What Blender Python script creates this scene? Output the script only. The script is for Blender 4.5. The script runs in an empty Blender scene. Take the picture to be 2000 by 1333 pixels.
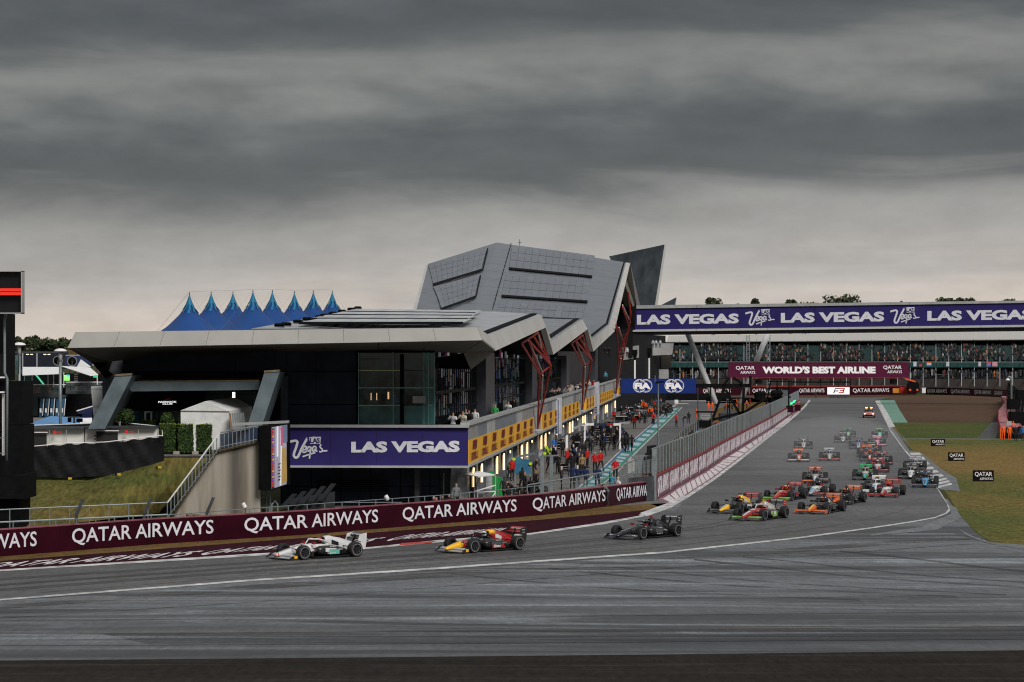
import bpy, bmesh, math, random
from mathutils import Vector, Matrix
random.seed(7)
C = bpy.context.scene.collection
R = math.radians
# ------------------------------------------------------------------ camera, sky, sun, exposure
HC, HY, FP = 9.0, 705.0, 5000.0          # camera height, horizon row, focal length in photo pixels
cam = bpy.data.cameras.new('camera'); camo = bpy.data.objects.new('camera', cam); C.objects.link(camo)
camo.location = (0, 0, HC); camo.rotation_euler = (R(90), 0, 0)
cam.sensor_width = 36; cam.lens = 90.0; cam.shift_y = 38.5/2000; cam.clip_start = 1; cam.clip_end = 6000
bpy.context.scene.camera = camo
SUN_EL, SUN_AZ = R(40), R(152)
w = bpy.data.worlds.new("World"); bpy.context.scene.world = w; w.use_nodes = True
nt = w.node_tree; nt.nodes.clear()
def N(t, **kw):
    n = nt.nodes.new(t)
    for k, v in kw.items():
        if k in n.inputs.keys(): n.inputs[k].default_value = v
        else: setattr(n, k, v)
    return n
def math_(op, a, b=None, c=None):
    n = nt.nodes.new('ShaderNodeMath'); n.operation = op
    for i, v in enumerate((a, b, c)):
        if v is None: continue
        if hasattr(v, 'links'): nt.links.new(v, n.inputs[i])
        else: n.inputs[i].default_value = v
    return n.outputs[0]
L = nt.links.new
tc = N('ShaderNodeTexCoord'); sep = N('ShaderNodeSeparateXYZ'); L(tc.outputs['Generated'], sep.inputs[0])
mp = N('ShaderNodeMapping'); L(tc.outputs['Generated'], mp.inputs[0]); mp.inputs['Scale'].default_value = (5.5, 5.5, 36)
n1 = N('ShaderNodeTexNoise'); n1.inputs['Scale'].default_value = 1.0; n1.inputs['Detail'].default_value = 5; n1.inputs['Roughness'].default_value = .52; n1.inputs['Distortion'].default_value = .9
L(mp.outputs[0], n1.inputs['Vector'])
mp2 = N('ShaderNodeMapping'); L(tc.outputs['Generated'], mp2.inputs[0]); mp2.inputs['Scale'].default_value = (24, 24, 75); mp2.inputs['Location'].default_value = (3.1, 1.7, .4)
n2 = N('ShaderNodeTexNoise'); n2.inputs['Scale'].default_value = 1.0; n2.inputs['Detail'].default_value = 6; n2.inputs['Roughness'].default_value = .5
L(mp2.outputs[0], n2.inputs['Vector'])
mp3 = N('ShaderNodeMapping'); L(tc.outputs['Generated'], mp3.inputs[0]); mp3.inputs['Scale'].default_value = (70, 70, 170)
n3 = N('ShaderNodeTexNoise'); n3.inputs['Scale'].default_value = 1.0; n3.inputs['Detail'].default_value = 5; n3.inputs['Roughness'].default_value = .6; L(mp3.outputs[0], n3.inputs['Vector'])
zz = math_('ABSOLUTE', sep.outputs['Z'])
tilt = math_('MULTIPLY', sep.outputs['X'], -.03)
e = math_('ADD', zz, tilt)
e = math_('ADD', e, math_('MULTIPLY', math_('SUBTRACT', n1.outputs['Fac'], .5), .040))
e = math_('ADD', e, math_('MULTIPLY', math_('SUBTRACT', n2.outputs['Fac'], .5), .020))
cr = N('ShaderNodeValToRGB'); cr.color_ramp.interpolation = 'B_SPLINE'
e4 = math_('MULTIPLY', e, 2.5); L(e4, cr.inputs[0])
stops = [(0, (.56, .475, .41)), (.014, (.46, .405, .36)), (.028, (.35, .325, .305)), (.042, (.26, .25, .245)), (.055, (.245, .238, .228)), (.066, (.12, .12, .12)), (.074, (.064, .066, .069)),
         (.090, (.068, .071, .074)), (.103, (.128, .128, .124)), (.116, (.165, .163, .154)), (.126, (.072, .073, .073)), (.140, (.042, .044, .046)), (.18, (.12, .12, .122)), (.30, (.20, .20, .205)), (.40, (.28, .285, .29))]
el = cr.color_ramp.elements
el[0].position = 0; el[1].position = 1
for i, (p, c) in enumerate(stops):
    if i == 0: q = el[0]
    elif i == len(stops)-1: q = el[len(el)-1]
    else: q = el.new(p*2.5)
    q.color = (*c, 1)
var = math_('ADD', .58, math_('ADD', math_('MULTIPLY', n2.outputs['Fac'], .60), math_('MULTIPLY', n3.outputs['Fac'], .24)))
SKYK = 0.70
var = math_('MULTIPLY', var, 10*SKYK)
vm = N('ShaderNodeVectorMath', operation='SCALE'); L(cr.outputs[0], vm.inputs[0]); L(var, vm.inputs['Scale'])
sky = N('ShaderNodeTexSky'); sky.sky_type = 'NISHITA'; sky.sun_disc = False; sky.sun_elevation = SUN_EL; sky.sun_rotation = SUN_AZ
mx = N('ShaderNodeMix'); mx.data_type = 'RGBA'; mx.inputs['Factor'].default_value = .975
L(sky.outputs[0], mx.inputs['A']); L(vm.outputs[0], mx.inputs['B'])
bg = N('ShaderNodeBackground'); bg.inputs['Strength'].default_value = .1; L(mx.outputs['Result'], bg.inputs[0])
wo = N('ShaderNodeOutputWorld'); L(bg.outputs[0], wo.inputs[0])
sl = bpy.data.lights.new('sun', 'SUN'); sl.energy = 1.5; sl.angle = R(22); sl.color = (1, .97, .93)
so = bpy.data.objects.new('sun', sl); C.objects.link(so)
so.rotation_euler = Vector((math.sin(SUN_AZ)*math.cos(SUN_EL), math.cos(SUN_AZ)*math.cos(SUN_EL), math.sin(SUN_EL))).to_track_quat('Z', 'Y').to_euler()
vs = bpy.context.scene.view_settings
bpy.context.scene.cycles.filter_width = 1.15
vs.view_transform = 'Standard'; vs.look = 'None'; vs.gamma = 1; vs.exposure = 1.0; vs.use_curve_mapping = False
# ------------------------------------------------------------------ helpers
def G(px, py, z=0.0):                     # photo pixel -> point on a level surface at height z
    s = (py-HY)/(HC-z); return Vector(((px-1000)/s, FP/s, z))
def P(px, py, s):                         # photo pixel at s pixels per metre -> point
    return Vector(((px-1000)/s, FP/s, HC+(HY-py)/s))
def S(py, z=0.0): return (py-HY)/(HC-z)
MATS = {}
def mat(name, col, rough=.6, metal=0, noise=.10, scale=2.0, emit=0, spec=.25, alpha=1, trans=0, pos=False, stretch=(1, 1, 1), detail=4, coat=0):
    if name in MATS: return MATS[name]
    m = bpy.data.materials.new(name); m.use_nodes = True; t = m.node_tree; b = t.nodes['Principled BSDF']
    b.inputs['Base Color'].default_value = (*col, 1); b.inputs['Roughness'].default_value = rough; b.inputs['Metallic'].default_value = metal
    b.inputs['Specular IOR Level'].default_value = spec; b.inputs['Coat Weight'].default_value = coat
    if trans: b.inputs['Transmission Weight'].default_value = trans; b.inputs['IOR'].default_value = 1.05
    if alpha < 1: b.inputs['Alpha'].default_value = alpha
    if emit: b.inputs['Emission Color'].default_value = (*col, 1); b.inputs['Emission Strength'].default_value = emit
    if noise:
        g = t.nodes.new('ShaderNodeNewGeometry') if pos else t.nodes.new('ShaderNodeTexCoord')
        mpn = t.nodes.new('ShaderNodeMapping'); mpn.inputs['Scale'].default_value = stretch
        t.links.new(g.outputs['Position' if pos else 'Object'], mpn.inputs[0])
        n = t.nodes.new('ShaderNodeTexNoise'); n.inputs['Scale'].default_value = scale; n.inputs['Detail'].default_value = detail; n.inputs['Roughness'].default_value = .6
        t.links.new(mpn.outputs[0], n.inputs['Vector'])
        mr = t.nodes.new('ShaderNodeMapRange'); mr.inputs[1].default_value = .3; mr.inputs[2].default_value = .7
        mr.inputs[3].default_value = 1-noise*1.6; mr.inputs[4].default_value = 1+noise*1.2
        t.links.new(n.outputs['Fac'], mr.inputs[0])
        v = t.nodes.new('ShaderNodeVectorMath'); v.operation = 'SCALE'; v.inputs[0].default_value = col
        t.links.new(mr.outputs[0], v.inputs['Scale']); t.links.new(v.outputs[0], b.inputs['Base Color'])
        rr = t.nodes.new('ShaderNodeMapRange'); rr.inputs[3].default_value = max(.02, rough-.12); rr.inputs[4].default_value = min(1, rough+.1)
        t.links.new(n.outputs['Fac'], rr.inputs[0]); t.links.new(rr.outputs[0], b.inputs['Roughness'])
    MATS[name] = m; return m
def ground_mat(name, c1, c2, c3, big=(.02, .15), fine=(.6, 2.5), rough=(.45, .75), rot=0, spec=.35, bump=.0, mid=.5, tufts=0, sharp=.15):
    """layered ground: broad streaks between c1 and c2, finer wear towards c3, grain"""
    if name in MATS: return MATS[name]
    m = bpy.data.materials.new(name); m.use_nodes = True; t = m.node_tree; b = t.nodes['Principled BSDF']; nn = t.nodes.new; ll = t.links.new
    g = nn('ShaderNodeNewGeometry')
    def noise(sx, sy, det, off=0, dist=.3):
        mpn = nn('ShaderNodeMapping'); mpn.inputs['Scale'].default_value = (sx, sy, 1); mpn.inputs['Rotation'].default_value = (0, 0, rot); mpn.inputs['Location'].default_value = (off, off*.7, 0)
        ll(g.outputs['Position'], mpn.inputs[0])
        n = nn('ShaderNodeTexNoise'); n.inputs['Scale'].default_value = 1; n.inputs['Detail'].default_value = det; n.inputs['Roughness'].default_value = .6; n.inputs['Distortion'].default_value = dist
        ll(mpn.outputs[0], n.inputs['Vector']); return n.outputs['Fac']
    def ramp(f, lo, hi):
        r = nn('ShaderNodeMapRange'); r.inputs[1].default_value = lo; r.inputs[2].default_value = hi; ll(f, r.inputs[0]); return r.outputs[0]
    def mix(f, a, bb):
        x = nn('ShaderNodeMix'); x.data_type = 'RGBA'; ll(f, x.inputs['Factor'])
        for k, v in (('A', a), ('B', bb)):
            if isinstance(v, tuple): x.inputs[k].default_value = (*v, 1)
            else: ll(v, x.inputs[k])
        return x.outputs['Result']
    A = noise(big[0], big[1], 5); B = noise(fine[0], fine[1], 6, 11); D = noise(5, 1.1, 3, 5); D2 = noise(1.6, .28, 4, 17)
    col = mix(ramp(A, mid-sharp, mid+sharp), c1, c2)
    col = mix(ramp(B, .52, .78), col, c3)
    sc = nn('ShaderNodeVectorMath'); sc.operation = 'SCALE'; ll(col, sc.inputs[0])
    r = nn('ShaderNodeMapRange'); r.inputs[1].default_value = .25; r.inputs[2].default_value = .75; r.inputs[3].default_value = .70-tufts; r.inputs[4].default_value = 1.3+tufts; ll(D, r.inputs[0]); r2 = nn('ShaderNodeMapRange'); r2.inputs[1].default_value = .3; r2.inputs[2].default_value = .7; r2.inputs[3].default_value = .84; r2.inputs[4].default_value = 1.16; ll(D2, r2.inputs[0]); mu = nn('ShaderNodeMath'); mu.operation = 'MULTIPLY'; ll(r.outputs[0], mu.inputs[0]); ll(r2.outputs[0], mu.inputs[1]); ll(mu.outputs[0], sc.inputs['Scale'])
    ll(sc.outputs[0], b.inputs['Base Color'])
    q = nn('ShaderNodeMapRange'); q.inputs[1].default_value = .3; q.inputs[2].default_value = .7; q.inputs[3].default_value = rough[0]; q.inputs[4].default_value = rough[1]; ll(A, q.inputs[0]); ll(q.outputs[0], b.inputs['Roughness'])
    b.inputs['Specular IOR Level'].default_value = spec
    if bump:
        bp = nn('ShaderNodeBump'); bp.inputs['Strength'].default_value = bump; bp.inputs['Distance'].default_value = .05; ll(D, bp.inputs['Height']); ll(bp.outputs[0], b.inputs['Normal'])
    MATS[name] = m; return m
def tag(o, label=None, cat=None, group=None, kind=None):
    if label: o['label'] = label
    if cat: o['category'] = cat
    if group: o['group'] = group
    if kind: o['kind'] = kind
    return o
def wl(o):
    v = Vector((0, 0, 0))
    while o is not None: v += o.location; o = o.parent
    return v
def thing(name, loc, label=None, cat=None, group=None, rz=0):
    o = bpy.data.objects.new(name, None); C.objects.link(o); o.location = loc; o.rotation_euler = (0, 0, rz); o.empty_display_size = .3
    return tag(o, label, cat, group)
class MB:
    def __init__(s): s.v = []; s.f = []; s.m = []; s.cm = 0
    def add(s, vs_, fs):
        k = len(s.v); s.v += [Vector(a) for a in vs_]
        for f in fs: s.f.append([i+k for i in f]); s.m.append(s.cm)
        return s
    def poly(s, pts): return s.add(pts, [list(range(len(pts)))])
    def box(s, c, d, rz=0, mtx=None):
        c = Vector(c); x, y, z = d[0]/2, d[1]/2, d[2]/2
        co = [Vector((a, b, e_)) for e_ in (-z, z) for a, b in ((-x, -y), (x, -y), (x, y), (-x, y))]
        if rz: co = [Matrix.Rotation(rz, 3, 'Z') @ q for q in co]
        if mtx: co = [mtx @ q for q in co]
        return s.add([c+q for q in co], [(0, 3, 2, 1), (4, 5, 6, 7), (0, 1, 5, 4), (1, 2, 6, 5), (2, 3, 7, 6), (3, 0, 4, 7)])
    def hexa(s, a, b):                     # two matching quads
        return s.add(list(a)+list(b), [(3, 2, 1, 0), (4, 5, 6, 7), (0, 1, 5, 4), (1, 2, 6, 5), (2, 3, 7, 6), (3, 0, 4, 7)])
    def slab(s, pts, off):                 # polygon given thickness along vector off
        n = len(pts); off = Vector(off)
        return s.add(list(pts)+[Vector(p)+off for p in pts], [list(range(n))[::-1], list(range(n, 2*n))]+[(i, (i+1) % n, n+(i+1) % n, n+i) for i in range(n)])
    def bar(s, a, b, w_=.1, h=None):
        a = Vector(a); b = Vector(b); d = (b-a)
        if d.length < 1e-6: return s
        d.normalize(); h = h or w_
        up = Vector((0, 0, 1)) if abs(d.z) < .95 else Vector((0, 1, 0))
        x = d.cross(up).normalized()*w_/2; y = x.cross(d).normalized()*h/2
        return s.hexa([a-x-y, a+x-y, a+x+y, a-x+y], [b-x-y, b+x-y, b+x+y, b-x+y])
    def tube(s, pts, r, n=8, caps=True):
        pts = [Vector(p) for p in pts]; rs = r if isinstance(r, (list, tuple)) else [r]*len(pts); rings = []
        for i, p in enumerate(pts):
            d = (pts[min(i+1, len(pts)-1)]-pts[max(i-1, 0)]).normalized()
            up = Vector((0, 0, 1)) if abs(d.z) < .9 else Vector((0, 1, 0))
            x = d.cross(up).normalized(); y = x.cross(d)
            rings.append([p+(x*math.cos(2*math.pi*k/n)+y*math.sin(2*math.pi*k/n))*rs[i] for k in range(n)])
        return s.loft(rings, caps)
    def loft(s, rings, caps=True):
        n = len(rings[0]); k = len(s.v)
        for r in rings: s.v += [Vector(p) for p in r]
        for i in range(len(rings)-1):
            for j in range(n):
                s.f.append([k+i*n+j, k+i*n+(j+1) % n, k+(i+1)*n+(j+1) % n, k+(i+1)*n+j]); s.m.append(s.cm)
        if caps:
            s.f.append([k+j for j in range(n)][::-1]); s.m.append(s.cm)
            s.f.append([k+(len(rings)-1)*n+j for j in range(n)]); s.m.append(s.cm)
        return s
    def ribbon(s, A, B, z=0):
        for i in range(len(A)-1): s.poly([A[i], A[i+1], B[i+1], B[i]])
        return s
    def wall(s, path, z0, z1, t=.2, side=1):
        for a, b in zip(path, path[1:]):
            a = Vector((a[0], a[1], 0)); b = Vector((b[0], b[1], 0)); d = (b-a).normalized(); n = Vector((-d.y, d.x, 0))*t*side
            s.hexa([a+Vector((0, 0, z0)), b+Vector((0, 0, z0)), b+n+Vector((0, 0, z0)), a+n+Vector((0, 0, z0))], [a+Vector((0, 0, z1)), b+Vector((0, 0, z1)), b+n+Vector((0, 0, z1)), a+n+Vector((0, 0, z1))])
        return s
    def build(s, name, m, parent=None, label=None, cat=None, group=None, kind=None, smooth=False, local=False, origin=None):
        if not s.v: return None
        if parent is not None: o0 = Vector((0, 0, 0)) if local else wl(parent)
        elif local: o0 = Vector((0, 0, 0))
        else:
            o0 = origin if origin is not None else Vector((sum(v.x for v in s.v)/len(s.v), sum(v.y for v in s.v)/len(s.v), min(v.z for v in s.v)))
        me = bpy.data.meshes.new(name); me.from_pydata([v-o0 for v in s.v], [], s.f)
        ms = m if isinstance(m, (list, tuple)) else [m]
        for q in ms: me.materials.append(q)
        if len(ms) > 1: me.polygons.foreach_set('material_index', s.m)
        if smooth: me.polygons.foreach_set('use_smooth', [True]*len(me.polygons))
        me.update()
        o = bpy.data.objects.new(name, me); C.objects.link(o)
        if parent is not None: o.parent = parent
        else: o.location = o0
        return tag(o, label, cat, group, kind)
def copy_tree(o, parent=None, loc=None, rz=None, label=None, group=None):
    c = o.copy(); C.objects.link(c)
    if parent is not None: c.parent = parent
    if loc is not None: c.location = loc
    if rz is not None: c.rotation_euler = (0, 0, rz)
    if label: c['label'] = label
    if group: c['group'] = group
    for ch in list(o.children): copy_tree(ch, c)
    return c
# text: outlines of the built-in font, turned into flat meshes
TXT = {}
def text_geo(s, bold=0.0, space=1.0):
    k = (s, bold, space)
    if k in TXT: return TXT[k]
    cu = bpy.data.curves.new('t', 'FONT'); cu.body = s; cu.offset = bold; cu.resolution_u = 3; cu.space_character = space
    o = bpy.data.objects.new('t', cu); C.objects.link(o)
    dg = bpy.context.evaluated_depsgraph_get(); me = bpy.data.meshes.new_from_object(o.evaluated_get(dg))
    v = [(q.co.x, q.co.y) for q in me.vertices]; f = [list(p.vertices) for p in me.polygons]
    x0, x1 = min(a[0] for a in v), max(a[0] for a in v); y0, y1 = min(a[1] for a in v), max(a[1] for a in v)
    v = [((a[0]-x0)/(x1-x0), (a[1]-y0)/(y1-y0)) for a in v]
    bpy.data.objects.remove(o); bpy.data.curves.remove(cu); bpy.data.meshes.remove(me)
    TXT[k] = (v, f); return TXT[k]
def put_text(s, fn, m, parent, bold=0.0, name='lettering', space=1.0):
    """fn maps (u, v) in 0..1 to a world point"""
    v, f = text_geo(s, bold, space)
    return MB().add([fn(a, b) for a, b in v], f).build(name, m, parent)
def plane_fn(a, b, c, d, off=Vector((0, 0, 0))):       # a bottom-left, b bottom-right, c top-right, d top-left
    def fn(u, v): return (a*(1-u)+b*u)*(1-v)+(d*(1-u)+c*u)*v+off
    return fn
def path_fn(path, d0, d1, z0, z1, off=0.03):           # along a ground path between two arc lengths
    seg = []; t = 0
    for a, b in zip(path, path[1:]):
        l = (Vector(b[:2])-Vector(a[:2])).length; seg.append((t, t+l, Vector(a[:2]), Vector(b[:2]))); t += l
    def fn(u, v):
        d = d0+(d1-d0)*u
        for s0, s1, a, b in seg:
            if d <= s1 or s1 == seg[-1][1]:
                q = a+(b-a)*((d-s0)/(s1-s0)); dr = (b-a).normalized(); n = Vector((dr.y, -dr.x))*off
                return Vector((q.x+n.x, q.y+n.y, z0+(z1-z0)*v))
    return fn
def arc_at(path, px):                                  # arc length where the path passes photo column px
    t = 0; best = None
    for a, b in zip(path, path[1:]):
        l = (Vector(b[:2])-Vector(a[:2])).length
        for k in range(41):
            q = Vector(a[:2])+(Vector(b[:2])-Vector(a[:2]))*k/40; x = 1000+FP*q.x/q.y
            if best is None or abs(x-px) < best[0]: best = (abs(x-px), t+l*k/40)
        t += l
    return best[1]
def strokes(segs, wd, fn, n=2):                       # thick polyline strokes in a unit box -> MB
    mb = MB()
    for pts in segs:
        pp = [Vector(p) for p in pts]
        L_, R_ = [], []
        for i, p in enumerate(pp):
            d = (pp[min(i+1, len(pp)-1)]-pp[max(i-1, 0)]).normalized(); q = Vector((-d.y, d.x))*wd/2
            L_.append(p+q); R_.append(p-q)
        for i in range(len(pp)-1): mb.poly([fn(*L_[i]), fn(*R_[i]), fn(*R_[i+1]), fn(*L_[i+1])])
    return mb
def smoothline(pts, k=4):
    out = []; P_ = [Vector(p) for p in pts]
    for i in range(len(P_)-1):
        p0, p1, p2, p3 = P_[max(i-1, 0)], P_[i], P_[i+1], P_[min(i+2, len(P_)-1)]
        for j in range(k):
            t = j/k; out.append(.5*((2*p1)+(p2-p0)*t+(2*p0-5*p1+4*p2-p3)*t*t+(3*p1-p0-3*p2+p3)*t**3))
    out.append(P_[-1]); return out
# ------------------------------------------------------------------ materials
white = mat('white_paint', (.62, .62, .60), .45, noise=.06)
linew = mat('line_white', (.50, .50, .49), .5, noise=.35, pos=True, scale=1.2, stretch=(1, .5, 1))
maroon = mat('maroon_board', (.026, .0015, .007), .4, noise=.2, scale=.6, spec=.12)
maroon2 = mat('maroon_sign', (.080, .005, .031), .4, noise=.06)
lett = mat('grey_letter', (.64, .64, .69), .5, noise=.06)
lettw = mat('white_letter', (.72, .70, .70), .5, noise=.04)
purple = mat('purple_board', (.024, .017, .115), .5, noise=.07, scale=.4)
black = mat('black_cladding', (.026, .033, .051), .45, noise=.3, scale=.5, spec=.10)
blackm = mat('matt_black', (.005, .005, .006), .8, noise=.3, spec=.08)
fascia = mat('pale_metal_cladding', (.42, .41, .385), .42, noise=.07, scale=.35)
roofm = mat('roof_metal', (.24, .255, .275), .38, metal=.35, noise=.13, scale=.5)
panelm = mat('solar_film', (.12, .135, .16), .25, metal=.4, noise=.16, scale=.35, spec=.6)
panel2 = mat('solar_film_dull', (.14, .155, .178), .33, metal=.2, noise=.2, scale=.4)
steelblue = mat('blue_grey_steel', (.115, .145, .16), .42, noise=.18, scale=.7)
darksteel = mat('dark_grey_steel', (.05, .055, .062), .45, noise=.2)
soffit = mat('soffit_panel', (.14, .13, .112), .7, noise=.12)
concrete = mat('concrete', (.30, .265, .22), .85, noise=.2, scale=.8, stretch=(3, 3, .35))
galv = mat('galvanised_steel', (.20, .225, .235), .45, metal=.3, noise=.12)
redst = mat('red_steel', (.42, .035, .022), .4, noise=.1)
yellow = mat('yellow_board', (.72, .37, .02), .5, noise=.07, scale=.5)
darkred = mat('dark_red_print', (.20, .02, .018), .5, noise=.1)
parap = mat('grey_parapet', (.34, .345, .34), .5, noise=.12, scale=.4)
parap2 = mat('parapet_stained', (.25, .245, .235), .55, noise=.15)
glass = mat('dark_glass', (.016, .046, .052), .08, noise=.75, scale=1.1, spec=.35)  # strong mottling paints wavy reflections into the glass colour
glassg = mat('green_glass', (.05, .17, .16), .15, noise=.5, scale=.35, spec=.35)
warm = mat('warm_lamp', (1, .72, .38), .5, noise=0, emit=1.0)
# ------------------------------------------------------------------ ground, track, kerbs, painted lines
def sheet(name, pix, z, m, kind='structure', label=None, sub=None):
    mb = MB(); pts = [G(x, y, 0) for x, y in pix]
    for p in pts: p.z = z
    mb.poly(pts); return mb.build(name, m, kind=kind, label=label)
def strip(name, A, B, z, m, label=None, kind='structure'):
    a = [G(*p) for p in A]; b = [G(*p) for p in B]
    for p in a+b: p.z = z
    return MB().ribbon(a, b).build(name, m, kind=kind, label=label)
grass = ground_mat('grass_dry', (.068, .076, .020), (.125, .092, .028), (.046, .060, .016), big=(.05, .05), fine=(.4, .5), rough=(.9, 1), spec=.1, bump=.6, tufts=.25)
grassg = ground_mat('grass_green', (.034, .066, .014), (.085, .080, .022), (.024, .046, .010), big=(.04, .05), fine=(.3, .45), rough=(.9, 1), spec=.1, bump=.6, tufts=.2)
field = ground_mat('field', (.035, .045, .015), (.06, .055, .02), (.03, .035, .012), rough=(.9, 1), spec=.1)
runoff = ground_mat('runoff_asphalt', (.024, .0255, .028), (.105, .112, .12), (.155, .163, .172), big=(.016, .13), fine=(.030, .60), rough=(.40, .62), spec=.42, rot=.06, sharp=.085)  # pale streaks paint wet reflections into the asphalt colour
old = ground_mat('old_asphalt', (.014, .0115, .0095), (.025, .0205, .017), (.042, .036, .030), big=(.03, .4), fine=(.08, 1.2), rough=(.75, .95), spec=.06)
trackm = ground_mat('track_asphalt', (.054, .053, .054), (.095, .094, .095), (.032, .0315, .032), big=(.03, .12), fine=(.06, .6), rough=(.42, .66), spec=.42, rot=.10, sharp=.11)
pitm = ground_mat('pit_asphalt', (.105, .098, .090), (.145, .138, .128), (.075, .07, .066), big=(.08, .05), fine=(.5, .5), rough=(.5, .7), spec=.35)
dirt = ground_mat('dry_verge', (.10, .058, .018), (.15, .09, .030), (.05, .05, .02), big=(.3, .3), fine=(1.2, 1.2), rough=(.9, 1), spec=.1)
kerbm = ground_mat('maroon_runoff', (.020, .002, .006), (.034, .0045, .010), (.012, .002, .004), big=(.06, .3), fine=(.2, 1.5), rough=(.8, .95), spec=.06)
kerbp = ground_mat('faded_maroon_kerb', (.17, .075, .095), (.25, .15, .17), (.11, .045, .06), big=(.1, .1), fine=(.4, .8), rough=(.5, .8), spec=.35)
brown = ground_mat('brown_gravel', (.070, .040, .024), (.092, .055, .034), (.050, .032, .022), big=(.03, .02), fine=(.3, .3), rough=(.9, 1), spec=.1)
teal = ground_mat('green_runoff_paint', (.10, .22, .165), (.14, .27, .205), (.08, .17, .13), rough=(.5, .7))
apron = ground_mat('pale_concrete_apron', (.10, .104, .11), (.15, .155, .16), (.07, .07, .072), big=(.2, .2), fine=(.8, 1.5), rough=(.5, .75))
g = MB().poly([Vector((-2500, -2500, 0)), Vector((2500, -2500, 0)), Vector((2500, 5000, 0)), Vector((-2500, 5000, 0))]).build('ground', field, kind='structure', label='grass fields reaching to the horizon')
tb = [(-900, 1248), (-400, 1206), (0, 1171), (500, 1132), (800, 1113), (1000, 1099), (1300, 1078), (1560, 1050), (1700, 1031), (1780, 1019), (1825, 1011), (1846, 1003), (1853, 995), (1849, 984), (1832, 958), (1800, 920), (1770, 885), (1740, 845), (1722, 808), (1709, 783)]
tt = [(-900, 1172), (-400, 1143), (0, 1117), (500, 1087), (720, 1073), (852, 1061), (1040, 1045), (1180, 1025), (1252, 1011), (1310, 993), (1345, 972), (1395, 939), (1450, 897), (1500, 857), (1540, 826), (1570, 799), (1583, 783)]
sheet('runoff_asphalt', [(-1400, 1700), (3400, 1700), (3400, 1110), (2200, 1084), (2000, 1067), (1935, 1061), (1905, 1040), (1880, 1012), (1870, 1000), (1850, 975)] + [(1750, 1000), (1300, 1060), (-1400, 1275)], .004, runoff, label='wet grey run-off asphalt inside the corner')
sheet('old_asphalt', [(-1400, 1720), (3400, 1720), (3400, 1262), (2000, 1271), (1300, 1279), (600, 1286), (0, 1291), (-1400, 1300)], .008, old, label='dark strip of old asphalt at the bottom edge')
tk = [G(*p) for p in tb+[(1690, 776), (1600, 776)]+tt[::-1]]
for p in tk: p.z = .008
mb = MB().poly(tk); bm = bmesh.new(); trk = mb.build('race_track', trackm, kind='structure', label='grey race track curving from the straight to the lower left')
def off(pts, dy): return [(x, y+dy) for x, y in pts]
strip('track_edge_line', tb, [(x+(0 if i < 9 else (i-8)*.7), y+max(1.7, 3.7-abs(i-4)*.3) if i < 12 else y+4-(i-12)*.45) for i, (x, y) in enumerate(tb)], .016, linew, label='white line along the outer track edge')
strip('track_edge_line', [(x, y) for x, y in tt[8:]], [(x-4+.2*i, y-5+.35*i) for i, (x, y) in enumerate(tt[8:])], .016, linew, label='white line along the pit wall side of the straight')
strip('track_edge_line', tt[:9], [(x, y-3.2-(1.5 if i % 2 else 0)) for i, (x, y) in enumerate(tt[:9])], .020, linew, label='worn white line below the maroon run-off')
# seams and tyre marks on the foreground
dk = mat('asphalt_seam', (.025, .024, .023), .7, noise=.3, pos=True, alpha=.55)
dk2 = ground_mat('rubbered_asphalt', (.034, .032, .030), (.050, .047, .044), (.028, .026, .025), big=(.04, .3), fine=(.1, 1), rough=(.45, .6), spec=.3)
strip('asphalt_patch', [(-200, 1200), (500, 1143), (1000, 1109), (1300, 1091), (1600, 1067), (1800, 1054), (1895, 1052)], [(-200, 1206), (500, 1152), (1000, 1119), (1300, 1099), (1600, 1075), (1800, 1060), (1895, 1054)], .012, dk2, label='dark rubbered band beside the outer white line')
for k, (A, th) in enumerate([([(0, 1208), (500, 1176), (1000, 1135), (1300, 1111), (1600, 1084), (1930, 1060)], 1.0), ([(-100, 1213), (600, 1209), (1200, 1203), (2100, 1194)], .9), ([(-100, 1262), (900, 1258), (1500, 1252), (2100, 1248)], 1.0)]):
    strip('asphalt_seam', A, off(A, th), .012, dk, label='thin dark seam across the run-off asphalt')
ys = mat('faded_ochre_line', (.13, .10, .06), .7, noise=.2, pos=True)
A = [(150, 1238), (900, 1233), (1500, 1228), (2100, 1223)]; strip('faded_line', A, off(A, 1.1), .013, ys, label='faded ochre line across the foreground')
tmk = mat('faint_tyre_mark', (.028, .028, .028), .6, noise=.3, pos=True, alpha=.38)
tmk2 = mat('pale_sheen_mark', (.20, .21, .22), .5, noise=.3, pos=True, alpha=.22)  # translucent pale streak painted in for wet sheen
for k in range(9):        # curved tyre marks and painted pale sheen streaks sweeping over the run-off
    x0 = 880+k*95; y0 = 1120-k*5.5
    A = smoothline([(x0, y0), (x0+140, y0+14), (x0+380, y0+33+k), (x0+800, y0+52+2*k)], 4)
    A = [(p[0], p[1]) for p in A]; strip('tyre_mark', A, off(A, (2.2, 6, 3.2)[k % 3]), .0125+.0004*k, tmk2 if k % 3 == 1 else tmk, label='curved dark tyre mark or painted pale sheen on the run-off asphalt')
for k in range(14):        # tyre marks on the racing line
    d = random.uniform(.12, .9)
    A = []
    for i in range(16):
        f = i/15; n1_ = tb[min(int(f*14), 14)]; n2_ = tt[min(int(f*15), 15)]
        A.append((n1_[0]*(1-d)+n2_[0]*d, n1_[1]*(1-d)+n2_[1]*d))
    k0 = random.randint(0, 6); A = A[k0:k0+random.randint(4, 8)]
    strip('tyre_mark', A, off(A, random.choice([.8, 1.3, 2.0])), .0105+.0002*k, dk2, label='faint tyre mark on the track')
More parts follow.
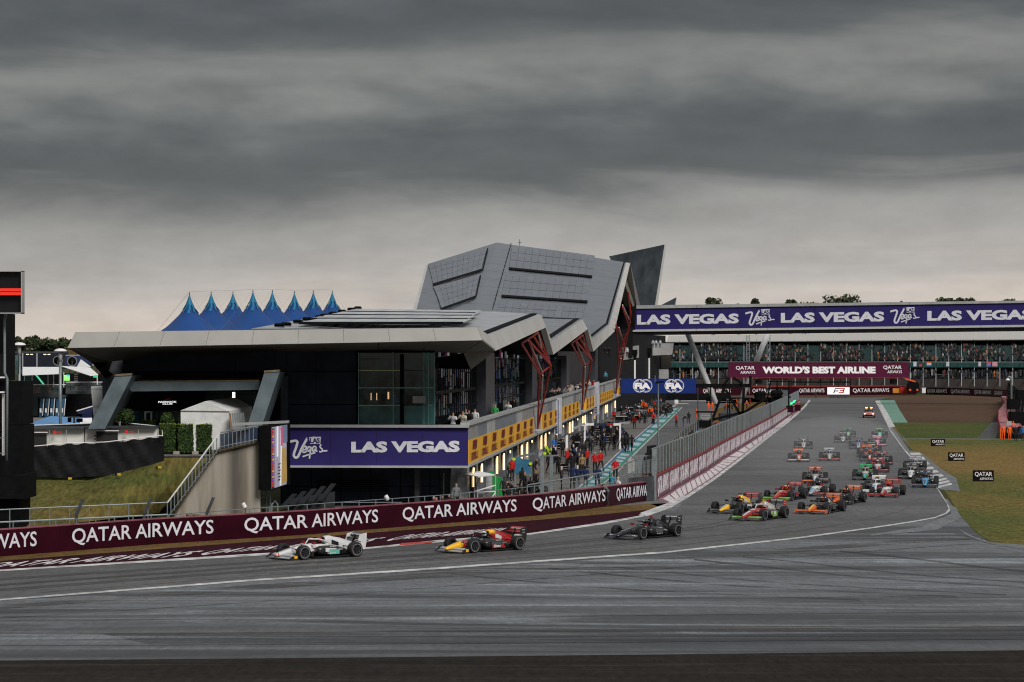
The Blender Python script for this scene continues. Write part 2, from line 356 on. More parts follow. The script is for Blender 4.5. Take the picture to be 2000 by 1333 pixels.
def sheen(nm, col, k, sx, sy, lo_, hi_, off_=0):
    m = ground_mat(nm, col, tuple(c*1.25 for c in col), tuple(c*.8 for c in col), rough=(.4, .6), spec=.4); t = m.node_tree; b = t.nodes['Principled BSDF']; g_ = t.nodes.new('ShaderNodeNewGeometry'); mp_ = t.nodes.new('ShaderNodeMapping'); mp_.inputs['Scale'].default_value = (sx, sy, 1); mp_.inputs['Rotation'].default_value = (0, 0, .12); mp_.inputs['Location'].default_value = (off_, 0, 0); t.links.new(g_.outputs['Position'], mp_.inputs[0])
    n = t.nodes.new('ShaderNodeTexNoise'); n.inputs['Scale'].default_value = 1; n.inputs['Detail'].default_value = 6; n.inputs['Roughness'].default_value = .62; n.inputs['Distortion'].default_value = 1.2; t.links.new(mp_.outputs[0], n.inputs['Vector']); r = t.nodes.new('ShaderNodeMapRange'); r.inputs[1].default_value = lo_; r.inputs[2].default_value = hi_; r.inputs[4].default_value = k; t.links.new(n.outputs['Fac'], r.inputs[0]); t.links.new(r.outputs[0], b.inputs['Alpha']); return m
sheet('painted_sheen', [(-1400, 1268), (0, 1176), (1000, 1106), (1300, 1084), (1600, 1058), (1840, 1036), (1930, 1064), (2100, 1082), (3400, 1125), (3400, 1225), (-1400, 1262)], .0145, sheen('pale_sheen_streaks', (.25, .268, .285), .85, .035, .30, .47, .66), label='pale streaky sheen painted across the damp run-off asphalt')  # pale streaks painted on a sheet to imitate wet sheen
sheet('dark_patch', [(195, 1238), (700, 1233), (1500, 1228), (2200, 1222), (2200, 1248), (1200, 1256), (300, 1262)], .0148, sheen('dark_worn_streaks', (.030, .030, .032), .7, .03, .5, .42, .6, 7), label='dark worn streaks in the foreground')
# lower left maroon run-off with painted words, tan verge
strip('dry_verge', [(-900, 1150), (0, 1086), (560, 1045), (1060, 1004), (1200, 988), (1310, 983)], [(-900, 1163), (0, 1096.5), (560, 1054), (1060, 1015.5), (1200, 1003), (1302, 993)], .010, dirt, label='strip of dry tan grass under the maroon barrier')
strip('maroon_runoff', [(-900, 1163), (0, 1096.5), (560, 1054), (1060, 1015.5), (1200, 1003), (1285, 994)], [(-900, 1172), (0, 1117), (500, 1087), (852, 1061), (1180, 1025), (1255, 1009)], .012, kerbm, label='maroon painted run-off strip below the barrier')
pword = mat('worn_white_words', (.60, .55, .56), .6, noise=.25, pos=True)
def gtext(s, x0, x1, ya0, ya1, yb0, yb1, z, par=None):     # words painted on the ground between pixel rows
    v, f = text_geo(s, .02)
    pts = []
    for a, b in v:
        px = x0+(x1-x0)*a; yb = (ya0+(ya1-ya0)*a); yt = (yb0+(yb1-yb0)*a)
        q0 = G(px, yb); q1 = G(px+58, yt); q = q0+(q1-q0)*b; q.z = z; pts.append(q)
    return MB().add(pts, f).build('painted_words', pword, kind='structure', label='white painted airline name on the maroon run-off')
gtext('QATAR AIRWAYS', -60, 345, 1114, 1090, 1100, 1076, .016)
gtext('QATAR AIRWAYS', 372, 700, 1087, 1063, 1074, 1050, .016)
gtext('QATAR AIRWAYS', 740, 950, 1059, 1044, 1045, 1030, .016)
redk = mat('red_kerb', (.40, .05, .04), .6, noise=.2, pos=True)
strip('red_kerb', [(784, 1062), (850, 1058)], [(778, 1067), (842, 1062)], .024, redk, label='short red kerb block at the track edge')
# painted kerb between the pit wall and the straight
pw = [(1282, 977), (1336, 945), (1380, 919), (1412, 897), (1505, 839), (1547, 809), (1562, 797)]
wl2 = [(1315, 989), (1342, 971), (1392, 938), (1446, 897), (1497, 856), (1538, 824), (1568, 797)]
strip('pit_straight_kerb', pw, wl2, .012, kerbp, label='faded maroon kerb strip along the pit wall')
strip('concrete_apron', [(1270, 985), (1300, 975)], [(1315, 1000), (1345, 973)], .010, apron, label='grey apron at the end of the pit wall')
strip('white_kerb', [(1262, 1010), (1310, 993), (1345, 972)], [(1250, 1003), (1300, 985), (1335, 968)], .022, linew, label='wide white kerb stripes at the pit wall end')
for k in range(30):       # rung-like white letters along the kerb
    f = (k+.3)/30; i = f**.8*5.0; j = min(int(i), 4); q = i-j
    a = G(*pw[j])*(1-q)+G(*pw[j+1])*q; b = G(*wl2[j])*(1-q)+G(*wl2[j+1])*q
    i2 = ((k+1.13)/30)**.8*5.0; j2 = min(int(i2), 5); q2 = i2-j2
    c = G(*pw[j2])*(1-q2)+G(*pw[j2+1])*q2; d_ = G(*wl2[j2])*(1-q2)+G(*wl2[j2+1])*q2
    m_ = MB()
    lo, hi = .16, .80
    pts = [a.lerp(b, lo+random.uniform(-.04, .04)), a.lerp(b, hi), c.lerp(d_, hi), c.lerp(d_, lo+random.uniform(-.04, .04))]
    for p in pts: p.z = .017
    m_.poly(pts).build('painted_letter', pword, kind='structure', label='worn white letter painted on the pit straight kerb')
# right side
gr = [(1728, 826), (1760, 855), (1790, 890), (1822, 925), (1838, 950), (1862, 985), (1880, 1012), (1905, 1038), (1935, 1060), (2000, 1065), (2200, 1082), (2600, 1100), (2600, 826)]
verge = ground_mat('verge_grass', (.165, .108, .034), (.068, .084, .020), (.115, .084, .028), big=(.055, .016), fine=(.35, .25), rough=(.9, 1), spec=.1, bump=.6, tufts=.25, sharp=.12)
sheet('grass_verge', gr, .010, verge, label='brown and green grass right of the straight')
sheet('grass_patch', [(1745, 826), (1936, 826), (1920, 856), (1762, 857)], .014, grassg, label='greener grass behind the thin pale line')
strip('pale_track', [(1760, 857), (2300, 859)], [(1762, 858.4), (2300, 860.4)], .018, apron, label='thin pale path across the grass')
sheet('gravel_bed', [(1735, 774), (2400, 766), (2300, 826), (1768, 826)], .010, brown, label='wide brown gravel trap')
sheet('brown_run_off', [(1150, 771), (1735, 771), (1735, 777), (1150, 777.5)], .010, brown, label='brown strip below the far barrier')
sheet('far_asphalt', [(1420, 777), (1740, 777), (1700, 783), (1600, 790), (1420, 785)], .006, trackm, label='far end of the straight')
strip('green_run_off', [(1716, 782), (1728, 803), (1742, 826)], [(1747, 782), (1758, 803), (1773, 826)], .018, teal, label='pale green painted run-off beside the far kerb')
strip('white_kerb', [(1709, 783), (1722, 806), (1738, 836)], [(1718, 783), (1733, 806), (1748, 834)], .022, linew, label='wide white kerb beside the green run-off')
strip('concrete_apron', [(1737, 836), (1768, 880), (1775, 884)], [(1744, 836), (1776, 880), (1790, 884)], .020, apron, label='grey apron between grass and track')
kw = [(1775, 885), (1800, 914), (1822, 940), (1834, 957)]; kv = [(1796, 885), (1820, 912), (1848, 934), (1862, 950)]
strip('concrete_apron', kw, [(1800, 885), (1838, 917), (1868, 935), (1875, 960)], .019, apron, label='grey apron behind the striped kerb')
for k in range(9):
    f0, f1 = k/9, (k+.62)/9
    def kk(a, f): i = f*3; j = min(int(i), 2); q = i-j; return G(*a[j])*(1-q)+G(*a[j+1])*q
    pts = [kk(kw, f0), kk(kv, f0), kk(kv, f1), kk(kw, f1)]
    m_ = MB(); 
    for p in pts: p.z = .03
    m_.poly(pts).build('kerb_block', linew, kind='structure', label='white block of the striped kerb on the right')
strip('concrete_apron', [(1850, 985), (1858, 1004), (1800, 1030), (1700, 1044)], [(1868, 992), (1878, 1012), (1830, 1036), (1702, 1047)], .014, apron, label='smooth grey kerb round the corner apex')
strip('concrete_apron', [(1870, 1032), (1900, 1048), (1935, 1060), (2000, 1065), (2200, 1080)], [(1885, 1045), (1915, 1057), (1940, 1064), (2000, 1074), (2200, 1088)], .013, apron, label='pale concrete edge between grass and run-off')
sheet('asphalt_patch', [(1936, 826), (1955, 824), (1945, 857), (1908, 857)], .016, dk2, label='grey access patch beside the red barrier')
# pit lane
sheet('pit_lane_surface', [(830, 1030), (1290, 985), (1340, 940), (1440, 872), (1530, 815), (1545, 778), (1200, 778), (1150, 800), (1000, 880), (860, 960), (500, 1010)], .006, pitm, label='pale pit lane and garage apron')
sheet('pit_exit_road', [(1235, 779), (1440, 779), (1420, 790), (1395, 800), (1352, 850), (1300, 900), (1250, 940), (1245, 885), (1335, 795), (1300, 790)], .010, trackm, label='grey fast lane beside the painted strip')
sheet('grass_island', [(1372, 838), (1400, 800), (1430, 786), (1500, 786), (1500, 812), (1400, 868), (1340, 905)], .014, dirt, label='dry grass island between pit lane and pit wall')
LA = [(1090, 990), (1118, 963), (1176, 917), (1206, 887), (1261, 840), (1311, 798)]; LB = [(1140, 990), (1160, 960), (1203, 925), (1235, 891), (1285, 842), (1332, 796)]
tealp = mat('teal_lane_paint', (.035, .20, .19), .55, noise=.2, pos=True, scale=.6)
bluep = mat('blue_lane_paint', (.025, .10, .26), .55, noise=.15, pos=True)
greenp = mat('green_lane_paint', (.02, .20, .10), .55, noise=.15, pos=True)
palep = mat('pale_lane_paint', (.34, .45, .50), .55, noise=.2, pos=True)
def lane(A, B, i0, i1): return [(a[0]*(1-i0)+b[0]*i0, a[1]*(1-i0)+b[1]*i0) for a, b in zip(A, B)], [(a[0]*(1-i1)+b[0]*i1, a[1]*(1-i1)+b[1]*i1) for a, b in zip(A, B)]
strip('painted_lane', *lane(LA, LB, 0, 1), .014, tealp, label='teal painted strip between the pit lanes')
strip('lane_line', *lane(LA, LB, -.06, .03), .020, linew, label='white line left of the painted pit strip')
strip('lane_line', *lane(LA, LB, .97, 1.06), .020, linew, label='white line right of the painted pit strip')
strip('lane_line', *lane(LA[2:], LB[2:], .03, .12), .018, bluep, label='blue edge of the painted pit strip')
strip('lane_line', *lane(LA[1:], LB[1:], .80, .93), .018, greenp, label='green edge of the painted pit strip')
for k in range(26):
    f = (k+.2)/26; i = f*5; j = min(int(i), 4); q = i-j; i2 = i+.11; j2 = min(int(i2), 4); q2 = i2-j2
    a = G(*LA[j])*(1-q)+G(*LA[j+1])*q; b = G(*LB[j])*(1-q)+G(*LB[j+1])*q; c = G(*LA[j2])*(1-q2)+G(*LA[j2+1])*q2; d_ = G(*LB[j2])*(1-q2)+G(*LB[j2+1])*q2
    pts = [a.lerp(b, .2), a.lerp(b, .76), c.lerp(d_, .76), c.lerp(d_, .2)]
    for p in pts: p.z = .018
    MB().poly(pts).build('lane_marking', palep, kind='structure', label='pale box painted on the teal pit strip')
strip('lane_line', [(1311, 798), (1324, 790), (1345, 789)], [(1309, 796), (1323, 788.5), (1345, 787.8)], .020, linew, label='white tip of the painted pit strip')
strip('lane_line', [(1330, 783), (1420, 783)], [(1330, 784), (1420, 784)], .020, linew, label='white line across the pit exit')
# upper paddock terrace and grass bank (left)
ZU = 3.4
bk = MB()
rows = []
for f in range(13):
    t = f/12; row = []
    for x in range(15):
        u = x/14
        px = -60+u*(474-t*103)
        y0, s0 = 893+0*u, None
        zu_ = 2.15+1.25*min(1, max(0, (u-.5)/.3)); z = zu_-(zu_-.25)*t**1.1
        Y = 150-t*(16.5*(1-u*u)+2.5*u*u)
        X = (px-1000)/FP*Y
        row.append(Vector((X, Y, z+random.uniform(-.03, .03))))
    rows.append(row)
for a, b in zip(rows, rows[1:]):
    for i in range(14): bk.poly([b[i], b[i+1], a[i+1], a[i]])
bk.build('grass_bank', grass, kind='structure', label='sloping bank of patchy grass up to the paddock', smooth=True)
MB().poly([Vector((-200, 149.8, ZU)), Vector((-17.5, 149.8, ZU)), Vector((-17.5, 158.5, ZU)), Vector((-24, 158.5, ZU)), Vector((-30, 420, ZU)), Vector((-400, 420, ZU))]).build('paddock_ground', pitm, kind='structure', label='raised paddock level beside the building')
# ------------------------------------------------------------------ barriers and fences
BP = [G(-200, 1102), G(0, 1088), G(300, 1064), G(600, 1045), G(1060, 1007), G(1281, 977)]
bar0 = thing('trackside_barrier', G(560, 1048), 'long low maroon barrier with white airline lettering along the lower left', 'barrier')
MB().wall(BP, 0.02, 1.22, .35, 1).build('barrier_wall', maroon, bar0)
mcap = mat('pink_worn_cap', (.22, .07, .09), .5, noise=.3)
MB().wall(BP, 1.222, 1.27, .37, 1).build('top_cap', mcap, bar0)
for x0, x1 in ((-208, 71), (138, 417), (478, 733), (789, 1003), (1043, 1182), (1202, 1271)):
    put_text('QATAR AIRWAYS', path_fn(BP, arc_at(BP, x0), arc_at(BP, x1), .24, 1.06, .03), lett, bar0, bold=.012)
pwp = [G(*p) for p in pw]
wall0 = thing('pit_wall', G(1400, 905), 'maroon pit wall carrying grey fence panels beside the straight', 'wall')
MB().wall(pwp, .02, 1.5, .4, 1).build('wall_base', maroon2, wall0)
MB().wall(pwp, 1.502, 1.60, .5, 1).build('wall_cap', darkred, wall0)
advl = mat('advert_letter', (.78, .70, .74), .5, noise=.05)
tot = sum((b-a).length for a, b in zip(pwp, pwp[1:]))
d = .6
while d+8 < tot:
    put_text('QATAR AIRWAYS', path_fn(pwp, d, d+8.1, .12, 1.44, .03), advl, wall0, bold=.05); d += 9.0
fp = [mat('fence_panel_grey', (.082, .090, .086), .5, noise=.35, scale=1.5, stretch=(4, 4, .2)), mat('fence_panel_pale', (.105, .113, .108), .5, noise=.3, scale=1.5, stretch=(4, 4, .2)), mat('fence_panel_dark', (.06, .068, .066), .5, noise=.3, scale=1.5, stretch=(4, 4, .2))]
d = 0
pf = path_fn(pwp, 0, tot, 0, 1, -.2)
while d < tot-1:
    a = pf(d/tot, 0); b = pf(min(1, (d+2.25)/tot), 0)
    MB().wall([a, b], 1.64, 3.22, .06, 1).build('fence_panel', random.choice(fp), wall0)
    MB().bar(b+Vector((0, 0, 1.6)), b+Vector((0, 0, 3.3)), .09).build('fence_post', galv, wall0)
    d += 2.4
MB().wall([pf(i/20, 0) for i in range(21)], 3.24, 3.33, .12, 1).build('top_rail', galv, wall0)
MB().bar(G(1281, 977)+Vector((-.12, -.12, 0)), G(1281, 977)+Vector((-.12, -.12, 3.3)), .28).build('end_post', galv, wall0)
# railings behind the maroon barrier
def railing(name, pts, h, sp, rails, m, label, rad=.035, group=None, post=.05):
    t = thing(name, pts[0], label, 'railing', group)
    for z in rails:
        for a, b in zip(pts, pts[1:]):
            MB().tube([a+Vector((0, 0, z)), b+Vector((0, 0, z))], rad, 6).build('rail', m, t)
    post_me = MB().box((0, 0, h/2), (post, post, h))
    first = None
    for a, b in zip(pts, pts[1:]):
        n = max(1, round((b-a).length/sp))
        for k in range(n):
            q = a.lerp(b, k/n)
            if first is None:
                first = post_me.build('post', m, t, local=True); first.location = q-wl(t)
            else:
                c = first.copy(); C.objects.link(c); c.parent = t; c.location = q-wl(t)
    return t
def Rp(px, py, z, s): p = P(px, py, s); return Vector((p.x, p.y, z))
railing('safety_railing', [P(-60, 1036, 38), P(327, 1018, 37)], 1.0, 1.05, (.98, .35), galv, 'grey railing at the foot of the grass bank')
railing('barrier_railing', [P(-60, 1063, 41), P(150, 1052, 39.5), P(330, 1042, 38), P(600, 1020, 36), P(860, 1000, 33.8), P(1000, 986, 32.6), P(1200, 962, 31)], .95, 1.4, (.95, .5), galv, 'long thin railing just behind the maroon barrier', rad=.025)
for px, pyb, pyt, s in ((152, 1036, 975, 39), (285, 1030, 973, 38), (407, 1024, 972, 37.5)):
    t = thing('cranked_fence_post', P(px-3, pyb, s), 'dark cranked post %s' % {152: 'in front of the grass bank, leftmost of three', 285: 'in front of the grass bank, middle of three', 407: 'in front of the concrete ramp wall'}[px], 'post', 'cranked fence posts')
    MB().bar(P(px-3, pyb, s), P(px-3, pyt+30, s), .14).build('upright', darksteel, t)
    MB().bar(P(px-3, pyt+31, s), P(px+10, pyt, s), .15).build('angled_arm', darksteel, t)
# tall grey posts and gate near the corner of the pit lane
t = thing('fence_gate', P(1068, 1000, 31), 'tall grey framed mesh gate right of the parked pit equipment', 'gate')
for x in (1059, 1077): MB().bar(P(x, 1002, 31), P(x, 890, 31), .22).build('post', galv, t)
MB().bar(P(1059, 891, 31), P(1090, 890, 31), .08).build('rail', galv, t)
MB().bar(P(1053, 942, 31), P(1090, 930, 31), .06).build('rail', galv, t)
t = thing('mesh_enclosure', P(1262, 960, 30), 'grey mesh enclosure at the near end of the pit wall', 'fence')
for x in (1225, 1245, 1255, 1262, 1270, 1279): MB().bar(P(x, 950, 30), P(x, 892, 30), .07).build('post', galv, t)
for y in (892, 928, 948): MB().bar(P(1222, y, 30), P(1281, y-2, 30), .08).build('rail', galv, t)
MB().slab([P(1228, 985, 30.5), P(1277, 978, 30.5), P(1277, 930, 30.5), P(1228, 934, 30.5)], (0, .3, 0)).build('back_panel', darksteel, t)
# far barrier
FB = [G(1150, 773.5), G(1420, 773), G(1700, 772), G(1790, 771)]
fb = thing('far_barrier', G(1500, 773), 'far maroon barrier with white airline lettering across the end of the straight', 'barrier')
MB().wall(FB, 0, 2.2, .4, 1).build('barrier_wall', maroon, fb); MB().wall(FB, 2.21, 2.5, .4, 1).build('red_cap', darkred, fb)
for x0, x1 in ((1374, 1424), (1470, 1530), (1560, 1612), (1668, 1736)):
    put_text('QATAR AIRWAYS', path_fn(FB, arc_at(FB, x0), arc_at(FB, x1), .55, 1.75, .05), lettw, fb, bold=.008)
FB2 = [G(1808, 771), G(1870, 772.5), G(1935, 775), G(1965, 777)]
fb = thing('far_barrier', G(1870, 773), 'maroon lettered barrier at the right behind the gravel trap', 'barrier')
MB().wall(FB2, 0, 1.9, .4, 1).build('barrier_wall', maroon, fb)
for x0, x1 in ((1811, 1850), (1857, 1894), (1904, 1936), (1942, 1958)):
    put_text('QATAR AIRWAYS', path_fn(FB2, arc_at(FB2, x0), arc_at(FB2, x1), .35, 1.5, .05), lettw, fb, bold=.008)
# debris fence above far barrier
t = thing('debris_fence', G(1600, 770), 'tall dark debris fence in front of the far grandstand', 'fence')
for k in range(52):
    x = 1290+k*14.6; MB().bar(Vector(((x-1000)/7.0, 715, 0)), Vector(((x-1000)/7.0, 715, 5.2)), .10).build('post', darksteel, t)
meshm = mat('fence_mesh', (.012, .013, .014), .6, noise=.3, alpha=.55)
for z0, z1 in ((1.0, 5.1),):
    for k in range(26):
        x = 1290+k*29.2; a = (x-1000)/7.0; MB().box((a+2.08, 715.2, 3.0), (4.05, .04, 4.1)).build('mesh_panel', meshm, t)
for z in (1.2, 3.0, 5.15): MB().bar(Vector((41, 714.9, z)), Vector((150, 714.9, z)), .08).build('cable', galv, t)
# red block barrier on the right
tecr = mat('red_block', (.34, .035, .05), .5, noise=.2); tecw = mat('pale_block_edge', (.45, .28, .28), .5, noise=.3)
t = thing('block_barrier', G(1950, 850), 'double row of red plastic blocks running away at the right edge', 'barrier')
pth = [G(1952, 857), G(1960, 832), G(1965, 815), G(1963, 812), G(1970, 793), G(1972, 781)]
pth = [Vector((56.5, 296, 0)), Vector((65.5, 345, 0)), Vector((76, 400, 0)), Vector((92, 478, 0)), Vector((107, 560, 0))]
tl = sum((b-a).length for a, b in zip(pth, pth[1:])); f = path_fn(pth, 0, tl, 0, 1, 0)
n = 62
for k in range(n):
    a = f(k/n, 0); b = f((k+.93)/n, 0); dr = (b-a).normalized(); nn_ = Vector((dr.y, -dr.x, 0))
    for j in (0, 1):
        o_ = nn_*(j*1.32); mb = MB()
        mb.hexa([a+o_, a+o_+nn_*1.22, b+o_+nn_*1.22, b+o_], [q+Vector((0, 0, 1.25)) for q in (a+o_, a+o_+nn_*1.22, b+o_+nn_*1.22, b+o_)])
        mb.cm = 1
        mb.hexa([q+Vector((0, 0, 1.252)) for q in (a+o_+nn_*.1, a+o_+nn_*1.12, a+o_+nn_*1.12+dr*.5, a+o_+nn_*.1+dr*.5)], [q+Vector((0, 0, 1.29)) for q in (a+o_+nn_*.1, a+o_+nn_*1.12, a+o_+nn_*1.12+dr*.5, a+o_+nn_*.1+dr*.5)])
        mb.build('block', [tecr, tecw], t)
a = pth[0]; MB().box((a.x+1.25, a.y-.4, .65), (2.4, .5, 1.3)).build('end_face', blackm, t)
orange = mat('orange_fabric', (.75, .10, .015), .6, noise=.08)
MB().box((a.x-.1, a.y-.4, .65), (.12, .5, 1.32)).build('end_edge', orange, t)
# boards on the grass
for x0, x1, y0, y1, lab in ((1818.5, 1846, 858, 872, 'smallest and farthest of the three black airline boards on the grass'), (1852, 1884, 884, 901, 'middle one of the three black airline boards on the grass'), (1900.5, 1941, 919, 941, 'largest and nearest black airline board on the brown grass')):
    s = S(y1); t = thing('advert_board', P((x0+x1)/2, y1, s), lab, 'sign', 'black boards on the grass')
    MB().slab([P(x0, y1, s), P(x1, y1, s), P(x1, y0, s), P(x0, y0, s)], (0, .15, 0)).build('board', blackm, t)
    hh = y1-y0; ww = x1-x0
    put_text('QATAR', plane_fn(P(x0+ww*.08, y1-hh*.42, s), P(x1-ww*.08, y1-hh*.42, s), P(x1-ww*.08, y0+hh*.14, s), P(x0+ww*.08, y0+hh*.14, s), Vector((0, -.03, 0))), lettw, t, bold=.01)
    put_text('AIRWAYS', plane_fn(P(x0+ww*.32, y1-hh*.14, s), P(x1-ww*.06, y1-hh*.14, s), P(x1-ww*.06, y1-hh*.36, s), P(x0+ww*.32, y1-hh*.36, s), Vector((0, -.03, 0))), lettw, t, bold=.01)
    MB().bar(P(x0+4, y1+1, s)+Vector((0, .3, 0)), P(x0+4, y1-4, s)+Vector((0, .3, 0)), .06).build('leg', darksteel, t)
    MB().bar(P(x1-4, y1+1, s)+Vector((0, .3, 0)), P(x1-4, y1-4, s)+Vector((0, .3, 0)), .06).build('leg', darksteel, t)
# lettering logo shared by the purple boards
def vegas(fn, parent, m, dark):
    K = lambda pts: [((x-10)/435, 1-(y-125)/250) for x, y in pts]
    segs = [[(15, 190), (60, 176), (100, 172), (116, 190), (100, 250), (77, 318), (85, 350), (105, 356), (128, 335), (170, 240), (215, 158), (222, 148)],
            [(167, 277), (200, 268), (215, 246), (205, 232), (185, 242), (170, 272), (177, 296), (197, 298), (228, 275)],
            [(262, 243), (240, 238), (224, 262), (232, 287), (252, 272), (266, 240), (256, 300), (246, 368)], [(172, 346), (230, 326), (312, 300)],
            [(318, 240), (298, 233), (281, 255), (285, 284), (302, 280), (320, 240), (316, 280), (334, 282)], [(374, 212), (362, 240), (388, 268), (376, 293), (352, 288)], [(384, 287), (412, 283), (442, 280)]]
    mb = MB()
    for i, sg in enumerate(segs):
        q = smoothline([Vector(p) for p in sg], 3); wd = 26 if i == 0 else 16
        L_, R_ = [], []
        for k, p in enumerate(q):
            dd = (q[min(k+1, len(q)-1)]-q[max(k-1, 0)]); dd = dd.normalized() if dd.length > 0 else Vector((1, 0)); nv = Vector((-dd.y, dd.x))*wd/2
            L_.append(p+nv); R_.append(p-nv)
        L_ = K(L_); R_ = K(R_)
        for k in range(len(q)-1): mb.poly([fn(*L_[k]), fn(*R_[k]), fn(*R_[k+1]), fn(*L_[k+1])])
    for c_ in (((244, 133), (285, 128), (292, 205), (256, 207)), ((287, 126), (327, 129), (325, 204), (294, 205)), ((330, 128), (372, 128), (364, 208), (328, 204))):
        mb.poly([fn(*q) for q in K(c_)])
    mb.build('script_logo', m, parent)
    v, f = text_geo('LAS', .03); 
    MB().add([fn((255+a*105-10)/435, 1-(198-b*58-125)/250)+VOFF for a, b in v], f).build('logo_letters', dark, parent)
VOFF = Vector((0, -.02, 0))
# ------------------------------------------------------------------ pit building
def FX(Y, d=0.0): return -2.66-d+.0733*(Y-156)
def YF(px): return 14.09/(.0733-(px-1000)/FP)
def zb(Y): return 2.7+.0010*(Y-156)
def zt(Y): return 5.05+.0022*(Y-156)
def FP_(Y, z, d=0.0): return Vector((FX(Y, d), Y, z))
wing = thing('pit_building', (-10, 170, 0), 'long pit building with pale folded metal roofs and black glass', 'building')
Y0, Y1 = 156.0, 480.0
# purple front board and frames
zl, zh = 2.62, 4.92
FL = Vector((-13.9, 156.6, 0)); FR = Vector((-2.66, 156, 0))
def vz(p, z): return Vector((p.x, p.y, z))
for k in range(4):
    a_, b_ = FL.lerp(FR, k/4), FL.lerp(FR, (k+.996)/4); bo = Vector((0, 1.4, 0))
    MB().hexa([vz(a_, zl), vz(b_, zl), vz(b_, zl)+bo, vz(a_, zl)+bo], [vz(a_, zh), vz(b_, zh), vz(b_, zh)+bo, vz(a_, zh)+bo]).build('advert_board', purple, wing)
MB().bar(vz(FL, zh+.09)+Vector((0, -.1, 0)), vz(FR, zh+.09)+Vector((.05, -.1, 0)), .34, .17).build('board_frame', parap, wing)
MB().bar(vz(FL, zl-.08)+Vector((0, -.1, 0)), vz(FR, zl-.08)+Vector((.05, -.1, 0)), .34, .13).build('board_frame', parap, wing)
offv = Vector((0, -.03, 0))
bx = lambda x, y: P(x, y, FP/(155.86/(1+.05338*(x-1000)/FP)))+Vector((0, -.04, 0))
put_text('LAS VEGAS', plane_fn(bx(686, 884.5), bx(898, 883.5), bx(898, 861), bx(686, 863)), lett, wing, bold=.055)
vegas(plane_fn(bx(562, 897.5), bx(640, 897.5), bx(640, 853), bx(562, 853)), wing, lett, purple)
# yellow boards and grey parapet along the facade
feet = [YF(1050), YF(1137), YF(1203)]
segs = [(156.1, feet[0]-5), (feet[0]+6, feet[1]-8), (feet[1]+10, feet[2]-12), (feet[2]+12, 470)]
def band(ya, yb, za, zb_, d0, d1, name, m, n=1):
    for k in range(n):
        a = ya+(yb-ya)*k/n; b = ya+(yb-ya)*(k+1)/n-(.06 if n > 1 else 0)
        MB().hexa([FP_(a, za(a), d0), FP_(b, za(b), d0), FP_(b, za(b), d1), FP_(a, za(a), d1)], [FP_(a, zb_(a), d0), FP_(b, zb_(b), d0), FP_(b, zb_(b), d1), FP_(a, zb_(a), d1)]).build(name, m if not isinstance(m, list) else random.choice(m), wing)
band(156.1, 470, lambda y: zb(y)-.18, lambda y: zb(y)-.002, -.12, .6, 'soffit_edge', parap)
band(156.1, 470, lambda y: zt(y), lambda y: zt(y)+.16, -.12, .5, 'parapet_cap', parap)
band(156.1, 470, lambda y: zb(y)+1.45, lambda y: zt(y)-.02, 0, .3, 'parapet_panel', [parap, parap2, parap, mat('parapet_blue', (.16, .175, .20), .5, noise=.1)], 46)
for i, (a, b) in enumerate(segs):
    band(a, b, lambda y: zb(y)+.002, lambda y: zb(y)+1.445, -.03, .25, 'yellow_board', yellow)
    n = max(1, int((b-a)/(6.9 if i == 0 else 8.4)))
    for k in range(n):
        c = a+(b-a)*(k+.5)/n
        q = lambda u, v, c=c: FP_(c-2.35+4.7*u, zb(c)+.10+1.26*v, -.06)
        put_text('DHL', lambda u, v: q(.16+.68*u, .05+.38*v), darkred, wing, bold=.05)
        mb = MB()
        for j in range(3):
            for x0, x1 in ((0, .12), (.88, 1)): mb.poly([q(x0, .06+.13*j), q(x1, .06+.13*j), q(x1, .13+.13*j), q(x0, .13+.13*j)])
        for x0, y0, x1 in ((.18, .55, .3), (.36, .55, .46), (.52, .5, .62), (.68, .55, .78)): mb.poly([q(x0, y0), q(x1, y0), q(x1+.08, 1), q(x0+.08, 1)])
        mb.poly([q(.26, .9), q(.55, .9), q(.58, 1), q(.3, 1)]).poly([q(.22, .7), q(.5, .7), q(.52, .78), q(.24, .78)])
        mb.build('board_print', darkred, wing)
for y in feet:
    band(y-4.5, y+4.5, lambda y_: zb(y_)+.002, lambda y_: zb(y_)+1.44, 0, .3, 'truss_panel', parap)
# ground floor: garages with pillars and lit strips
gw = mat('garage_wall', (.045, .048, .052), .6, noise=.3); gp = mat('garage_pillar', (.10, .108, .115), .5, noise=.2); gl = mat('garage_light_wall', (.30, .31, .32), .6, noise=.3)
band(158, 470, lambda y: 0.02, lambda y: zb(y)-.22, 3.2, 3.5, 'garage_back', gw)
y = 159.5; k = 0
while y < 462:
    wd = 1.6
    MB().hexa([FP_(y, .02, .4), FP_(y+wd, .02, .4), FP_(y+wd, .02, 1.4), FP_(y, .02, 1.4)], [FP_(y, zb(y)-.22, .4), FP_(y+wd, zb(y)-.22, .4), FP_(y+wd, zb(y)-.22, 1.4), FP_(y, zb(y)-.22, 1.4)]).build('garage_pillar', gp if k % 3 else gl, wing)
    if k in (0, 1, 3, 4, 7, 8, 11, 12, 15, 19, 20, 24, 25, 30, 36, 37, 43):
        MB().box(FP_(y+2.0, 1.65, .16), (.10, .3, 1.2)).build('garage_lamp', warm, wing)
        MB().box(FP_(y+2.9, 1.55, .30), (.1, .8, 1.1)).build('lit_panel', mat('lit_panel', (.9, .62, .35), .5, noise=.3, emit=.12), wing)
    elif k in (5, 9, 13, 17, 22, 28):
        MB().box(FP_(y+3.0, 2.1, .25), (.1, .8, .18)).build('garage_lamp', warm, wing)
    y += 6.3; k += 1
MB().poly([FP_(158, .03, .3), FP_(470, .03, .3), FP_(470, .03, 3.4), FP_(158, .03, 3.4)]).build('garage_floor', gw, wing)
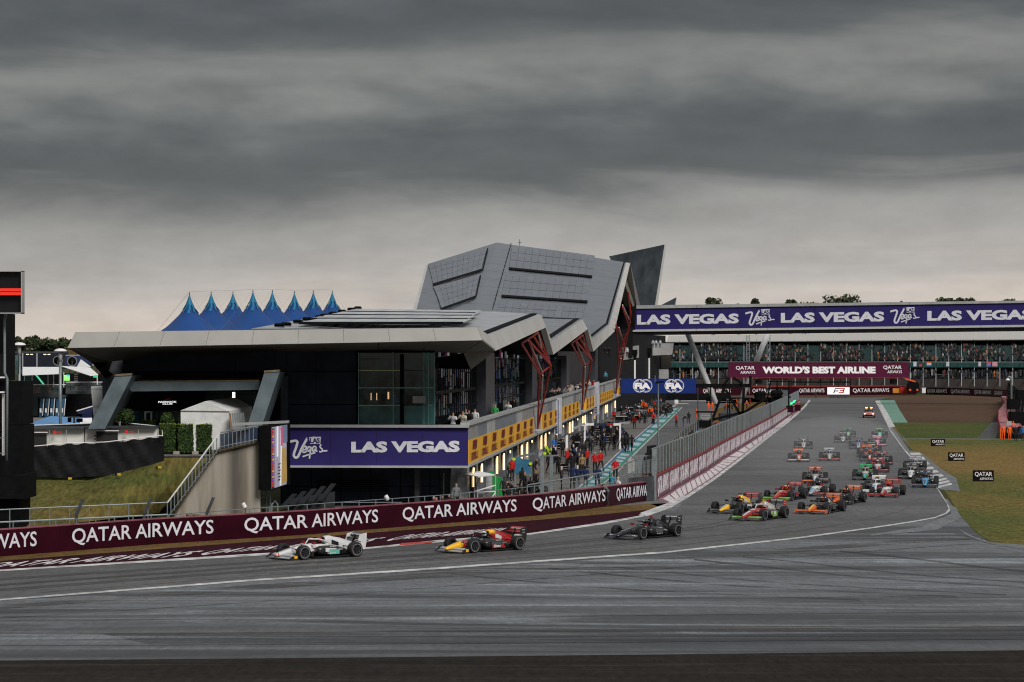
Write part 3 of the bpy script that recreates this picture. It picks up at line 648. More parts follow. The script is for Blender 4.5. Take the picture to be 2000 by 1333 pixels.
MB().hexa([FP_(158, zb(158)-.2, .3), FP_(470, zb(470)-.2, .3), FP_(470, zb(470)-.2, 3.6), FP_(158, zb(158)-.2, 3.6)], [FP_(158, zb(158)-.02, .3), FP_(470, zb(470)-.02, .3), FP_(470, zb(470)-.02, 3.6), FP_(158, zb(158)-.02, 3.6)]).build('garage_ceiling', gw, wing)
# ground floor front (below purple board)
def fr(px, py, s=31.3): return P(px, py, s)
def fbox(x0, y0, x1, y1, name, m, s=31.3, dep=.3, prt=None):
    return MB().slab([P(x0, y1, s), P(x1, y1, s), P(x1, y0, s), P(x0, y0, s)], (0, dep, 0)).build(name, m, prt or wing)
for x in range(550, 850, 58): 
    for y in (911, 950): fbox(x+.8, y+.8, min(x+57, 858), y+38.4 if y < 950 else 992, 'cladding_panel', black)
fbox(858, 911, 905, 992, 'cladding_panel', darksteel, 31.2)
for y in range(938, 962, 4): fbox(620, y, 760, y+2.2, 'louvre', blackm, 31.5)
for x in (866, 880, 893): fbox(x, 925, x+1.5, 990, 'door_frame', galv, 31.4)
fbox(548, 909, 862, 996, 'cladding_backing', blackm, 31.0)
# upper front: black cladding panels, glass corner
for i, x in enumerate((240, 312, 385, 460, 535, 560, 617)):
    x1 = (312, 385, 460, 535, 560, 617, 696)[i]
    for y0, y1 in ((683, 725), (726, 765 if x < 540 else 790), (791, 835)):
        if x < 540 and y0 > 725: continue
        fbox(x+.5, y0+.5, x1-.3, y1-.3, 'cladding_panel', black, 31.4)
fbox(236, 682, 700, 912, 'cladding_backing', blackm, 31.15)
fbox(698, 684, 850, 690, 'glass_head', blackm, 31.5)
# glass corner room
gx = [700, 768, 828, 837, 849]; gy = [689, 724, 758, 792, 830]
for i in range(4):
    for j in range(4):
        m_ = glass if j < 3 else glassg
        if i in (2, 3): m_ = glassg
        fbox(gx[i]+.6, gy[j]+.6, gx[i+1]-.6, gy[j+1]-.6, 'glass_pane', m_, 31.55, .05)
for x in gx: fbox(x-.6, 688, x+.6, 831, 'mullion', mat('mullion_green', (.18, .36, .33), .4), 31.7, .12)
for y in (758,): fbox(700, y-1, 849, y+1, 'transom', mat('mullion_green', (.18, .36, .33), .4), 31.7, .12)
fbox(700, 829.5, 920, 835, 'sill', blackm, 31.75, .4)
for x, y, w_ in ((724, 768, 1.5), (735, 768, 1.5), (757, 766, 3)): fbox(x, y, x+w_, y+14, 'interior_lamp', mat('dim_warm_lamp', (1, .6, .3), .5, noise=0, emit=.3), 31.62, .02)
wt = mat('interior_white', (.35, .36, .36), .7, noise=.2)
fbox(806, 774, 832, 788, 'interior_board', wt, 31.6, .02); fbox(770, 772, 790, 788, 'interior_board', mat('interior_blue', (.08, .12, .16), .7), 31.6, .02)
fbox(702, 700, 740, 704, 'painted_reflection', mat('dim_teal', (.05, .09, .09), .3), 31.58, .02)  # thin strip painted on as a reflection in the glass
# receding glazing of the terrace
dG = 2.3
cols = [mat('reflection_white', (.42, .42, .42), .6, noise=.3, emit=.16), mat('reflection_maroon', (.14, .015, .05), .6, emit=.16), mat('reflection_teal', (.04, .14, .14), .5, emit=.16), mat('reflection_dark', (.02, .022, .026), .5, emit=.16), mat('reflection_grey', (.16, .16, .18), .5, emit=.16), mat('reflection_blue', (.03, .09, .28), .5, emit=.16), mat('reflection_tan', (.24, .17, .11), .6, emit=.16), mat('reflection_lilac', (.25, .23, .30), .6, emit=.16)]  # added glowing panels standing in for outdoor reflections in the terrace glass
y = 158.6; k = 0
glz = mat('terrace_glass', (.03, .05, .055), .08, noise=.2, alpha=.22, spec=.3)
frame = mat('window_frame', (.012, .013, .015), .6, spec=.1)
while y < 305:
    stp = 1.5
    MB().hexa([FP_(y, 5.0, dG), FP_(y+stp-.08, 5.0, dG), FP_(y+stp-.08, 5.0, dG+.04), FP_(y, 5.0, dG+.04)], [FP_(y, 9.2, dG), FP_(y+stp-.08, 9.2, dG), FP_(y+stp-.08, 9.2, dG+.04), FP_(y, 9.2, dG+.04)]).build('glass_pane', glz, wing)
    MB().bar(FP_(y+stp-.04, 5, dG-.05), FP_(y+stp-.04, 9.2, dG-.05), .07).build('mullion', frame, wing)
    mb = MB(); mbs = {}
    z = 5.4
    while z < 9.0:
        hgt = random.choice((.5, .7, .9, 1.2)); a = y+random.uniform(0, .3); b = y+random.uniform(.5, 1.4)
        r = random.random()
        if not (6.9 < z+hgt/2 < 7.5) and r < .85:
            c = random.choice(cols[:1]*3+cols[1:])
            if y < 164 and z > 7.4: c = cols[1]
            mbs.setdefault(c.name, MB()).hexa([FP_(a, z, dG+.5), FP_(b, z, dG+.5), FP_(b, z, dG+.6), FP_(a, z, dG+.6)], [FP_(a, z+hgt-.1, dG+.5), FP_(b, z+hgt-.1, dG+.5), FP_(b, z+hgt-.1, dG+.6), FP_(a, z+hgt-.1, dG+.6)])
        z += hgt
    for nme, q in mbs.items(): q.build('reflection_panel', MATS[nme], wing)
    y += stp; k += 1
for z in (7.0, 9.2, 5.9): MB().bar(FP_(158.6, z, dG-.04), FP_(305, z, dG-.04), .05, .07 if z != 7.0 else .22).build('transom', frame, wing)
band(158, 470, lambda y: zt(y)-1.2, lambda y: zt(y)-1.0, .3, 9, 'terrace_floor', darksteel)
band(158, 470, lambda y: 4.0, lambda y: 9.4 if y < 300 else 12.5, 4.2, 4.4, 'inner_wall', blackm)
for ya, yb_ in ((188, 196), (240, 247), (302, 309)):
    band(ya, yb_, lambda y: 4.1, lambda y: 9.6, 1.6, 3.0, 'stair_core', mat('core_cladding', (.045, .047, .058), .4, noise=.15))
band(312, 405, lambda y: 5.4, lambda y: 12.4, 3.2, 3.4, 'dark_cladding', mat('navy_cladding', (.012, .016, .032), .4))
band(405, 420, lambda y: 5.4, lambda y: 12.8, 2.4, 3.4, 'pillar', darksteel)
for ya in (190, 200, 214): band(ya, ya+3, lambda y: 5.0, lambda y: 5.9, 1.2, 1.26, 'glass_balustrade', mat('balustrade_glass', (.25, .35, .35), .1, alpha=.25, noise=0))
# roof edge: folded band
T = [(956, 656, 30.4), (1057, 615, 23.4), (1077, 666, 21.6), (1137, 624, 17.35), (1157, 662, 15.7), (1190, 634, 12.6), (1223, 513, 10.5)]
B = [(967, 686, 30.4), (1066, 640, 23.4), (1081, 693, 21.6), (1148, 643, 17.35), (1159, 687, 15.7), (1200, 648, 12.6), (1231, 514, 10.5)]
T = [P(*t) for t in T]; B = [P(*t) for t in B]
inw = Vector((-.5, .05, 0))
for i in range(6):
    m_ = fascia if i % 2 == 0 or i >= 4 else fascia
    if i in (1, 3):
        MB().hexa([T[i], T[i+1], B[i+1], B[i]], [q+inw for q in (T[i], T[i+1], B[i+1], B[i])]).build('roof_edge', fascia, wing)
        continue
    n = 6 if i in (0, 2) else (3 if i == 4 else 5)
    for k in range(n):
        a0, a1 = k/n, (k+.985)/n
        q = [T[i].lerp(T[i+1], a0), T[i].lerp(T[i+1], a1), B[i].lerp(B[i+1], a1), B[i].lerp(B[i+1], a0)]
        MB().slab(q, inw).build('roof_edge', fascia, wing)
pk = P(1243, 596, 9.7); pk2 = P(1250, 596, 9.6)
MB().slab([T[6], B[6], pk2, pk], (-.5, 0, 0)).build('roof_edge', fascia, wing)
MB().slab([T[6]+Vector((-.6, .5, 0)), pk+Vector((-.3, 0, 0)), P(1236, 600, 10), P(1222, 560, 10.5)], (-1.5, .3, 0)).build('roof_end', soffit, wing)
# undersides
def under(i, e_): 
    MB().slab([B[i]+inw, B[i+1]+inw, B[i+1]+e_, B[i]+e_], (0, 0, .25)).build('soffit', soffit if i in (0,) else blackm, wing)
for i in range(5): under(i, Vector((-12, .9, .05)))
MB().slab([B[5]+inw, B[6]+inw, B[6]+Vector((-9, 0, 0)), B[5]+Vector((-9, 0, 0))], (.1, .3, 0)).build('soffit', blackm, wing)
# near roof
SF = 33.2
F0 = P(147, 649, SF); F1 = P(933, 640, SF); D0 = P(132, 680, SF); D1 = P(942, 665, SF)
n = 9
for k in range(n):
    a0, a1 = k/n, (k+.994)/n
    MB().slab([D0.lerp(D1, a0), D0.lerp(D1, a1), F0.lerp(F1, a1), F0.lerp(F1, a0)], (0, .4, 0)).build('fascia_panel', fascia, wing)
MB().slab([F1, D1, B[0], T[0]], (-.3, .35, 0)).build('fascia_corner', fascia, wing)
W0 = P(236, 697, 31.4); W1 = P(700, 684, 31.4); W2 = P(905, 684, 31.2)
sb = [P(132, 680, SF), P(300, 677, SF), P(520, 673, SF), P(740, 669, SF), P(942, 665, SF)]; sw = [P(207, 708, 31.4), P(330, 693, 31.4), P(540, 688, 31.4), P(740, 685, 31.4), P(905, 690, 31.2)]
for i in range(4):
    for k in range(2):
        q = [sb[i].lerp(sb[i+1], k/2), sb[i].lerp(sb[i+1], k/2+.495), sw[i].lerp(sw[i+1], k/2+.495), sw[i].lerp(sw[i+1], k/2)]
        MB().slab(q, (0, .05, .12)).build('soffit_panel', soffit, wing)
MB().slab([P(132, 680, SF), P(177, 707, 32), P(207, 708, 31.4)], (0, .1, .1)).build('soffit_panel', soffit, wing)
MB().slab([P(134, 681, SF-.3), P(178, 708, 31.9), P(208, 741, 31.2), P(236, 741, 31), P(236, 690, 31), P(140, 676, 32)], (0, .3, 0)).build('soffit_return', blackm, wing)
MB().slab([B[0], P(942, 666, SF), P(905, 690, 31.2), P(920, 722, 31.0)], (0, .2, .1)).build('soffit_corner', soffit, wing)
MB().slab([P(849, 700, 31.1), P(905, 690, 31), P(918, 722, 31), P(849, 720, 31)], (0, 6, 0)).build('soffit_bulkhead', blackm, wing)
MB().slab([P(200, 700, 31.2), P(238, 698, 31.2), P(238, 788, 31.2), P(200, 788, 31.2)], (0, 3, 0)).build('side_wall', darksteel, wing)
# near roof surface and its long film strips
rf = [P(490, 642.5, 32.6), P(933, 640, SF), T[0], T[1], P(975, 609, 22.5), P(700, 604, 22.5)]
MB().slab(rf, (0, .2, -.3)).build('roof_surface', mat('near_roof_metal', (.36, .37, .38), .4, metal=.2, noise=.12, scale=.5), wing)
film = mat('film_sky_sheen', (.54, .55, .555), .36, metal=.25, noise=.15, scale=.5)  # pale film colour stands in for the sky's grazing reflection
film2 = mat('film_sky_sheen_tinted', (.47, .49, .52), .34, metal=.25, noise=.15, scale=.5)
ra, rb_, rc, rd = P(560, 636.5, 31.3), P(938, 636, 31.6), P(1000, 610, 23.0), P(700, 606, 23.0)
upz = Vector((0, 0, .10))
def bil(a, b, c, d_, u, v): return (a*(1-u)+b*u)*(1-v)+(d_*(1-u)+c*u)*v
for j in range(4):
    v0 = .06+j*.235; v1 = v0+.19; n = 14
    u0 = .0 if j else .05; u1 = .9-.03*j
    for k in range(n):
        a0 = u0+(u1-u0)*k/n; a1 = a0+(u1-u0)/n*.97
        q = [bil(ra, rb_, rc, rd, x, y_)+upz for x, y_ in ((a0, v0), (a1, v0), (a1, v1), (a0, v1))]
        MB().slab(q, (0, 0, .05)).build('solar_panel', film if (k+j) % 3 else film2, wing)
    q = [bil(ra, rb_, rc, rd, x, y_)+upz*.5 for x, y_ in ((u0, v0-.035), (u1, v0-.035), (u1, v0-.008), (u0, v0-.008))]
    MB().slab(q, (0, 0, .13)).build('strip_edge', blackm, wing)
# roof sheets behind the folds
E2 = Vector((-13, 1, .15))
for i in (2,):
    n = 5
    for k in range(n):
        a = T[i].lerp(T[i+1], k/n); b = T[i].lerp(T[i+1], (k+.97)/n); MB().slab([a, b, b+E2, a+E2], (0, 0, -.2)).build('roof_sheet', roofm, wing)
    MB().bar(T[2]+Vector((-.6, 0, .1)), T[3]+Vector((-.6, 0, .1)), .5, .06).build('gutter', blackm, wing)
MB().bar(T[0]+Vector((-.6, 0, .08)), T[1]+Vector((-.6, 0, .08)), .5, .08).build('gutter', blackm, wing)
MB().slab([T[1], T[2], T[2]+E2, T[1]+E2], (0, 0, -.2)).build('roof_sheet', roofm, wing)
MB().slab([T[3], T[4], T[4]+E2, T[3]+E2], (0, 0, -.2)).build('roof_sheet', roofm, wing)
# tall central roof
A0 = P(970, 474, 10.8); A1 = T[6]; A2 = T[5]; A3 = P(922, 630, 13.2); L0 = P(835, 516, 11.3); L3 = P(806, 618, 13.6)
big = mat('roof_metal_big', (.20, .22, .245), .32, metal=.6, noise=.10, scale=.35)
big2 = mat('roof_metal_left_shade', (.18, .20, .222), .32, metal=.6, noise=.12, scale=.35)  # left plane's shade painted in as a darker copy of the roof metal
nu, nv = 7, 10
nrm = (A1-A0).cross(A3-A0).normalized(); nrm = nrm if nrm.y < 0 else -nrm
nrl = (A0-L0).cross(L3-L0).normalized(); nrl = nrl if nrl.y < 0 else -nrl
for j in range(nv):
    q = [bil(A3, A2, A1, A0, x, y_) for x, y_ in ((0, j/nv), (1, j/nv), (1, (j+.985)/nv), (0, (j+.985)/nv))]
    MB().slab(q, -nrm*.3).build('roof_sheet', big, wing)
    q = [bil(L3, A3, A0, L0, x, y_) for x, y_ in ((0, j/nv), (1, j/nv), (1, (j+.985)/nv), (0, (j+.985)/nv))]
    MB().slab(q, -nrl*.3).build('roof_sheet', big2, wing)
MB().slab([q-nrm*2.2 for q in (A3, A2, A1, A0)], -nrm*.1).build('roof_backing', blackm, wing)
MB().slab([q-nrl*2.2 for q in (L3, A3, A0, L0)], -nrl*.1).build('roof_backing', blackm, wing)
MB().slab([A2, A3, P(905, 652, 16.4), T[4]], (0, 0, -.2)).build('roof_sheet', big, wing)
MB().bar(T[5]+Vector((-.5, -.1, .1)), T[4]+Vector((-.5, -.1, .1)), .35, .08).build('gutter', blackm, wing)
MB().bar(T[5]+Vector((-.4, -.3, .1)), T[6]+Vector((-.4, -.3, 0)), .3, .12).build('gutter', blackm, wing)
MB().slab([P(833, 515, 11.3), P(837, 515, 11.3), P(810, 618, 13.6), P(803, 618, 13.6)], (0, .5, 0)).build('roof_edge', fascia, wing)
MB().slab([A0, A1, A1+Vector((0, 30, -3)), A0+Vector((0, 30, -3))], (0, 0, -.3)).build('roof_rear', roofm, wing)
def inv(a, b, c, d_, px, py):            # photo pixel -> (u, v) on a quad, by refinement
    best = (9e9, 0, 0); lo = (0, 1, 0, 1)
    for it in range(5):
        for i in range(11):
            for j in range(11):
                u = lo[0]+(lo[1]-lo[0])*i/10; v = lo[2]+(lo[3]-lo[2])*j/10; q = bil(a, b, c, d_, u, v)
                e_ = (1000+FP*q.x/q.y-px)**2+(HY-FP*(q.z-HC)/q.y-py)**2
                if e_ < best[0]: best = (e_, u, v)
        du = (lo[1]-lo[0])/6; dv = (lo[3]-lo[2])/6; lo = (best[1]-du, best[1]+du, best[2]-dv, best[2]+dv)
    return best[1], best[2]
def prow(Q, nr, tl, tr, br, bl, nx, ny, mats_, name='solar_panel'):
    cs = [inv(*Q, *p) for p in (bl, br, tr, tl)]
    for i in range(nx):
        for j in range(ny):
            q = []
            for u, v in ((i/nx, j/ny), ((i+.965)/nx, j/ny), ((i+.965)/nx, (j+.95)/ny), (i/nx, (j+.95)/ny)):
                x = (cs[0][0]*(1-u)+cs[1][0]*u)*(1-v)+(cs[3][0]*(1-u)+cs[2][0]*u)*v; y_ = (cs[0][1]*(1-u)+cs[1][1]*u)*(1-v)+(cs[3][1]*(1-u)+cs[2][1]*u)*v
                q.append(bil(*Q, x, y_)+nr*.12)
            MB().slab(q, nr*.08).build(name, random.choice(mats_), wing)
QB = (A3, A2, A1, A0); QL = (L3, A3, A0, L0); pm = [panelm, panelm, panel2]
prow(QB, nrm, (1000, 480), (1162, 501), (1156, 541), (994, 525), 12, 3, pm)
prow(QB, nrm, (988, 537), (1153, 550), (1147, 590), (979, 579), 12, 3, pm)
prow(QB, nrm, (976, 588), (1143, 600), (1136, 625), (968, 617), 12, 2, pm)
prow(QL, nrl, (836, 519), (951, 489), (941, 527), (846, 556), 10, 4, pm)
prow(QL, nrl, (846, 562), (938, 537), (928, 580), (862, 604), 8, 4, pm)
def edge(Q, nr, a, b, th=3.4):
    q = [bil(*Q, *inv(*Q, x, y_))+nr*.15 for x, y_ in (a, b, (b[0], b[1]+th), (a[0], a[1]+th))]
    MB().slab(q, nr*.12).build('panel_edge', blackm, wing)
edge(QB, nrm, (994, 525), (1156, 541)); edge(QB, nrm, (979, 579), (1147, 590)); edge(QL, nrl, (846, 557), (942, 528)); edge(QL, nrl, (862, 605), (929, 581))
def edgev(Q, nr, a, b, th=2.0):
    q = [bil(*Q, *inv(*Q, x, y_))+nr*.15 for x, y_ in (a, b, (b[0]+th, b[1]), (a[0]+th, a[1]))]
    MB().slab(q, nr*.12).build('panel_edge', blackm, wing)
edgev(QL, nrl, (952, 488), (942, 530)); edgev(QL, nrl, (938, 541), (929, 582))
for k in range(16):
    f0 = k/16; x = 997-(997-960)*f0; y_ = 478+130*f0
    edgev(QB, nrm, (x, y_), (x-1.2, y_+4.5), 1.6)
# mast on the ridge
t = thing('roof_mast', P(1016, 482, 10.75), 'thin mast with small antennas on top of the tall metal roof', 'mast')
MB().bar(P(1015, 482, 10.75), P(1015, 468, 10.75), .1).bar(P(1011, 474, 10.75), P(1019, 474, 10.75), .08).build('pole', darksteel, t)
# rooftop vents on the near roof edge
for k, (x, y_) in enumerate(((546, 638), (559, 636), (582, 631), (600, 626), (624, 622), (634, 619), (650, 615), (668, 611), (686, 607), (699, 604.5))):
    s = 31.6-(638-y_)*.26; t = thing('roof_vent', P(x, y_, s), 'small black vent unit on the left roof edge, number %s from the front' % ('one', 'two', 'three', 'four', 'five', 'six', 'seven', 'eight', 'nine', 'ten')[k], 'vent', 'black vents along the roof edge')
    MB().box(P(x, y_-.8, s), (.55, .5, .14)).build('base', darksteel, t); MB().box(P(x, y_-2.6, s), (.62, .5, .16)).box(P(x, y_-4.6, s), (.48, .4, .1)).build('cap', blackm, t)
# dark fins behind the tall roof
t = thing('roof_fin', P(1260, 590, 9.8), 'tall dark pointed roof fin with a pale edge behind the metal roof', 'roof fin')
MB().slab([P(1190, 501, 9.5), P(1298, 478, 9.2), P(1279, 598, 9.2), P(1236, 598, 9.3)], (0, 1, 0)).build('fin_face', mat('fin_slate', (.042, .052, .062), .5, noise=.25, scale=.3), t)
MB().slab([P(1296, 478, 9.15), P(1302, 477, 9.15), P(1284, 598, 9.15), P(1279, 598, 9.15)], (0, 1.2, 0)).build('fin_edge', fascia, t)
t = thing('roof_fin', P(1305, 597, 8.8), 'small low dark roof fin just above the purple bridge', 'roof fin')
MB().slab([P(1288, 598, 8.8), P(1321, 581, 8.8), P(1318, 598, 8.8)], (0, 1, 0)).build('fin_face', MATS['fin_slate'], t)
MB().slab([P(1318, 583, 8.75), P(1322, 581, 8.75), P(1320, 598, 8.75), P(1316, 598, 8.75)], (0, 1.1, 0)).build('fin_edge', fascia, t)
# red trusses
def truss(pt, lab):
    t = thing('roof_truss', pt['foot'], lab, 'truss', 'red steel trusses under the roof edge')
    for a, b in pt['red']: MB().tube([a, b], pt['r'], 8).build('red_tube', redst, t)
    for a, b in pt['white']: MB().tube([a, b], pt['r']*.8, 8).build('white_strut', mat('pale_strut', (.5, .49, .47), .45), t)
    f = pt['foot']; MB().box(f+Vector((0, 0, -.1)), (.9, .9, .16)).build('foot_plate', parap, t)
q = lambda x, y_, s: P(x, y_, s)
A_, M_, H_, B_ = q(1019, 671.5, 25.4), q(1033, 666, 25), q(1042, 657, 24.6), q(1050.5, 650, 24.3); K1, K2, Ft = q(1054.5, 731, 23.6), q(1076, 714, 23.4), q(1050, 838, 22.7)
truss(dict(foot=Ft, r=.085, red=[(A_, B_), (A_, K1), (M_, K1), (M_, K2), (H_, K2), (B_, K2), (B_, q(1075, 716, 23.4)), (K1, K2), (K1, Ft), (K2, Ft)], white=[(M_, q(1060, 729, 23.5)), (M_, q(1050, 686, 24)), (B_, q(1058, 680, 24)), (q(1060, 733, 23.5), q(1056.5, 800, 22.9)), (q(1059, 790, 22.9), Ft)]), 'nearest red steel truss standing on the yellow board row')
A_, M_, H_, B_ = q(1116, 671, 18.3), q(1124, 665, 18.1), q(1131.6, 659, 17.9), q(1138, 655, 17.7); K1, K2, Ft = q(1140, 715.5, 16.9), q(1156, 704, 16.8), q(1137, 801, 16.4)
truss(dict(foot=Ft, r=.10, red=[(A_, K1), (M_, K1), (M_, K2), (H_, K2), (B_, K2), (A_, B_), (K1, K2), (K1, Ft), (K2, Ft)], white=[(M_, q(1143, 713, 16.9)), (B_, q(1142, 677, 17)), (q(1143, 717, 16.8), q(1139, 790, 16.5)), (q(1149, 750, 16.6), Ft)]), 'middle red steel truss below the second roof fold')
K1, K2, Ft = q(1208, 690, 12.1), q(1221, 677, 12.0), q(1203, 770, 11.7)
truss(dict(foot=Ft, r=.12, red=[(q(1203, 634, 12.6), K1), (q(1203, 634, 12.6), K2), (q(1216, 600, 12.4), q(1229, 640, 12.2)), (q(1229, 640, 12.2), K2), (q(1227, 570, 12.4), q(1232, 612, 12.3)), (q(1232, 612, 12.3), q(1229, 640, 12.2)), (q(1229, 640, 12.2), K1), (K1, K2), (K1, Ft), (K2, Ft), (q(1207, 697, 12), q(1219, 694, 12))], white=[(q(1216, 596, 12.4), q(1231, 630, 12.2)), (q(1209, 640, 12.4), q(1218, 676, 12)), (q(1213, 700, 12), Ft)]), 'farthest and tallest red steel truss beside the purple bridge')
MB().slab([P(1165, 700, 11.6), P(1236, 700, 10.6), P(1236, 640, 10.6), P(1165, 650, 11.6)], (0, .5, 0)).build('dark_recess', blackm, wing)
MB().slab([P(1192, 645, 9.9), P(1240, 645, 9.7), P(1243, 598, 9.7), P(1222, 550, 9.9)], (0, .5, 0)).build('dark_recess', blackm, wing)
# far terraces of the building behind the third truss
fbox2 = lambda x0, y0, x1, y1, s, name, m, dep=1.0: MB().slab([P(x0, y1, s), P(x1, y1, s), P(x1, y0, s), P(x0, y0, s)], (0, dep, 0)).build(name, m, wing)
MB().slab([P(1216, 704, 11.0), P(1272, 695, 9.6), P(1272, 671, 9.6), P(1216, 680, 11.0)], (0, .8, 0)).build('far_parapet', parap, wing)
MB().slab([P(1272, 695, 9.6), P(1313, 693, 9.4), P(1316, 671, 9.4), P(1272, 671, 9.6)], (0, .8, 0)).build('far_parapet', parap, wing)
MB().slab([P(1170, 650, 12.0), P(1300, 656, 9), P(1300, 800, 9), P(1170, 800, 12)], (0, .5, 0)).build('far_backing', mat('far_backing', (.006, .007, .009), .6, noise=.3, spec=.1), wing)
MB().slab([P(1235, 672, 9.3), P(1235, 657, 9.3), P(1275, 657, 9.3), P(1268, 672, 9.3)], (0, .5, 0)).build('far_upper_wall', parap, wing)
MB().slab([P(1213, 739, 10.9), P(1260, 726, 9.6), P(1260, 740, 9.6), P(1213, 752, 10.9)], (0, .5, 0)).build('far_parapet', parap, wing)
fbox2(1270, 722, 1306, 740, 9.3, 'far_parapet', parap)
fbox2(1286, 695, 1311, 720, 9.2, 'far_screen', soffit)
fbox2(1240, 697, 1262, 718, 9.4, 'far_window', glass); fbox2(1262, 697, 1286, 738, 9.35, 'far_window', black)
# entrance with slanted legs
S2 = 33.0
def leg(x0, x1, x2, x3, ya, yb_, nm):
    a = [P(x0, ya, S2), P(x1, ya-2, S2), P(x3, yb_, S2), P(x2, yb_, S2)]
    MB().slab(a, (0, 4, 0)).build(nm, steelblue, wing)
    MB().slab([P(x0, ya, S2)+Vector((0, -.05, .02)), P(x1, ya-2, S2)+Vector((0, -.05, .02)), P(x1+8, ya-4.5, 30), P(x0+5, ya-2.5, 30)], (0, 0, .12)).build('leg_cap', mat('rusty_cap', (.16, .12, .075), .7, noise=.3), wing)
leg(224, 258, 172, 205, 736, 838, 'slanted_leg'); leg(516, 546, 482, 510, 729, 836, 'slanted_leg')
MB().slab([P(256, 765, 32.6), P(505, 762, 32.6), P(507, 745, 32.6), P(247, 747, 32.6)], (0, 2, 0)).build('entrance_beam', steelblue, wing)
MB().slab([P(247, 746.5, 32.6), P(507, 744.5, 32.6), P(507, 741, 31.6), P(247, 742, 31.6)], (0, 0, .06)).build('beam_top', MATS['rusty_cap'], wing)
for x0, x1 in ((258, 290), (291, 361), (362, 400)): fbox(x0, 766, x1, 802, 'entrance_panel', blackm, 31.6)
for x0, x1 in ((400, 450), (451, 500)):
    for y0, y1 in ((765, 770), (771, 800), (801, 836)): fbox(x0+.3, y0, x1, y1-.5, 'cladding_panel', mat('dark_teal_cladding', (.040, .056, .066), .45, noise=.2), 31.5)
fbox(548, 735, 562, 836, 'cladding_panel', MATS['dark_teal_cladding'], 31.5)
fbox(258, 803, 400, 850, 'entrance_glass', glass, 31.5)
litw = mat('lit_letters', (.8, .8, .8), .5, noise=0, emit=.6)
put_text('PADDOCK', plane_fn(P(309, 787.5, 32), P(345, 787, 32), P(345, 783.5, 32), P(309, 784, 32)), litw, wing, bold=.03)
put_text('CLUB', plane_fn(P(317, 791, 32), P(337, 790.5, 32), P(337, 787.9, 32), P(317, 788.4, 32)), litw, wing, bold=.03)
f = plane_fn(P(319, 782.6, 32), P(334, 782.2, 32), P(334, 778.6, 32), P(319, 779, 32)); redl = mat('red_logo', (.6, .03, .02), .5, noise=0)
MB().poly([f(0, 0), f(.25, 0), f(.5, .45), f(.95, .45), f(1, .62), f(.42, .62)]).poly([f(.15, .25), f(.5, 1), f(1, 1), f(.85, .75), f(.5, .75)]).build('red_logo', redl, wing)
for y_ in (769, 774.5): MB().box(P(456.5, y_, 33.2), (.14, .1, .14)).build('spot_lamp', mat('spot_lamp', (1, .95, .85), .5, noise=0, emit=2), wing)
fbox(282, 805, 285, 834, 'door_frame', lettw, 31.9, .1); fbox(294, 805, 297, 834, 'door_frame', lettw, 31.9, .1); fbox(282, 804, 297, 806, 'door_frame', lettw, 31.9, .1)
# side block left of the entrance
t = thing('side_block', P(190, 830, 29.5), 'light grey panelled slanted wall left of the entrance', 'wall')
for y0, y1, x0, x1, xa, xb in ((755, 760, 178, 215, 178, 213), (761, 795, 178, 213, 181, 197), (796, 850, 181, 197, 186, 178)):
    MB().slab([P(x0, y0, 30.5), P(x1, y0, 30.5), P(xb, y1, 30.5), P(xa, y1, 30.5)], (0, 2, 0)).build('panel', mat('pale_grey_panel', (.50, .51, .51), .5, noise=.1), t)
# ------------------------------------------------------------------ bridge
br = thing('footbridge', P(1400, 795, 9.4), 'long purple lettered footbridge crossing over the race track', 'bridge')
def bs(x): return 9.35+(x-1215)/835*.45
def bq(x, y): return P(x, y, bs(x))
def by(x, a, b): return a+(b-a)*(x-1230)/770
BX0, BX1 = 1222, 2330
def bslab(ya0, ya1, yb0, yb1, name, m, dep, fwd=0.0, x0=BX0, x1=BX1, n=1):
    for k in range(n):
        xa = x0+(x1-x0)*k/n; xb = x0+(x1-x0)*(k+(.997 if n > 1 else 1))/n
        MB().slab([q+Vector((0, -fwd, 0)) for q in (bq(xa, by(xa, yb0, yb1)), bq(xb, by(xb, yb0, yb1)), bq(xb, by(xb, ya0, ya1)), bq(xa, by(xa, ya0, ya1)))], (0, dep, 0)).build(name, m, br)
bslab(604, 592.5, 644, 634.5, 'advert_board', purple, 4, n=6)
whtr = mat('pale_bridge_trim', (.46, .46, .45), .45, noise=.05)
bslab(597, 587.5, 603.6, 592.1, 'top_trim', parap, 4.4, .3, n=8)
bslab(644.4, 634.9, 648.6, 639.2, 'bottom_trim', whtr, 4.4, .3, n=8)
bslab(648.9, 639.5, 655, 647, 'underside', darksteel, 3.6, -.8)
vo = Vector((0, -.06, 0))
def blet(s, x0, x1, h0=613, h1=632):
    f = lambda x, y: bq(x, y+(618.5-5.5*(x-1230)/385 if x < 1615 else 613.5+5.5-5.5*(x-1230)/385)-623.5+4.9)+vo
    sl = lambda x: -(x-1340)*.0135
    g = lambda x, y: bq(x, y+sl(x))+vo
    return plane_fn(g(x0, h1), g(x1, h1), g(x1, h0), g(x0, h0))
for x0, x1 in ((1244, 1443), (1525, 1727), (1811, 2017)): put_text('LAS VEGAS', blet('', x0, x1, 614, 633.5), lett, br, bold=.05)
for x0 in (1455, 1738, 1172+4): 
    if x0 > 1200: vegas(blet('', x0, x0+58, 606, 639), br, lett, purple)
MB().box(bq(1234, 636)+Vector((0, -.5, 0)), (.6, .4, 1.3)).build('red_box', redst, br)
lg = mat('pale_grey_leg', (.58, .585, .585), .4, noise=.06)
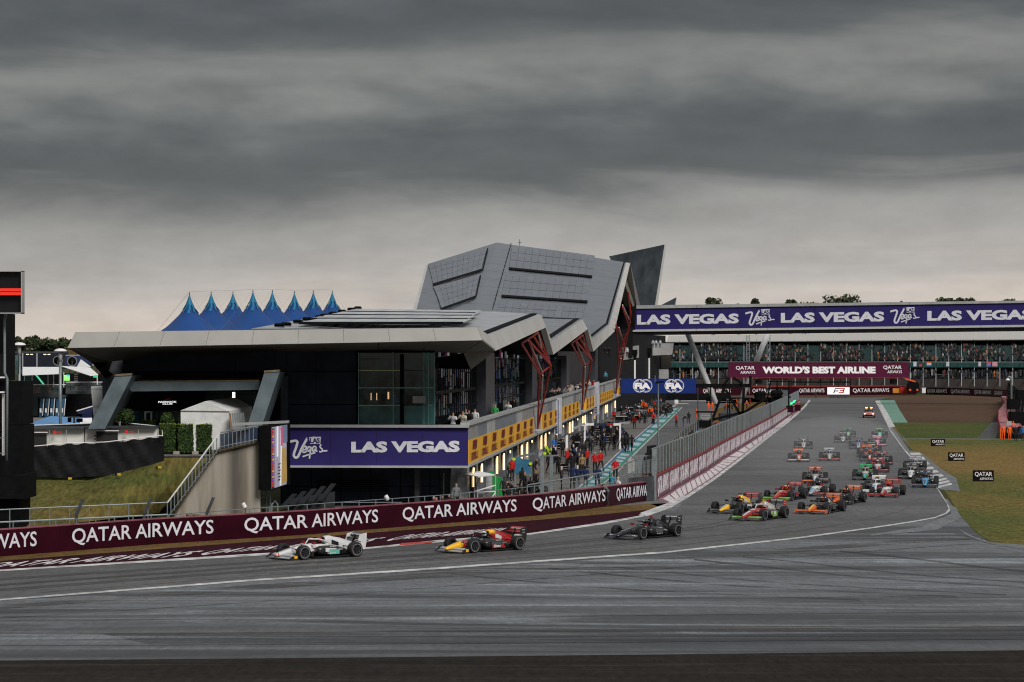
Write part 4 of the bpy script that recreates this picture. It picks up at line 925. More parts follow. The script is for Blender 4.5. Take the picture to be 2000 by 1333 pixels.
for (xa, ya, xb, yb_) in ((1343, 652, 1403, 800), (1500, 650, 1440, 800)):
    MB().tube([P(xa, ya, 9.3), P(xb, yb_, 9.3)], [.55, .62], 14).build('leg', lg, br, smooth=True)
    MB().box(P(xb, 800, 9.3)+Vector((0, 0, .2)), (2, 2, .8)).build('footing', parap, br)
# ------------------------------------------------------------------ start gantry
SG = 15.0; sp = lambda x, y, s=SG: P(x, y, s)
ga = thing('start_gantry', G(1440, 840), 'black start gantry with airline sign over the track and blue sign over the pit lane', 'gantry')
def gslab(x0, y0, x1, y1, name, m, dep=.5, fwd=0, s=SG): return MB().slab([sp(x0, y1, s)+Vector((0, -fwd, 0)), sp(x1, y1, s)+Vector((0, -fwd, 0)), sp(x1, y0, s)+Vector((0, -fwd, 0)), sp(x0, y0, s)+Vector((0, -fwd, 0))], (0, dep, 0)).build(name, m, ga)
for k in range(4): gslab(1423+k*88, 708, 1423+(k+1)*88-.3, 737.5, 'sign_panel', maroon2)
gslab(1421, 706, 1777, 707.6, 'sign_frame', darkred, .7, .1); gslab(1421, 737.8, 1777, 739.4, 'sign_frame', darkred, .7, .1)
def gt(s, x0, x1, y0, y1, m=lettw, b=.03, o=.05): return put_text(s, plane_fn(sp(x0, y1), sp(x1, y1), sp(x1, y0), sp(x0, y0), Vector((0, -o, 0))), m, ga, bold=b)
brt = mat('bright_letter', (.88, .86, .86), .5, noise=0)
gt("WORLD'S BEST AIRLINE", 1489, 1710, 716, 730, brt, .06)
gt('QATAR', 1437, 1474, 715.5, 723.5, brt, .012); gt('AIRWAYS', 1446, 1475, 725, 730.5, brt, .012)
gt('QATAR', 1725, 1761, 714.5, 722.5, brt, .012); gt('AIRWAYS', 1733, 1761.5, 724, 729.5, brt, .012)
# blue sign
blue = mat('blue_sign', (.005, .022, .15), .45, noise=.05)
gslab(1213, 740, 1286, 768.5, 'blue_sign', blue); gslab(1286.3, 740, 1360, 768.5, 'blue_sign', blue)
for cx in (1255, 1317):
    mb = MB(); 
    def ring(cx_, cy, r0, r1, n=28, a0=0, a1=2*math.pi, o=.04):
        for k in range(n):
            a = a0+(a1-a0)*k/n; b = a0+(a1-a0)*(k+1)/n
            mb.poly([sp(cx_+r1*math.cos(a), cy-r1*math.sin(a))+Vector((0, -o, 0)), sp(cx_+r0*math.cos(a), cy-r0*math.sin(a))+Vector((0, -o, 0)), sp(cx_+r0*math.cos(b), cy-r0*math.sin(b))+Vector((0, -o, 0)), sp(cx_+r1*math.cos(b), cy-r1*math.sin(b))+Vector((0, -o, 0))])
    x1 = cx-6; ring(x1, 754, 11.6, 12.8); ring(cx+6, 754, 11.9, 12.8, 28, -math.pi*.62, math.pi*.62)
    for k in range(18):
        a = -1.9+k*.22; ring(cx+6, 754, 10.2, 11.2, 1, a, a+.12)
    for e_ in (.35, .7):
        for sg in (-1, 1):
            P0 = [(x1+sg*e_*12*math.cos(t_), 754-12*math.sin(t_)) for t_ in [math.pi/2*(j/8*2-1) for j in range(9)]]
            for (xa, ya), (xb, yb_) in zip(P0, P0[1:]):
                mb.poly([sp(xa-.35, ya)+Vector((0, -.04, 0)), sp(xa+.35, ya)+Vector((0, -.04, 0)), sp(xb+.35, yb_)+Vector((0, -.04, 0)), sp(xb-.35, yb_)+Vector((0, -.04, 0))])
    mb.build('round_logo', brt, ga)
    gslab(cx-16.5, 748.5, cx+16.5, 760.5, 'logo_backing', blue, .02, .05)
    gt('FiA', cx-16, cx+16, 748, 760.5, brt, .07, .10)
gslab(1359, 750, 1467, 757.5, 'black_beam', blackm, .8)
legs = [((1415, 758), (1385, 836)), ((1453, 758), (1450, 812)), ((1417, 762), (1447, 812)), ((1497, 778), (1450, 808)), ((1424, 738), (1414, 752)), ((1432, 738), (1450, 750)), ((1385, 822), (1450, 806)), ((1465, 757), (1466, 735))]
for a, b in legs: MB().bar(sp(*a), sp(*b), .32).build('truss_leg', blackm, ga)
for a, b in (((1388, 757), (1388, 790)), ((1425, 757), (1425, 838)), ((1400, 778), (1470, 778))): MB().bar(sp(*a), sp(*b), .16).build('strut', blackm, ga)
gslab(1545, 745.5, 1661, 748, 'lamp_beam', blackm, .3); gslab(1490, 739.5, 1540, 742, 'lamp_beam', blackm, .3)
for x in (1545, 1563, 1583, 1603, 1622, 1641, 1661): MB().bar(sp(x, 739), sp(x, 757 if x in (1603, 1661, 1545) else 747), .1).build('hanger', blackm, ga)
lcd = mat('bright_board', (.85, .85, .86), .5, noise=0, emit=.25)
gslab(1616, 757, 1659, 770.8, 'lit_board', lcd, .25, .1)
f = lambda x, y: sp(x, y)+Vector((0, -.14, 0))
MB().poly([f(1627, 768), f(1629.5, 768), f(1632, 760), f(1640, 760), f(1641, 758.5), f(1631, 758.5)]).poly([f(1631, 764.8), f(1637, 764.8), f(1637.7, 763), f(1631.8, 763)]).build('board_print', blackm, ga)
mb = MB()
for a in ([(1640.5, 758.5), (1650, 758.5), (1649.5, 760.3), (1640, 760.3)], [(1640, 762.2), (1648.3, 762.2), (1648, 764), (1639.5, 764)], [(1638, 766.2), (1647, 766.2), (1646.5, 768), (1637.5, 768)], [(1647.5, 759), (1650, 759), (1647.5, 768), (1645, 768)]): mb.poly([f(*q) for q in a])
mb.build('board_print', redl, ga)
MB().bar(sp(1637, 747), sp(1637, 757), .1).build('hanger', blackm, ga)
for k in range(5): gslab(1621+k*7.2, 772, 1626+k*7.2, 778, 'start_lamp', darksteel, .3)
for x in (1482, 1745): MB().tube([sp(x, 740), sp(x, 750)], [.4, .5], 8).build('loudspeaker', blackm, ga)
# camera platform beside the gantry
t = thing('camera_platform', P(1515, 800, 12), 'dark steel camera platform with grey screen beyond the start gantry', 'platform')
cp = lambda x, y: P(x, y, 12.0)
for a, b in (((1495, 800), (1505, 745)), ((1540, 800), (1541, 745)), ((1500, 745), (1545, 745)), ((1492, 778), (1545, 776)), ((1518, 745), (1518, 778)), ((1495, 760), (1540, 760))): MB().bar(cp(*a), cp(*b), .22).build('frame_bar', blackm, t)
MB().slab([cp(1527, 777), cp(1541, 777), cp(1541, 760), cp(1527, 760)], (0, .3, 0)).build('screen', mat('dull_screen', (.10, .10, .11), .4), t)
MB().slab([cp(1508, 793), cp(1530, 793), cp(1530, 778), cp(1508, 778)], (0, 2, 0)).build('cabinet', blackm, t)
for x in (1512, 1520, 1480, 1487): MB().tube([cp(x, 776 if x > 1500 else 782), cp(x+1, 768), cp(x, 762 if x > 1500 else 765)], [.5, .75, .4], 8).build('covered_camera', blackm, t)
# small boards and green lamps at the end of the pit wall
t = thing('wall_end_board', P(1530, 812, 12.3), 'small maroon airline board hung across the pit wall end', 'sign')
MB().slab([P(1514, 806, 12.3), P(1550, 806, 12.3), P(1550, 795, 12.3), P(1514, 795, 12.3)], (0, .3, 0)).build('board', maroon, t); MB().bar(P(1513, 794, 12.3), P(1551, 794, 12.3), .15).build('frame', blackm, t)
put_text('QATAR AIRWAYS', plane_fn(P(1516, 802.5, 12.2), P(1548, 802.5, 12.2), P(1548, 799, 12.2), P(1516, 799, 12.2)), lettw, t, bold=.02)
t = thing('marshal_box', P(1556, 803, 11.2), 'maroon box at the far end of the pit wall', 'box')
MB().slab([P(1550, 803, 11.2), P(1564, 803, 11.2), P(1564, 791, 11.2), P(1550, 791, 11.2)], (0, 2, 0)).build('body', maroon, t); MB().slab([P(1549, 791, 11.1), P(1565, 791, 11.1), P(1561, 787, 10.8), P(1553, 787, 10.8)], (0, 2, 0)).build('top', darkred, t)
grl = mat('green_lamp', (.02, .9, .25), .5, noise=0, emit=1.6)
for nm, x0, y0, x1, y1, n in (('near', 1512, 815.5, 1524, 806, 5), ('far', 1541, 792, 1553, 783, 6)):
    t = thing('green_light_row', P(x0, y0, 12.4), 'row of green signal lamps on the pit wall, %s one of two' % ('nearer' if nm == 'near' else 'farther'), 'signal light')
    for k in range(n): MB().box(P(x0+(x1-x0)*k/(n-1), y0+(y1-y0)*k/(n-1), 12.4 if nm == 'near' else 11.6), (.16 if k % 2 else .26, .1, .16 if k % 2 else .26)).build('lamp', grl, t)
    MB().bar(P(x0, y0+1, 12.3 if nm == 'near' else 11.5), P(x1, y1+1, 12.3 if nm == 'near' else 11.5), .1).build('rail', blackm, t)
# ------------------------------------------------------------------ grandstand
gs = thing('grandstand', (100, 760, 0), 'long far grandstand with white roof and green seats full of spectators', 'grandstand')
gX = lambda px, s: (px-1000)/s
SW = mat('stand_wall', (.035, .038, .04), .7, noise=.2); roofw = mat('white_roof_sheet', (.44, .425, .395), .5, noise=.06)
n = 40
for k in range(n):
    x0 = 1303+k*25; x1 = x0+24.4
    a = P(x0-1, 668-(x0-1303)*.007, 6.75); b = P(x1-1, 668-(x1-1303)*.007, 6.75); c = P(x1+3, 656-(x1-1303)*.013, 6.5); d_ = P(x0+3, 656-(x0-1303)*.013, 6.5)
    MB().slab([a, b, c, d_], (0, .1, -.2)).build('roof_panel', roofw, gs)
    MB().bar(P(x0, 667, 6.7), P(x0, 755, 7.2 if k > 0 else 7.0), .16).build('column', mat('stand_column', (.30, .33, .33), .5), gs)
MB().slab([P(1303, 668, 6.7), P(2310, 662, 6.7), P(2310, 668, 6.0), P(1303, 672, 6.0)], (0, 0, .2)).build('roof_underside', SW, gs)
MB().slab([P(1296, 775, 6.0), P(2310, 775, 6.0), P(2310, 664, 6.0), P(1296, 668, 6.0)], (0, 1, 0)).build('rear_wall', SW, gs)
seatg = mat('green_seat', (.003, .026, .024), .5, noise=.2)
stepm = mat('stand_step', (.02, .03, .03), .8, noise=.2)
y0_, z0_ = 5000/6.9, 8.9; rowsN = 11
XA, XB = 43, 196
for r in range(rowsN):
    y = y0_+r*.95*1.6; z = z0_+r*.39
    MB().box(((XA+XB)/2, y, z-.3), (XB-XA, 1.5, .6)).build('step', stepm, gs)
mb = MB()
for r in range(rowsN):
    y = y0_+r*1.52; z = z0_+r*.39
    x = XA+.4
    while x < XB:
        mb.add([(x, y-.1, z+.02), (x+.46, y-.1, z+.02), (x+.46, y+.35, z+.05), (x, y+.35, z+.05), (x+.44, y+.42, z+.62), (x+.02, y+.42, z+.62)], [(0, 1, 2, 3), (3, 2, 4, 5)]); x += .62
tag(mb.build('seat_rows', seatg, gs), kind='stuff')
mbs = {k: MB() for k in range(7)}
cc = [(.007, .007, .009), (.24, .23, .22), (.14, .025, .02), (.03, .045, .10), (.30, .10, .03), (.045, .045, .05), (.16, .11, .08)]
for i in range(3100):
    r = int(random.random()**1.6*rowsN); x = random.uniform(XA, XB)
    dens = .5+.5*math.sin(x*.35)+.3*math.sin(x*.9+2)
    if random.random() > .22+.62*dens: continue
    y = y0_+r*1.52+.1; z = z0_+r*.39
    k = random.choices(range(7), (10, .8, .9, .5, .5, 4, 1.2))[0]; h_ = random.uniform(.0, .12); m_ = mbs[k]
    m_.loft([[(x+dx*.24, y+dy*.15, z+.35) for dx, dy in ((-1, -1), (1, -1), (1, 1), (-1, 1))], [(x+dx*.27, y+dy*.14, z+.8+h_) for dx, dy in ((-1, -1), (1, -1), (1, 1), (-1, 1))], [(x+dx*.08, y+dy*.08, z+.95+h_) for dx, dy in ((-1, -1), (1, -1), (1, 1), (-1, 1))]])
    m_.add([(x+dx*.1, y+dy*.1, z+zz_+h_) for zz_ in (.93, 1.18) for dx, dy in ((-1, -1), (1, -1), (1, 1), (-1, 1))], [(0, 1, 5, 4), (1, 2, 6, 5), (2, 3, 7, 6), (3, 0, 4, 7), (4, 5, 6, 7)])
for k, m_ in mbs.items(): m_.build('spectators', mat('crowd_colour_%s' % 'abcdefg'[k], cc[k], .8, noise=.5, scale=1.1), None, 'mass of seated spectators in %s clothing on the far grandstand' % ('black', 'white', 'red', 'blue', 'orange', 'grey', 'tan')[k], 'crowd', 'grandstand crowd', 'stuff')
for k in range(74):
    x0 = 1303+k*13.5; MB().slab([P(x0, 718, 7.0), P(x0+13, 718, 7.0), P(x0+13, 708.5, 7.0), P(x0, 708.5, 7.0)], (0, .3, 0)).build('balcony_panel', mat('green_balcony', (.010, .050, .046), .5, noise=.2), gs)
MB().bar(P(1302, 707.6, 7.0), P(2310, 707.6, 7.0), .14).build('balcony_rail', galv, gs)
MB().slab([P(1296, 750, 6.8), P(2310, 750, 6.8), P(2310, 719, 6.8), P(1296, 719, 6.8)], (0, .3, 0)).build('lower_back', SW, gs)
MB().slab([P(1150, 772, 7.12), P(2310, 772, 7.12), P(2310, 741, 7.12), P(1150, 741, 7.12)], (0, .3, 0)).build('lower_wall', mat('brown_concrete_band', (.035, .028, .025), .8, noise=.3, scale=.3), gs)
mbs = {k: MB() for k in range(7)}
for i in range(420):
    x = gX(random.uniform(1303, 2050), 7.05); y = 5000/7.05+random.uniform(-.5, .5); k = random.choices(range(7), (5, 1.6, .6, .8, .3, 4, .6))[0]; z = 4.0+random.uniform(0, 1.0); m_ = mbs[k]
    m_.loft([[(x+dx*.2, y+dy*.12, z) for dx, dy in ((-1, -1), (1, -1), (1, 1), (-1, 1))], [(x+dx*.25, y+dy*.14, z+1.4) for dx, dy in ((-1, -1), (1, -1), (1, 1), (-1, 1))], [(x+dx*.08, y+dy*.08, z+1.55) for dx, dy in ((-1, -1), (1, -1), (1, 1), (-1, 1))]])
    m_.add([(x+dx*.1, y+dy*.1, z+zz_) for zz_ in (1.5, 1.78) for dx, dy in ((-1, -1), (1, -1), (1, 1), (-1, 1))], [(0, 1, 5, 4), (1, 2, 6, 5), (2, 3, 7, 6), (3, 0, 4, 7), (4, 5, 6, 7)])
for k, m_ in mbs.items(): m_.build('standing_spectators', MATS['crowd_colour_%s' % 'abcdefg'[k]], None, 'mass of standing spectators in %s clothing below the green balcony' % ('black', 'white', 'red', 'blue', 'orange', 'grey', 'tan')[k], 'crowd', 'standing crowd', 'stuff')
for i, (x, w_, cs) in enumerate(((1784, 6, ((.5, .5, .6),)), (1795, 6, ((.03, .03, .05), (.4, .05, .05))), (1810, 9, ((.6, .12, .03), (.5, .5, .5), (.05, .15, .5))), (1848, 6, ((.45, .45, .5),)), (1911, 5, ((.5, .45, .5),)), (1927, 8, ((.5, .08, .1), (.15, .15, .4))), (1938, 10, ((.5, .25, .3),)))):
    t = thing('fan_flag', P(x, 717, 7.02), 'small flag hung on the green balcony, %s from the left' % ('first', 'second', 'third', 'fourth', 'fifth', 'sixth', 'seventh')[i], 'flag', 'flags on the balcony')
    for j, c in enumerate(cs): h0 = 707+j*9/len(cs); MB().slab([P(x, h0+9/len(cs), 7.05), P(x+w_, h0+9/len(cs), 7.05), P(x+w_, h0, 7.05), P(x, h0, 7.05)], (0, -.05, 0)).build('flag_stripe', mat('flag_%d_%d' % (i, j), c, .7), t)
# lattice masts
for x in (1461, 1501):
    t = thing('lattice_mast', P(x, 715, 8), 'pale lattice mast under the bridge, %s of the two' % ('left' if x < 1480 else 'right'), 'mast', 'lattice masts')
    for dx in (-3, 3): MB().bar(P(x+dx, 770, 8), P(x+dx, 655, 8), .12).build('chord', galv, t)
    mb = MB()
    for k in range(14): y = 655+k*8; mb.bar(P(x-3, y, 8), P(x+3, y+8, 8), .08).bar(P(x+3, y, 8), P(x-3, y+8, 8), .08)
    mb.build('bracing', galv, t)
# dark wall with red and white marks beyond the pit exit
t = thing('pit_exit_wall', G(1330, 783), 'black board wall with red and white marks beyond the pit exit', 'wall')
MB().slab([P(1232, 783, 8.6), P(1423, 783, 8.6), P(1423, 770, 8.6), P(1232, 770, 8.6)], (0, .4, 0)).build('board', blackm, t)
for x in (1304, 1373):
    f = lambda a, b, x=x: P(x+a, 781-b, 8.55)
    MB().poly([f(0, 0), f(3, 0), f(5, 3), f(11, 3), f(12, 5), f(4, 5)]).poly([f(2, 4), f(6, 8), f(13, 8), f(12, 6), f(6, 6)]).build('red_mark', redl, t)
    put_text('25', plane_fn(f(13, 1), f(22, 1), f(24, 8), f(15, 8)), lettw, t, bold=.04)
put_text('Silverstone', plane_fn(P(1337, 778, 8.55), P(1358, 778, 8.55), P(1358, 774, 8.55), P(1337, 774, 8.55)), mat('gold_print', (.3, .28, .14), .5), t)
t = thing('tyre_stack', G(1400, 785), 'long stack of dark tyres behind the bridge leg', 'tyre wall')
for k in range(22):
    for j in range(3): MB().tube([P(1382+k*3.6, 788-j*4, 9.2), P(1382+k*3.6, 785-j*4, 9.2)], .33, 8).build('tyre', blackm, t)
# tractor, orange box by far barrier
t = thing('tractor', P(1783, 767, 7.5), 'black recovery telehandler with orange arm in front of the far stand', 'tractor')
q = lambda x, y: P(x, y, 7.5)
MB().slab([q(1773, 762), q(1795, 762), q(1795, 750), q(1786, 743), q(1778, 743), q(1773, 752)], (0, 2, 0)).build('cab', blackm, t)
for x in (1777, 1791):
    MB().tube([q(x, 762), q(x, 762)+Vector((0, -.5, 0))], .7, 12).build('wheel', blackm, t); MB().tube([q(x, 762)+Vector((0, -.5, 0)), q(x, 762)+Vector((0, -.6, 0))], .3, 8).build('wheel_hub', orange, t)
MB().bar(q(1768, 740), q(1788, 746), .35).build('arm', orange, t)
t = thing('orange_barrier', P(1750, 768, 7.46), 'orange and red boards at the end of the far barrier', 'barrier')
MB().slab([P(1744, 768, 7.46), P(1756, 768, 7.46), P(1756, 759, 7.46), P(1744, 759, 7.46)], (0, .3, 0)).build('orange_board', mat('amber_board', (.6, .25, .04), .5), t)
MB().slab([P(1757, 769, 7.46), P(1773, 769, 7.46), P(1773, 757, 7.46), P(1757, 757, 7.46)], (0, .3, 0)).build('red_board', redst, t)
t = thing('white_cabinet', P(1804, 768, 7.5), 'small white cabinet at the left end of the lettered right barrier', 'cabinet')
MB().slab([P(1801, 768, 7.5), P(1808, 768, 7.5), P(1808, 759, 7.5), P(1801, 759, 7.5)], (0, .8, 0)).build('body', lettw, t)
MB().slab([P(1800, 759, 7.5), P(1809, 759, 7.5), P(1809, 757.5, 7.5), P(1800, 757.5, 7.5)], (0, 1, 0)).build('lid', parap, t)
# lamp post right
t = thing('lamp_post', P(1975, 845, 15.5), 'tall pale lamp post with curved arm at the right edge', 'lamp post')
MB().tube([P(1975, 845, 15.5), P(1975, 742, 15.5), P(1974, 738, 15.5), P(1971, 736, 15.5), P(1968.5, 739, 15.5)], .14, 8).build('pole', galv, t, smooth=True)
MB().tube([P(1968.5, 739, 15.5), P(1968.5, 743, 15.5)], [.1, .3], 10).build('lamp_shade', lettw, t)
t = thing('equipment_shelter', P(1985, 860, 15.8), 'black equipment shelter and lift at the right edge of the frame', 'shelter')
for x0, y0, x1, y1 in ((1972, 780, 1990, 800), (1975, 805, 2010, 858), (1988, 762, 2010, 782)): MB().slab([P(x0, y1, 15.8), P(x1, y1, 15.8), P(x1, y0, 15.8), P(x0, y0, 15.8)], (0, 2, 0)).build('dark_panel', blackm, t)
MB().slab([P(1988, 768, 15.7), P(2010, 768, 15.7), P(2010, 763, 15.7), P(1988, 763, 15.7)], (0, .2, 0)).build('white_top', lettw, t)
MB().slab([P(1990, 775, 15.7), P(1996, 775, 15.7), P(1996, 771, 15.7), P(1990, 771, 15.7)], (0, .2, 0)).build('red_lamp', redl, t)
MB().slab([P(1966, 838, 16.3), P(1976, 838, 16.3), P(1976, 823, 16.3), P(1966, 823, 16.3)], (0, .2, 0)).build('white_panel', parap, t)
sl_ = thing('slanted_fence', P(1966, 830, 14), 'dark slanted debris fence behind the red block barrier', 'fence')
for k in range(9):
    a = f_ = Vector((67+k*4.4, 345+k*24, 0)); MB().bar(a+Vector((1.5, 0, 0)), a+Vector((2.0, 0, 4.5)), .25).build('post', blackm, sl_)
    if k < 8:
        b = Vector((67+(k+1)*4.4, 345+(k+1)*24, 0)); MB().slab([a+Vector((1.6, 0, 1.2)), b+Vector((1.6, 0, 1.2)), b+Vector((2, 0, 4.4)), a+Vector((2, 0, 4.4))], (.06, 0, 0)).build('mesh_panel', meshm, sl_)
# ------------------------------------------------------------------ blue big top
tblue = mat('blue_tent', (.008, .050, .19), .55, noise=.12, scale=.15); tcyan = mat('cyan_tent_top', (.015, .14, .25), .55, noise=.08)
bt = thing('big_top_tent', P(480, 700, 13), 'large blue circus style tent with a row of pale blue pointed peaks', 'tent')
pk_ = [(370, 576, 14.6), (412.5, 574, 13.6), (455, 573.5, 13.0), (494, 571, 14.4), (532, 571, 13.9), (575, 573, 13.2), (612, 571.5, 12.8), (649, 571.5, 12.4)]
PK = [P(*p) for p in pk_]
DROP = [(0, 0), (.25, .8), (.5, 1.45), (.85, 2.05), (1.3, 2.65), (2, 3.35), (3, 4.3), (5, 5.7), (9, 8)]
def drop(d_):
    for (a, u), (b, v) in zip(DROP, DROP[1:]):
        if d_ <= b: return u+(v-u)*(d_-a)/(b-a)
    return 12
def tent_z(x, y):
    zs_ = [p.z-drop(math.hypot(x-p.x, (y-p.y)*.7)) for p in PK]; m_ = max(zs_)
    return max(6.5, m_+.5*math.log(sum(math.exp((z_-m_)/.5) for z_ in zs_)))
x0, x1, yA, yB = min(p.x for p in PK)-6, max(p.x for p in PK)+6, min(p.y for p in PK)-8, max(p.y for p in PK)+8
NX, NY = 150, 70; vv = []; ff = []; mi = []
for j in range(NY+1):
    for i in range(NX+1):
        x = x0+(x1-x0)*i/NX; y = yA+(yB-yA)*j/NY; vv.append((x, y, max(4, tent_z(x, y))))
mb = MB(); mb.add(vv, [(j*(NX+1)+i, j*(NX+1)+i+1, (j+1)*(NX+1)+i+1, (j+1)*(NX+1)+i) for j in range(NY) for i in range(NX)]); mb.build('canopy', tblue, bt, smooth=True)
for p in PK:
    n = 18; rings = []
    for d_ in (.05, .15, .3, .42, .56): rings.append([Vector((p.x+d_*math.cos(2*math.pi*k/n), p.y+d_*math.sin(2*math.pi*k/n)/.7, tent_z(p.x+d_*math.cos(2*math.pi*k/n), p.y+d_*math.sin(2*math.pi*k/n)/.7)+.16)) for k in range(n)])
    mb = MB(); mb.loft(rings, False)
    for k in range(9):      # flame tongues
        a = 2*math.pi*k/9; dd = [.5, .8, 1.1+.2*(k % 2), 1.4]
        prev = None
        for m__, d_ in enumerate(dd):
            wv = .12*math.sin(m__*2.4); w_ = (.26, .17, .12, .01)[m__]
            l_ = [a+wv-w_, a+wv+w_]; pt = [Vector((p.x+d_*math.cos(t_), p.y+d_*math.sin(t_)/.7, tent_z(p.x+d_*math.cos(t_), p.y+d_*math.sin(t_)/.7)+.17)) for t_ in l_]
            if prev: mb.poly([prev[0], prev[1], pt[1], pt[0]])
            prev = pt
    mb.build('peak_cap', tcyan, bt, smooth=True)
    MB().tube([p+Vector((0, 0, -.4)), p+Vector((0, 0, .3))], .05, 6).build('king_pole', blackm, bt)
wire = mat('tent_wire', (.12, .12, .12), .5, noise=0)
for a, b in zip(PK, PK[1:]): MB().tube([a+Vector((0, 0, .4)), b+Vector((0, 0, .4))], .011, 4).build('cable', wire, bt)
MB().tube([PK[0]+Vector((0, 0, .4)), P(300, 655, 14.6)], .011, 4).build('cable', wire, bt)
for p in PK: MB().tube([p+Vector((0, 0, .3)), p+Vector((4.5, -4, -6))], .008, 4).tube([p+Vector((0, 0, .3)), p+Vector((-4.5, -4, -6))], .008, 4).build('cable', wire, bt)
# ------------------------------------------------------------------ trees
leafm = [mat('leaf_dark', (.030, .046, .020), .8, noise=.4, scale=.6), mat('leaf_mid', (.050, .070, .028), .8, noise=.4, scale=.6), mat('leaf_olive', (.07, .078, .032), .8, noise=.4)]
bark = mat('bark', (.05, .04, .03), .9)
def crown(rx, ry, rz, n, sz, seed):
    r = random.Random(seed); mb = MB(); lob = [(Vector((r.uniform(-.55, .55)*rx, r.uniform(-.5, .5)*ry, r.uniform(-.25, .45)*rz)), r.uniform(.4, .62)) for _ in range(9)]
    for i in range(n):
        c, k = r.choice(lob); d_ = Vector((r.gauss(0, 1), r.gauss(0, 1), r.gauss(0, 1))).normalized()*(r.random()**.35)
        p = c+Vector((d_.x*rx*k, d_.y*ry*k, d_.z*rz*k)); a = Vector((r.gauss(0, 1), r.gauss(0, 1), r.gauss(0, 1))).normalized(); b = a.orthogonal().normalized(); c_ = a.cross(b); s_ = sz*r.uniform(.6, 1.3)
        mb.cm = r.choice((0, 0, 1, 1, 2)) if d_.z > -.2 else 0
        mb.poly([p-b*s_-c_*s_*.6, p+b*s_-c_*s_*.4, p+b*s_*.7+c_*s_*.7, p-b*s_*.4+c_*s_])
    return mb
def tree(loc, h, rx, rz, label, seed, group, n=900, sz=.5):
    t = thing('tree', loc, label, 'tree', group)
    MB().tube([(0, 0, 0), (.1, 0, h*.35), (-.1, .1, h-rz*.6)], [rx*.09+.12, rx*.07+.08, .08], 7).tube([(0, 0, h*.4), (rx*.4, 0, h-rz)], [.14, .05], 5).tube([(0, 0, h*.42), (-rx*.4, .2, h-rz*.9)], [.14, .05], 5).build('trunk', bark, t, local=True)
    cr_ = crown(rx, rx, rz, n, sz, seed).build('crown', leafm, t, local=True); cr_.location = (0, 0, h-rz*.75)
    return t
for i, (x, yt, wpx, lab) in enumerate(((1393, 585.5, 28, 'rounded tree top above the purple bridge, leftmost'), (1478, 585.5, 17, 'small tree top above the bridge between the first two words'), (1547, 588, 22, 'low tree top just above the bridge, third from the left'), (1648, 579.5, 66, 'widest tree top above the purple bridge'), (1771, 589, 14, 'tiny tree top above the bridge right of the widest one'), (1862, 583, 38, 'broad low tree top above the bridge, left of the far right pair'), (1903, 584, 34, 'second broad tree top above the right part of the bridge'), (1990, 586, 26, 'tree top above the bridge at the right edge'), (1455, 590, 24, 'thin low tree top left of the small round one'), (1590, 590, 50, 'flat low tree tops left of the widest one'))):
    s = 5.6; b = P(x, HY, s); h = HC+(HY-yt)/s; rx = wpx/s*.62; rz = rx*.75
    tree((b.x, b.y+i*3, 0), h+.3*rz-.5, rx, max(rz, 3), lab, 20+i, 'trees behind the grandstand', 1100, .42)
xs = [4, 20, 34, 50, 64, 80, 96, 108, 122, 136, 150, 166]
for i, x in enumerate(xs):
    s = 5.2-.03*i; b = P(x, HY, s); yt = (662, 664, 659, 661, 667, 668, 664, 665, 666, 669, 672, 676)[i]
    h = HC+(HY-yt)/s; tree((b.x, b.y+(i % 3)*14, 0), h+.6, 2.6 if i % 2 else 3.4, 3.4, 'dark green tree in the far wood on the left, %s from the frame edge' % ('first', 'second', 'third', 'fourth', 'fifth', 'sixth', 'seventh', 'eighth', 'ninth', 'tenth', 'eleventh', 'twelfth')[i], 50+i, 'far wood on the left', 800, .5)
MB().slab([P(-400, 708, 4.6), P(330, 708, 4.6), P(330, 690, 4.6), P(200, 684, 4.6), P(0, 682, 4.6), P(-400, 684, 4.6)], (0, 40, 0)).build('wooded_hill', ground_mat('wood_mass', (.018, .026, .012), (.03, .036, .016), (.012, .018, .008), big=(.2, .2), fine=(.5, .5), rough=(.9, 1), spec=.1), kind='structure', label='low wooded rise behind the paddock')

for i, (x, yh, s) in enumerate(((1240, 684, 10.9), (1268, 680, 9.8))):
    t = thing('loudspeaker_pole', P(x, 748, s), 'white pole topped by black loudspeakers behind the blue sign, %s one' % ('left' if i == 0 else 'right'), 'loudspeaker pole', 'loudspeaker poles')
    MB().bar(P(x, 748, s), P(x, yh+20, s), .3).build('pole', lettw, t)
    MB().bar(P(x, 748, s), P(x, 748, s)+Vector((-1.5, 1.5, 0)), .2).build('bracket', galv, t)
    MB().box(P(x, yh+4, s), (.9, .5, .8)).build('loudspeaker', blackm, t); MB().tube([P(x, yh+7, s), P(x, yh+19, s)], [.42, .22], 8).build('horn', blackm, t)
# ------------------------------------------------------------------ left side: paddock, ramp, tower
def rb(par, x0, y0, x1, y1, s, name, m, dep=.3, sl=0): return MB().slab([P(x0, y1, s), P(x1, y1+sl, s), P(x1, y0+sl, s), P(x0, y0, s)], (0, dep, 0)).build(name, m, par)
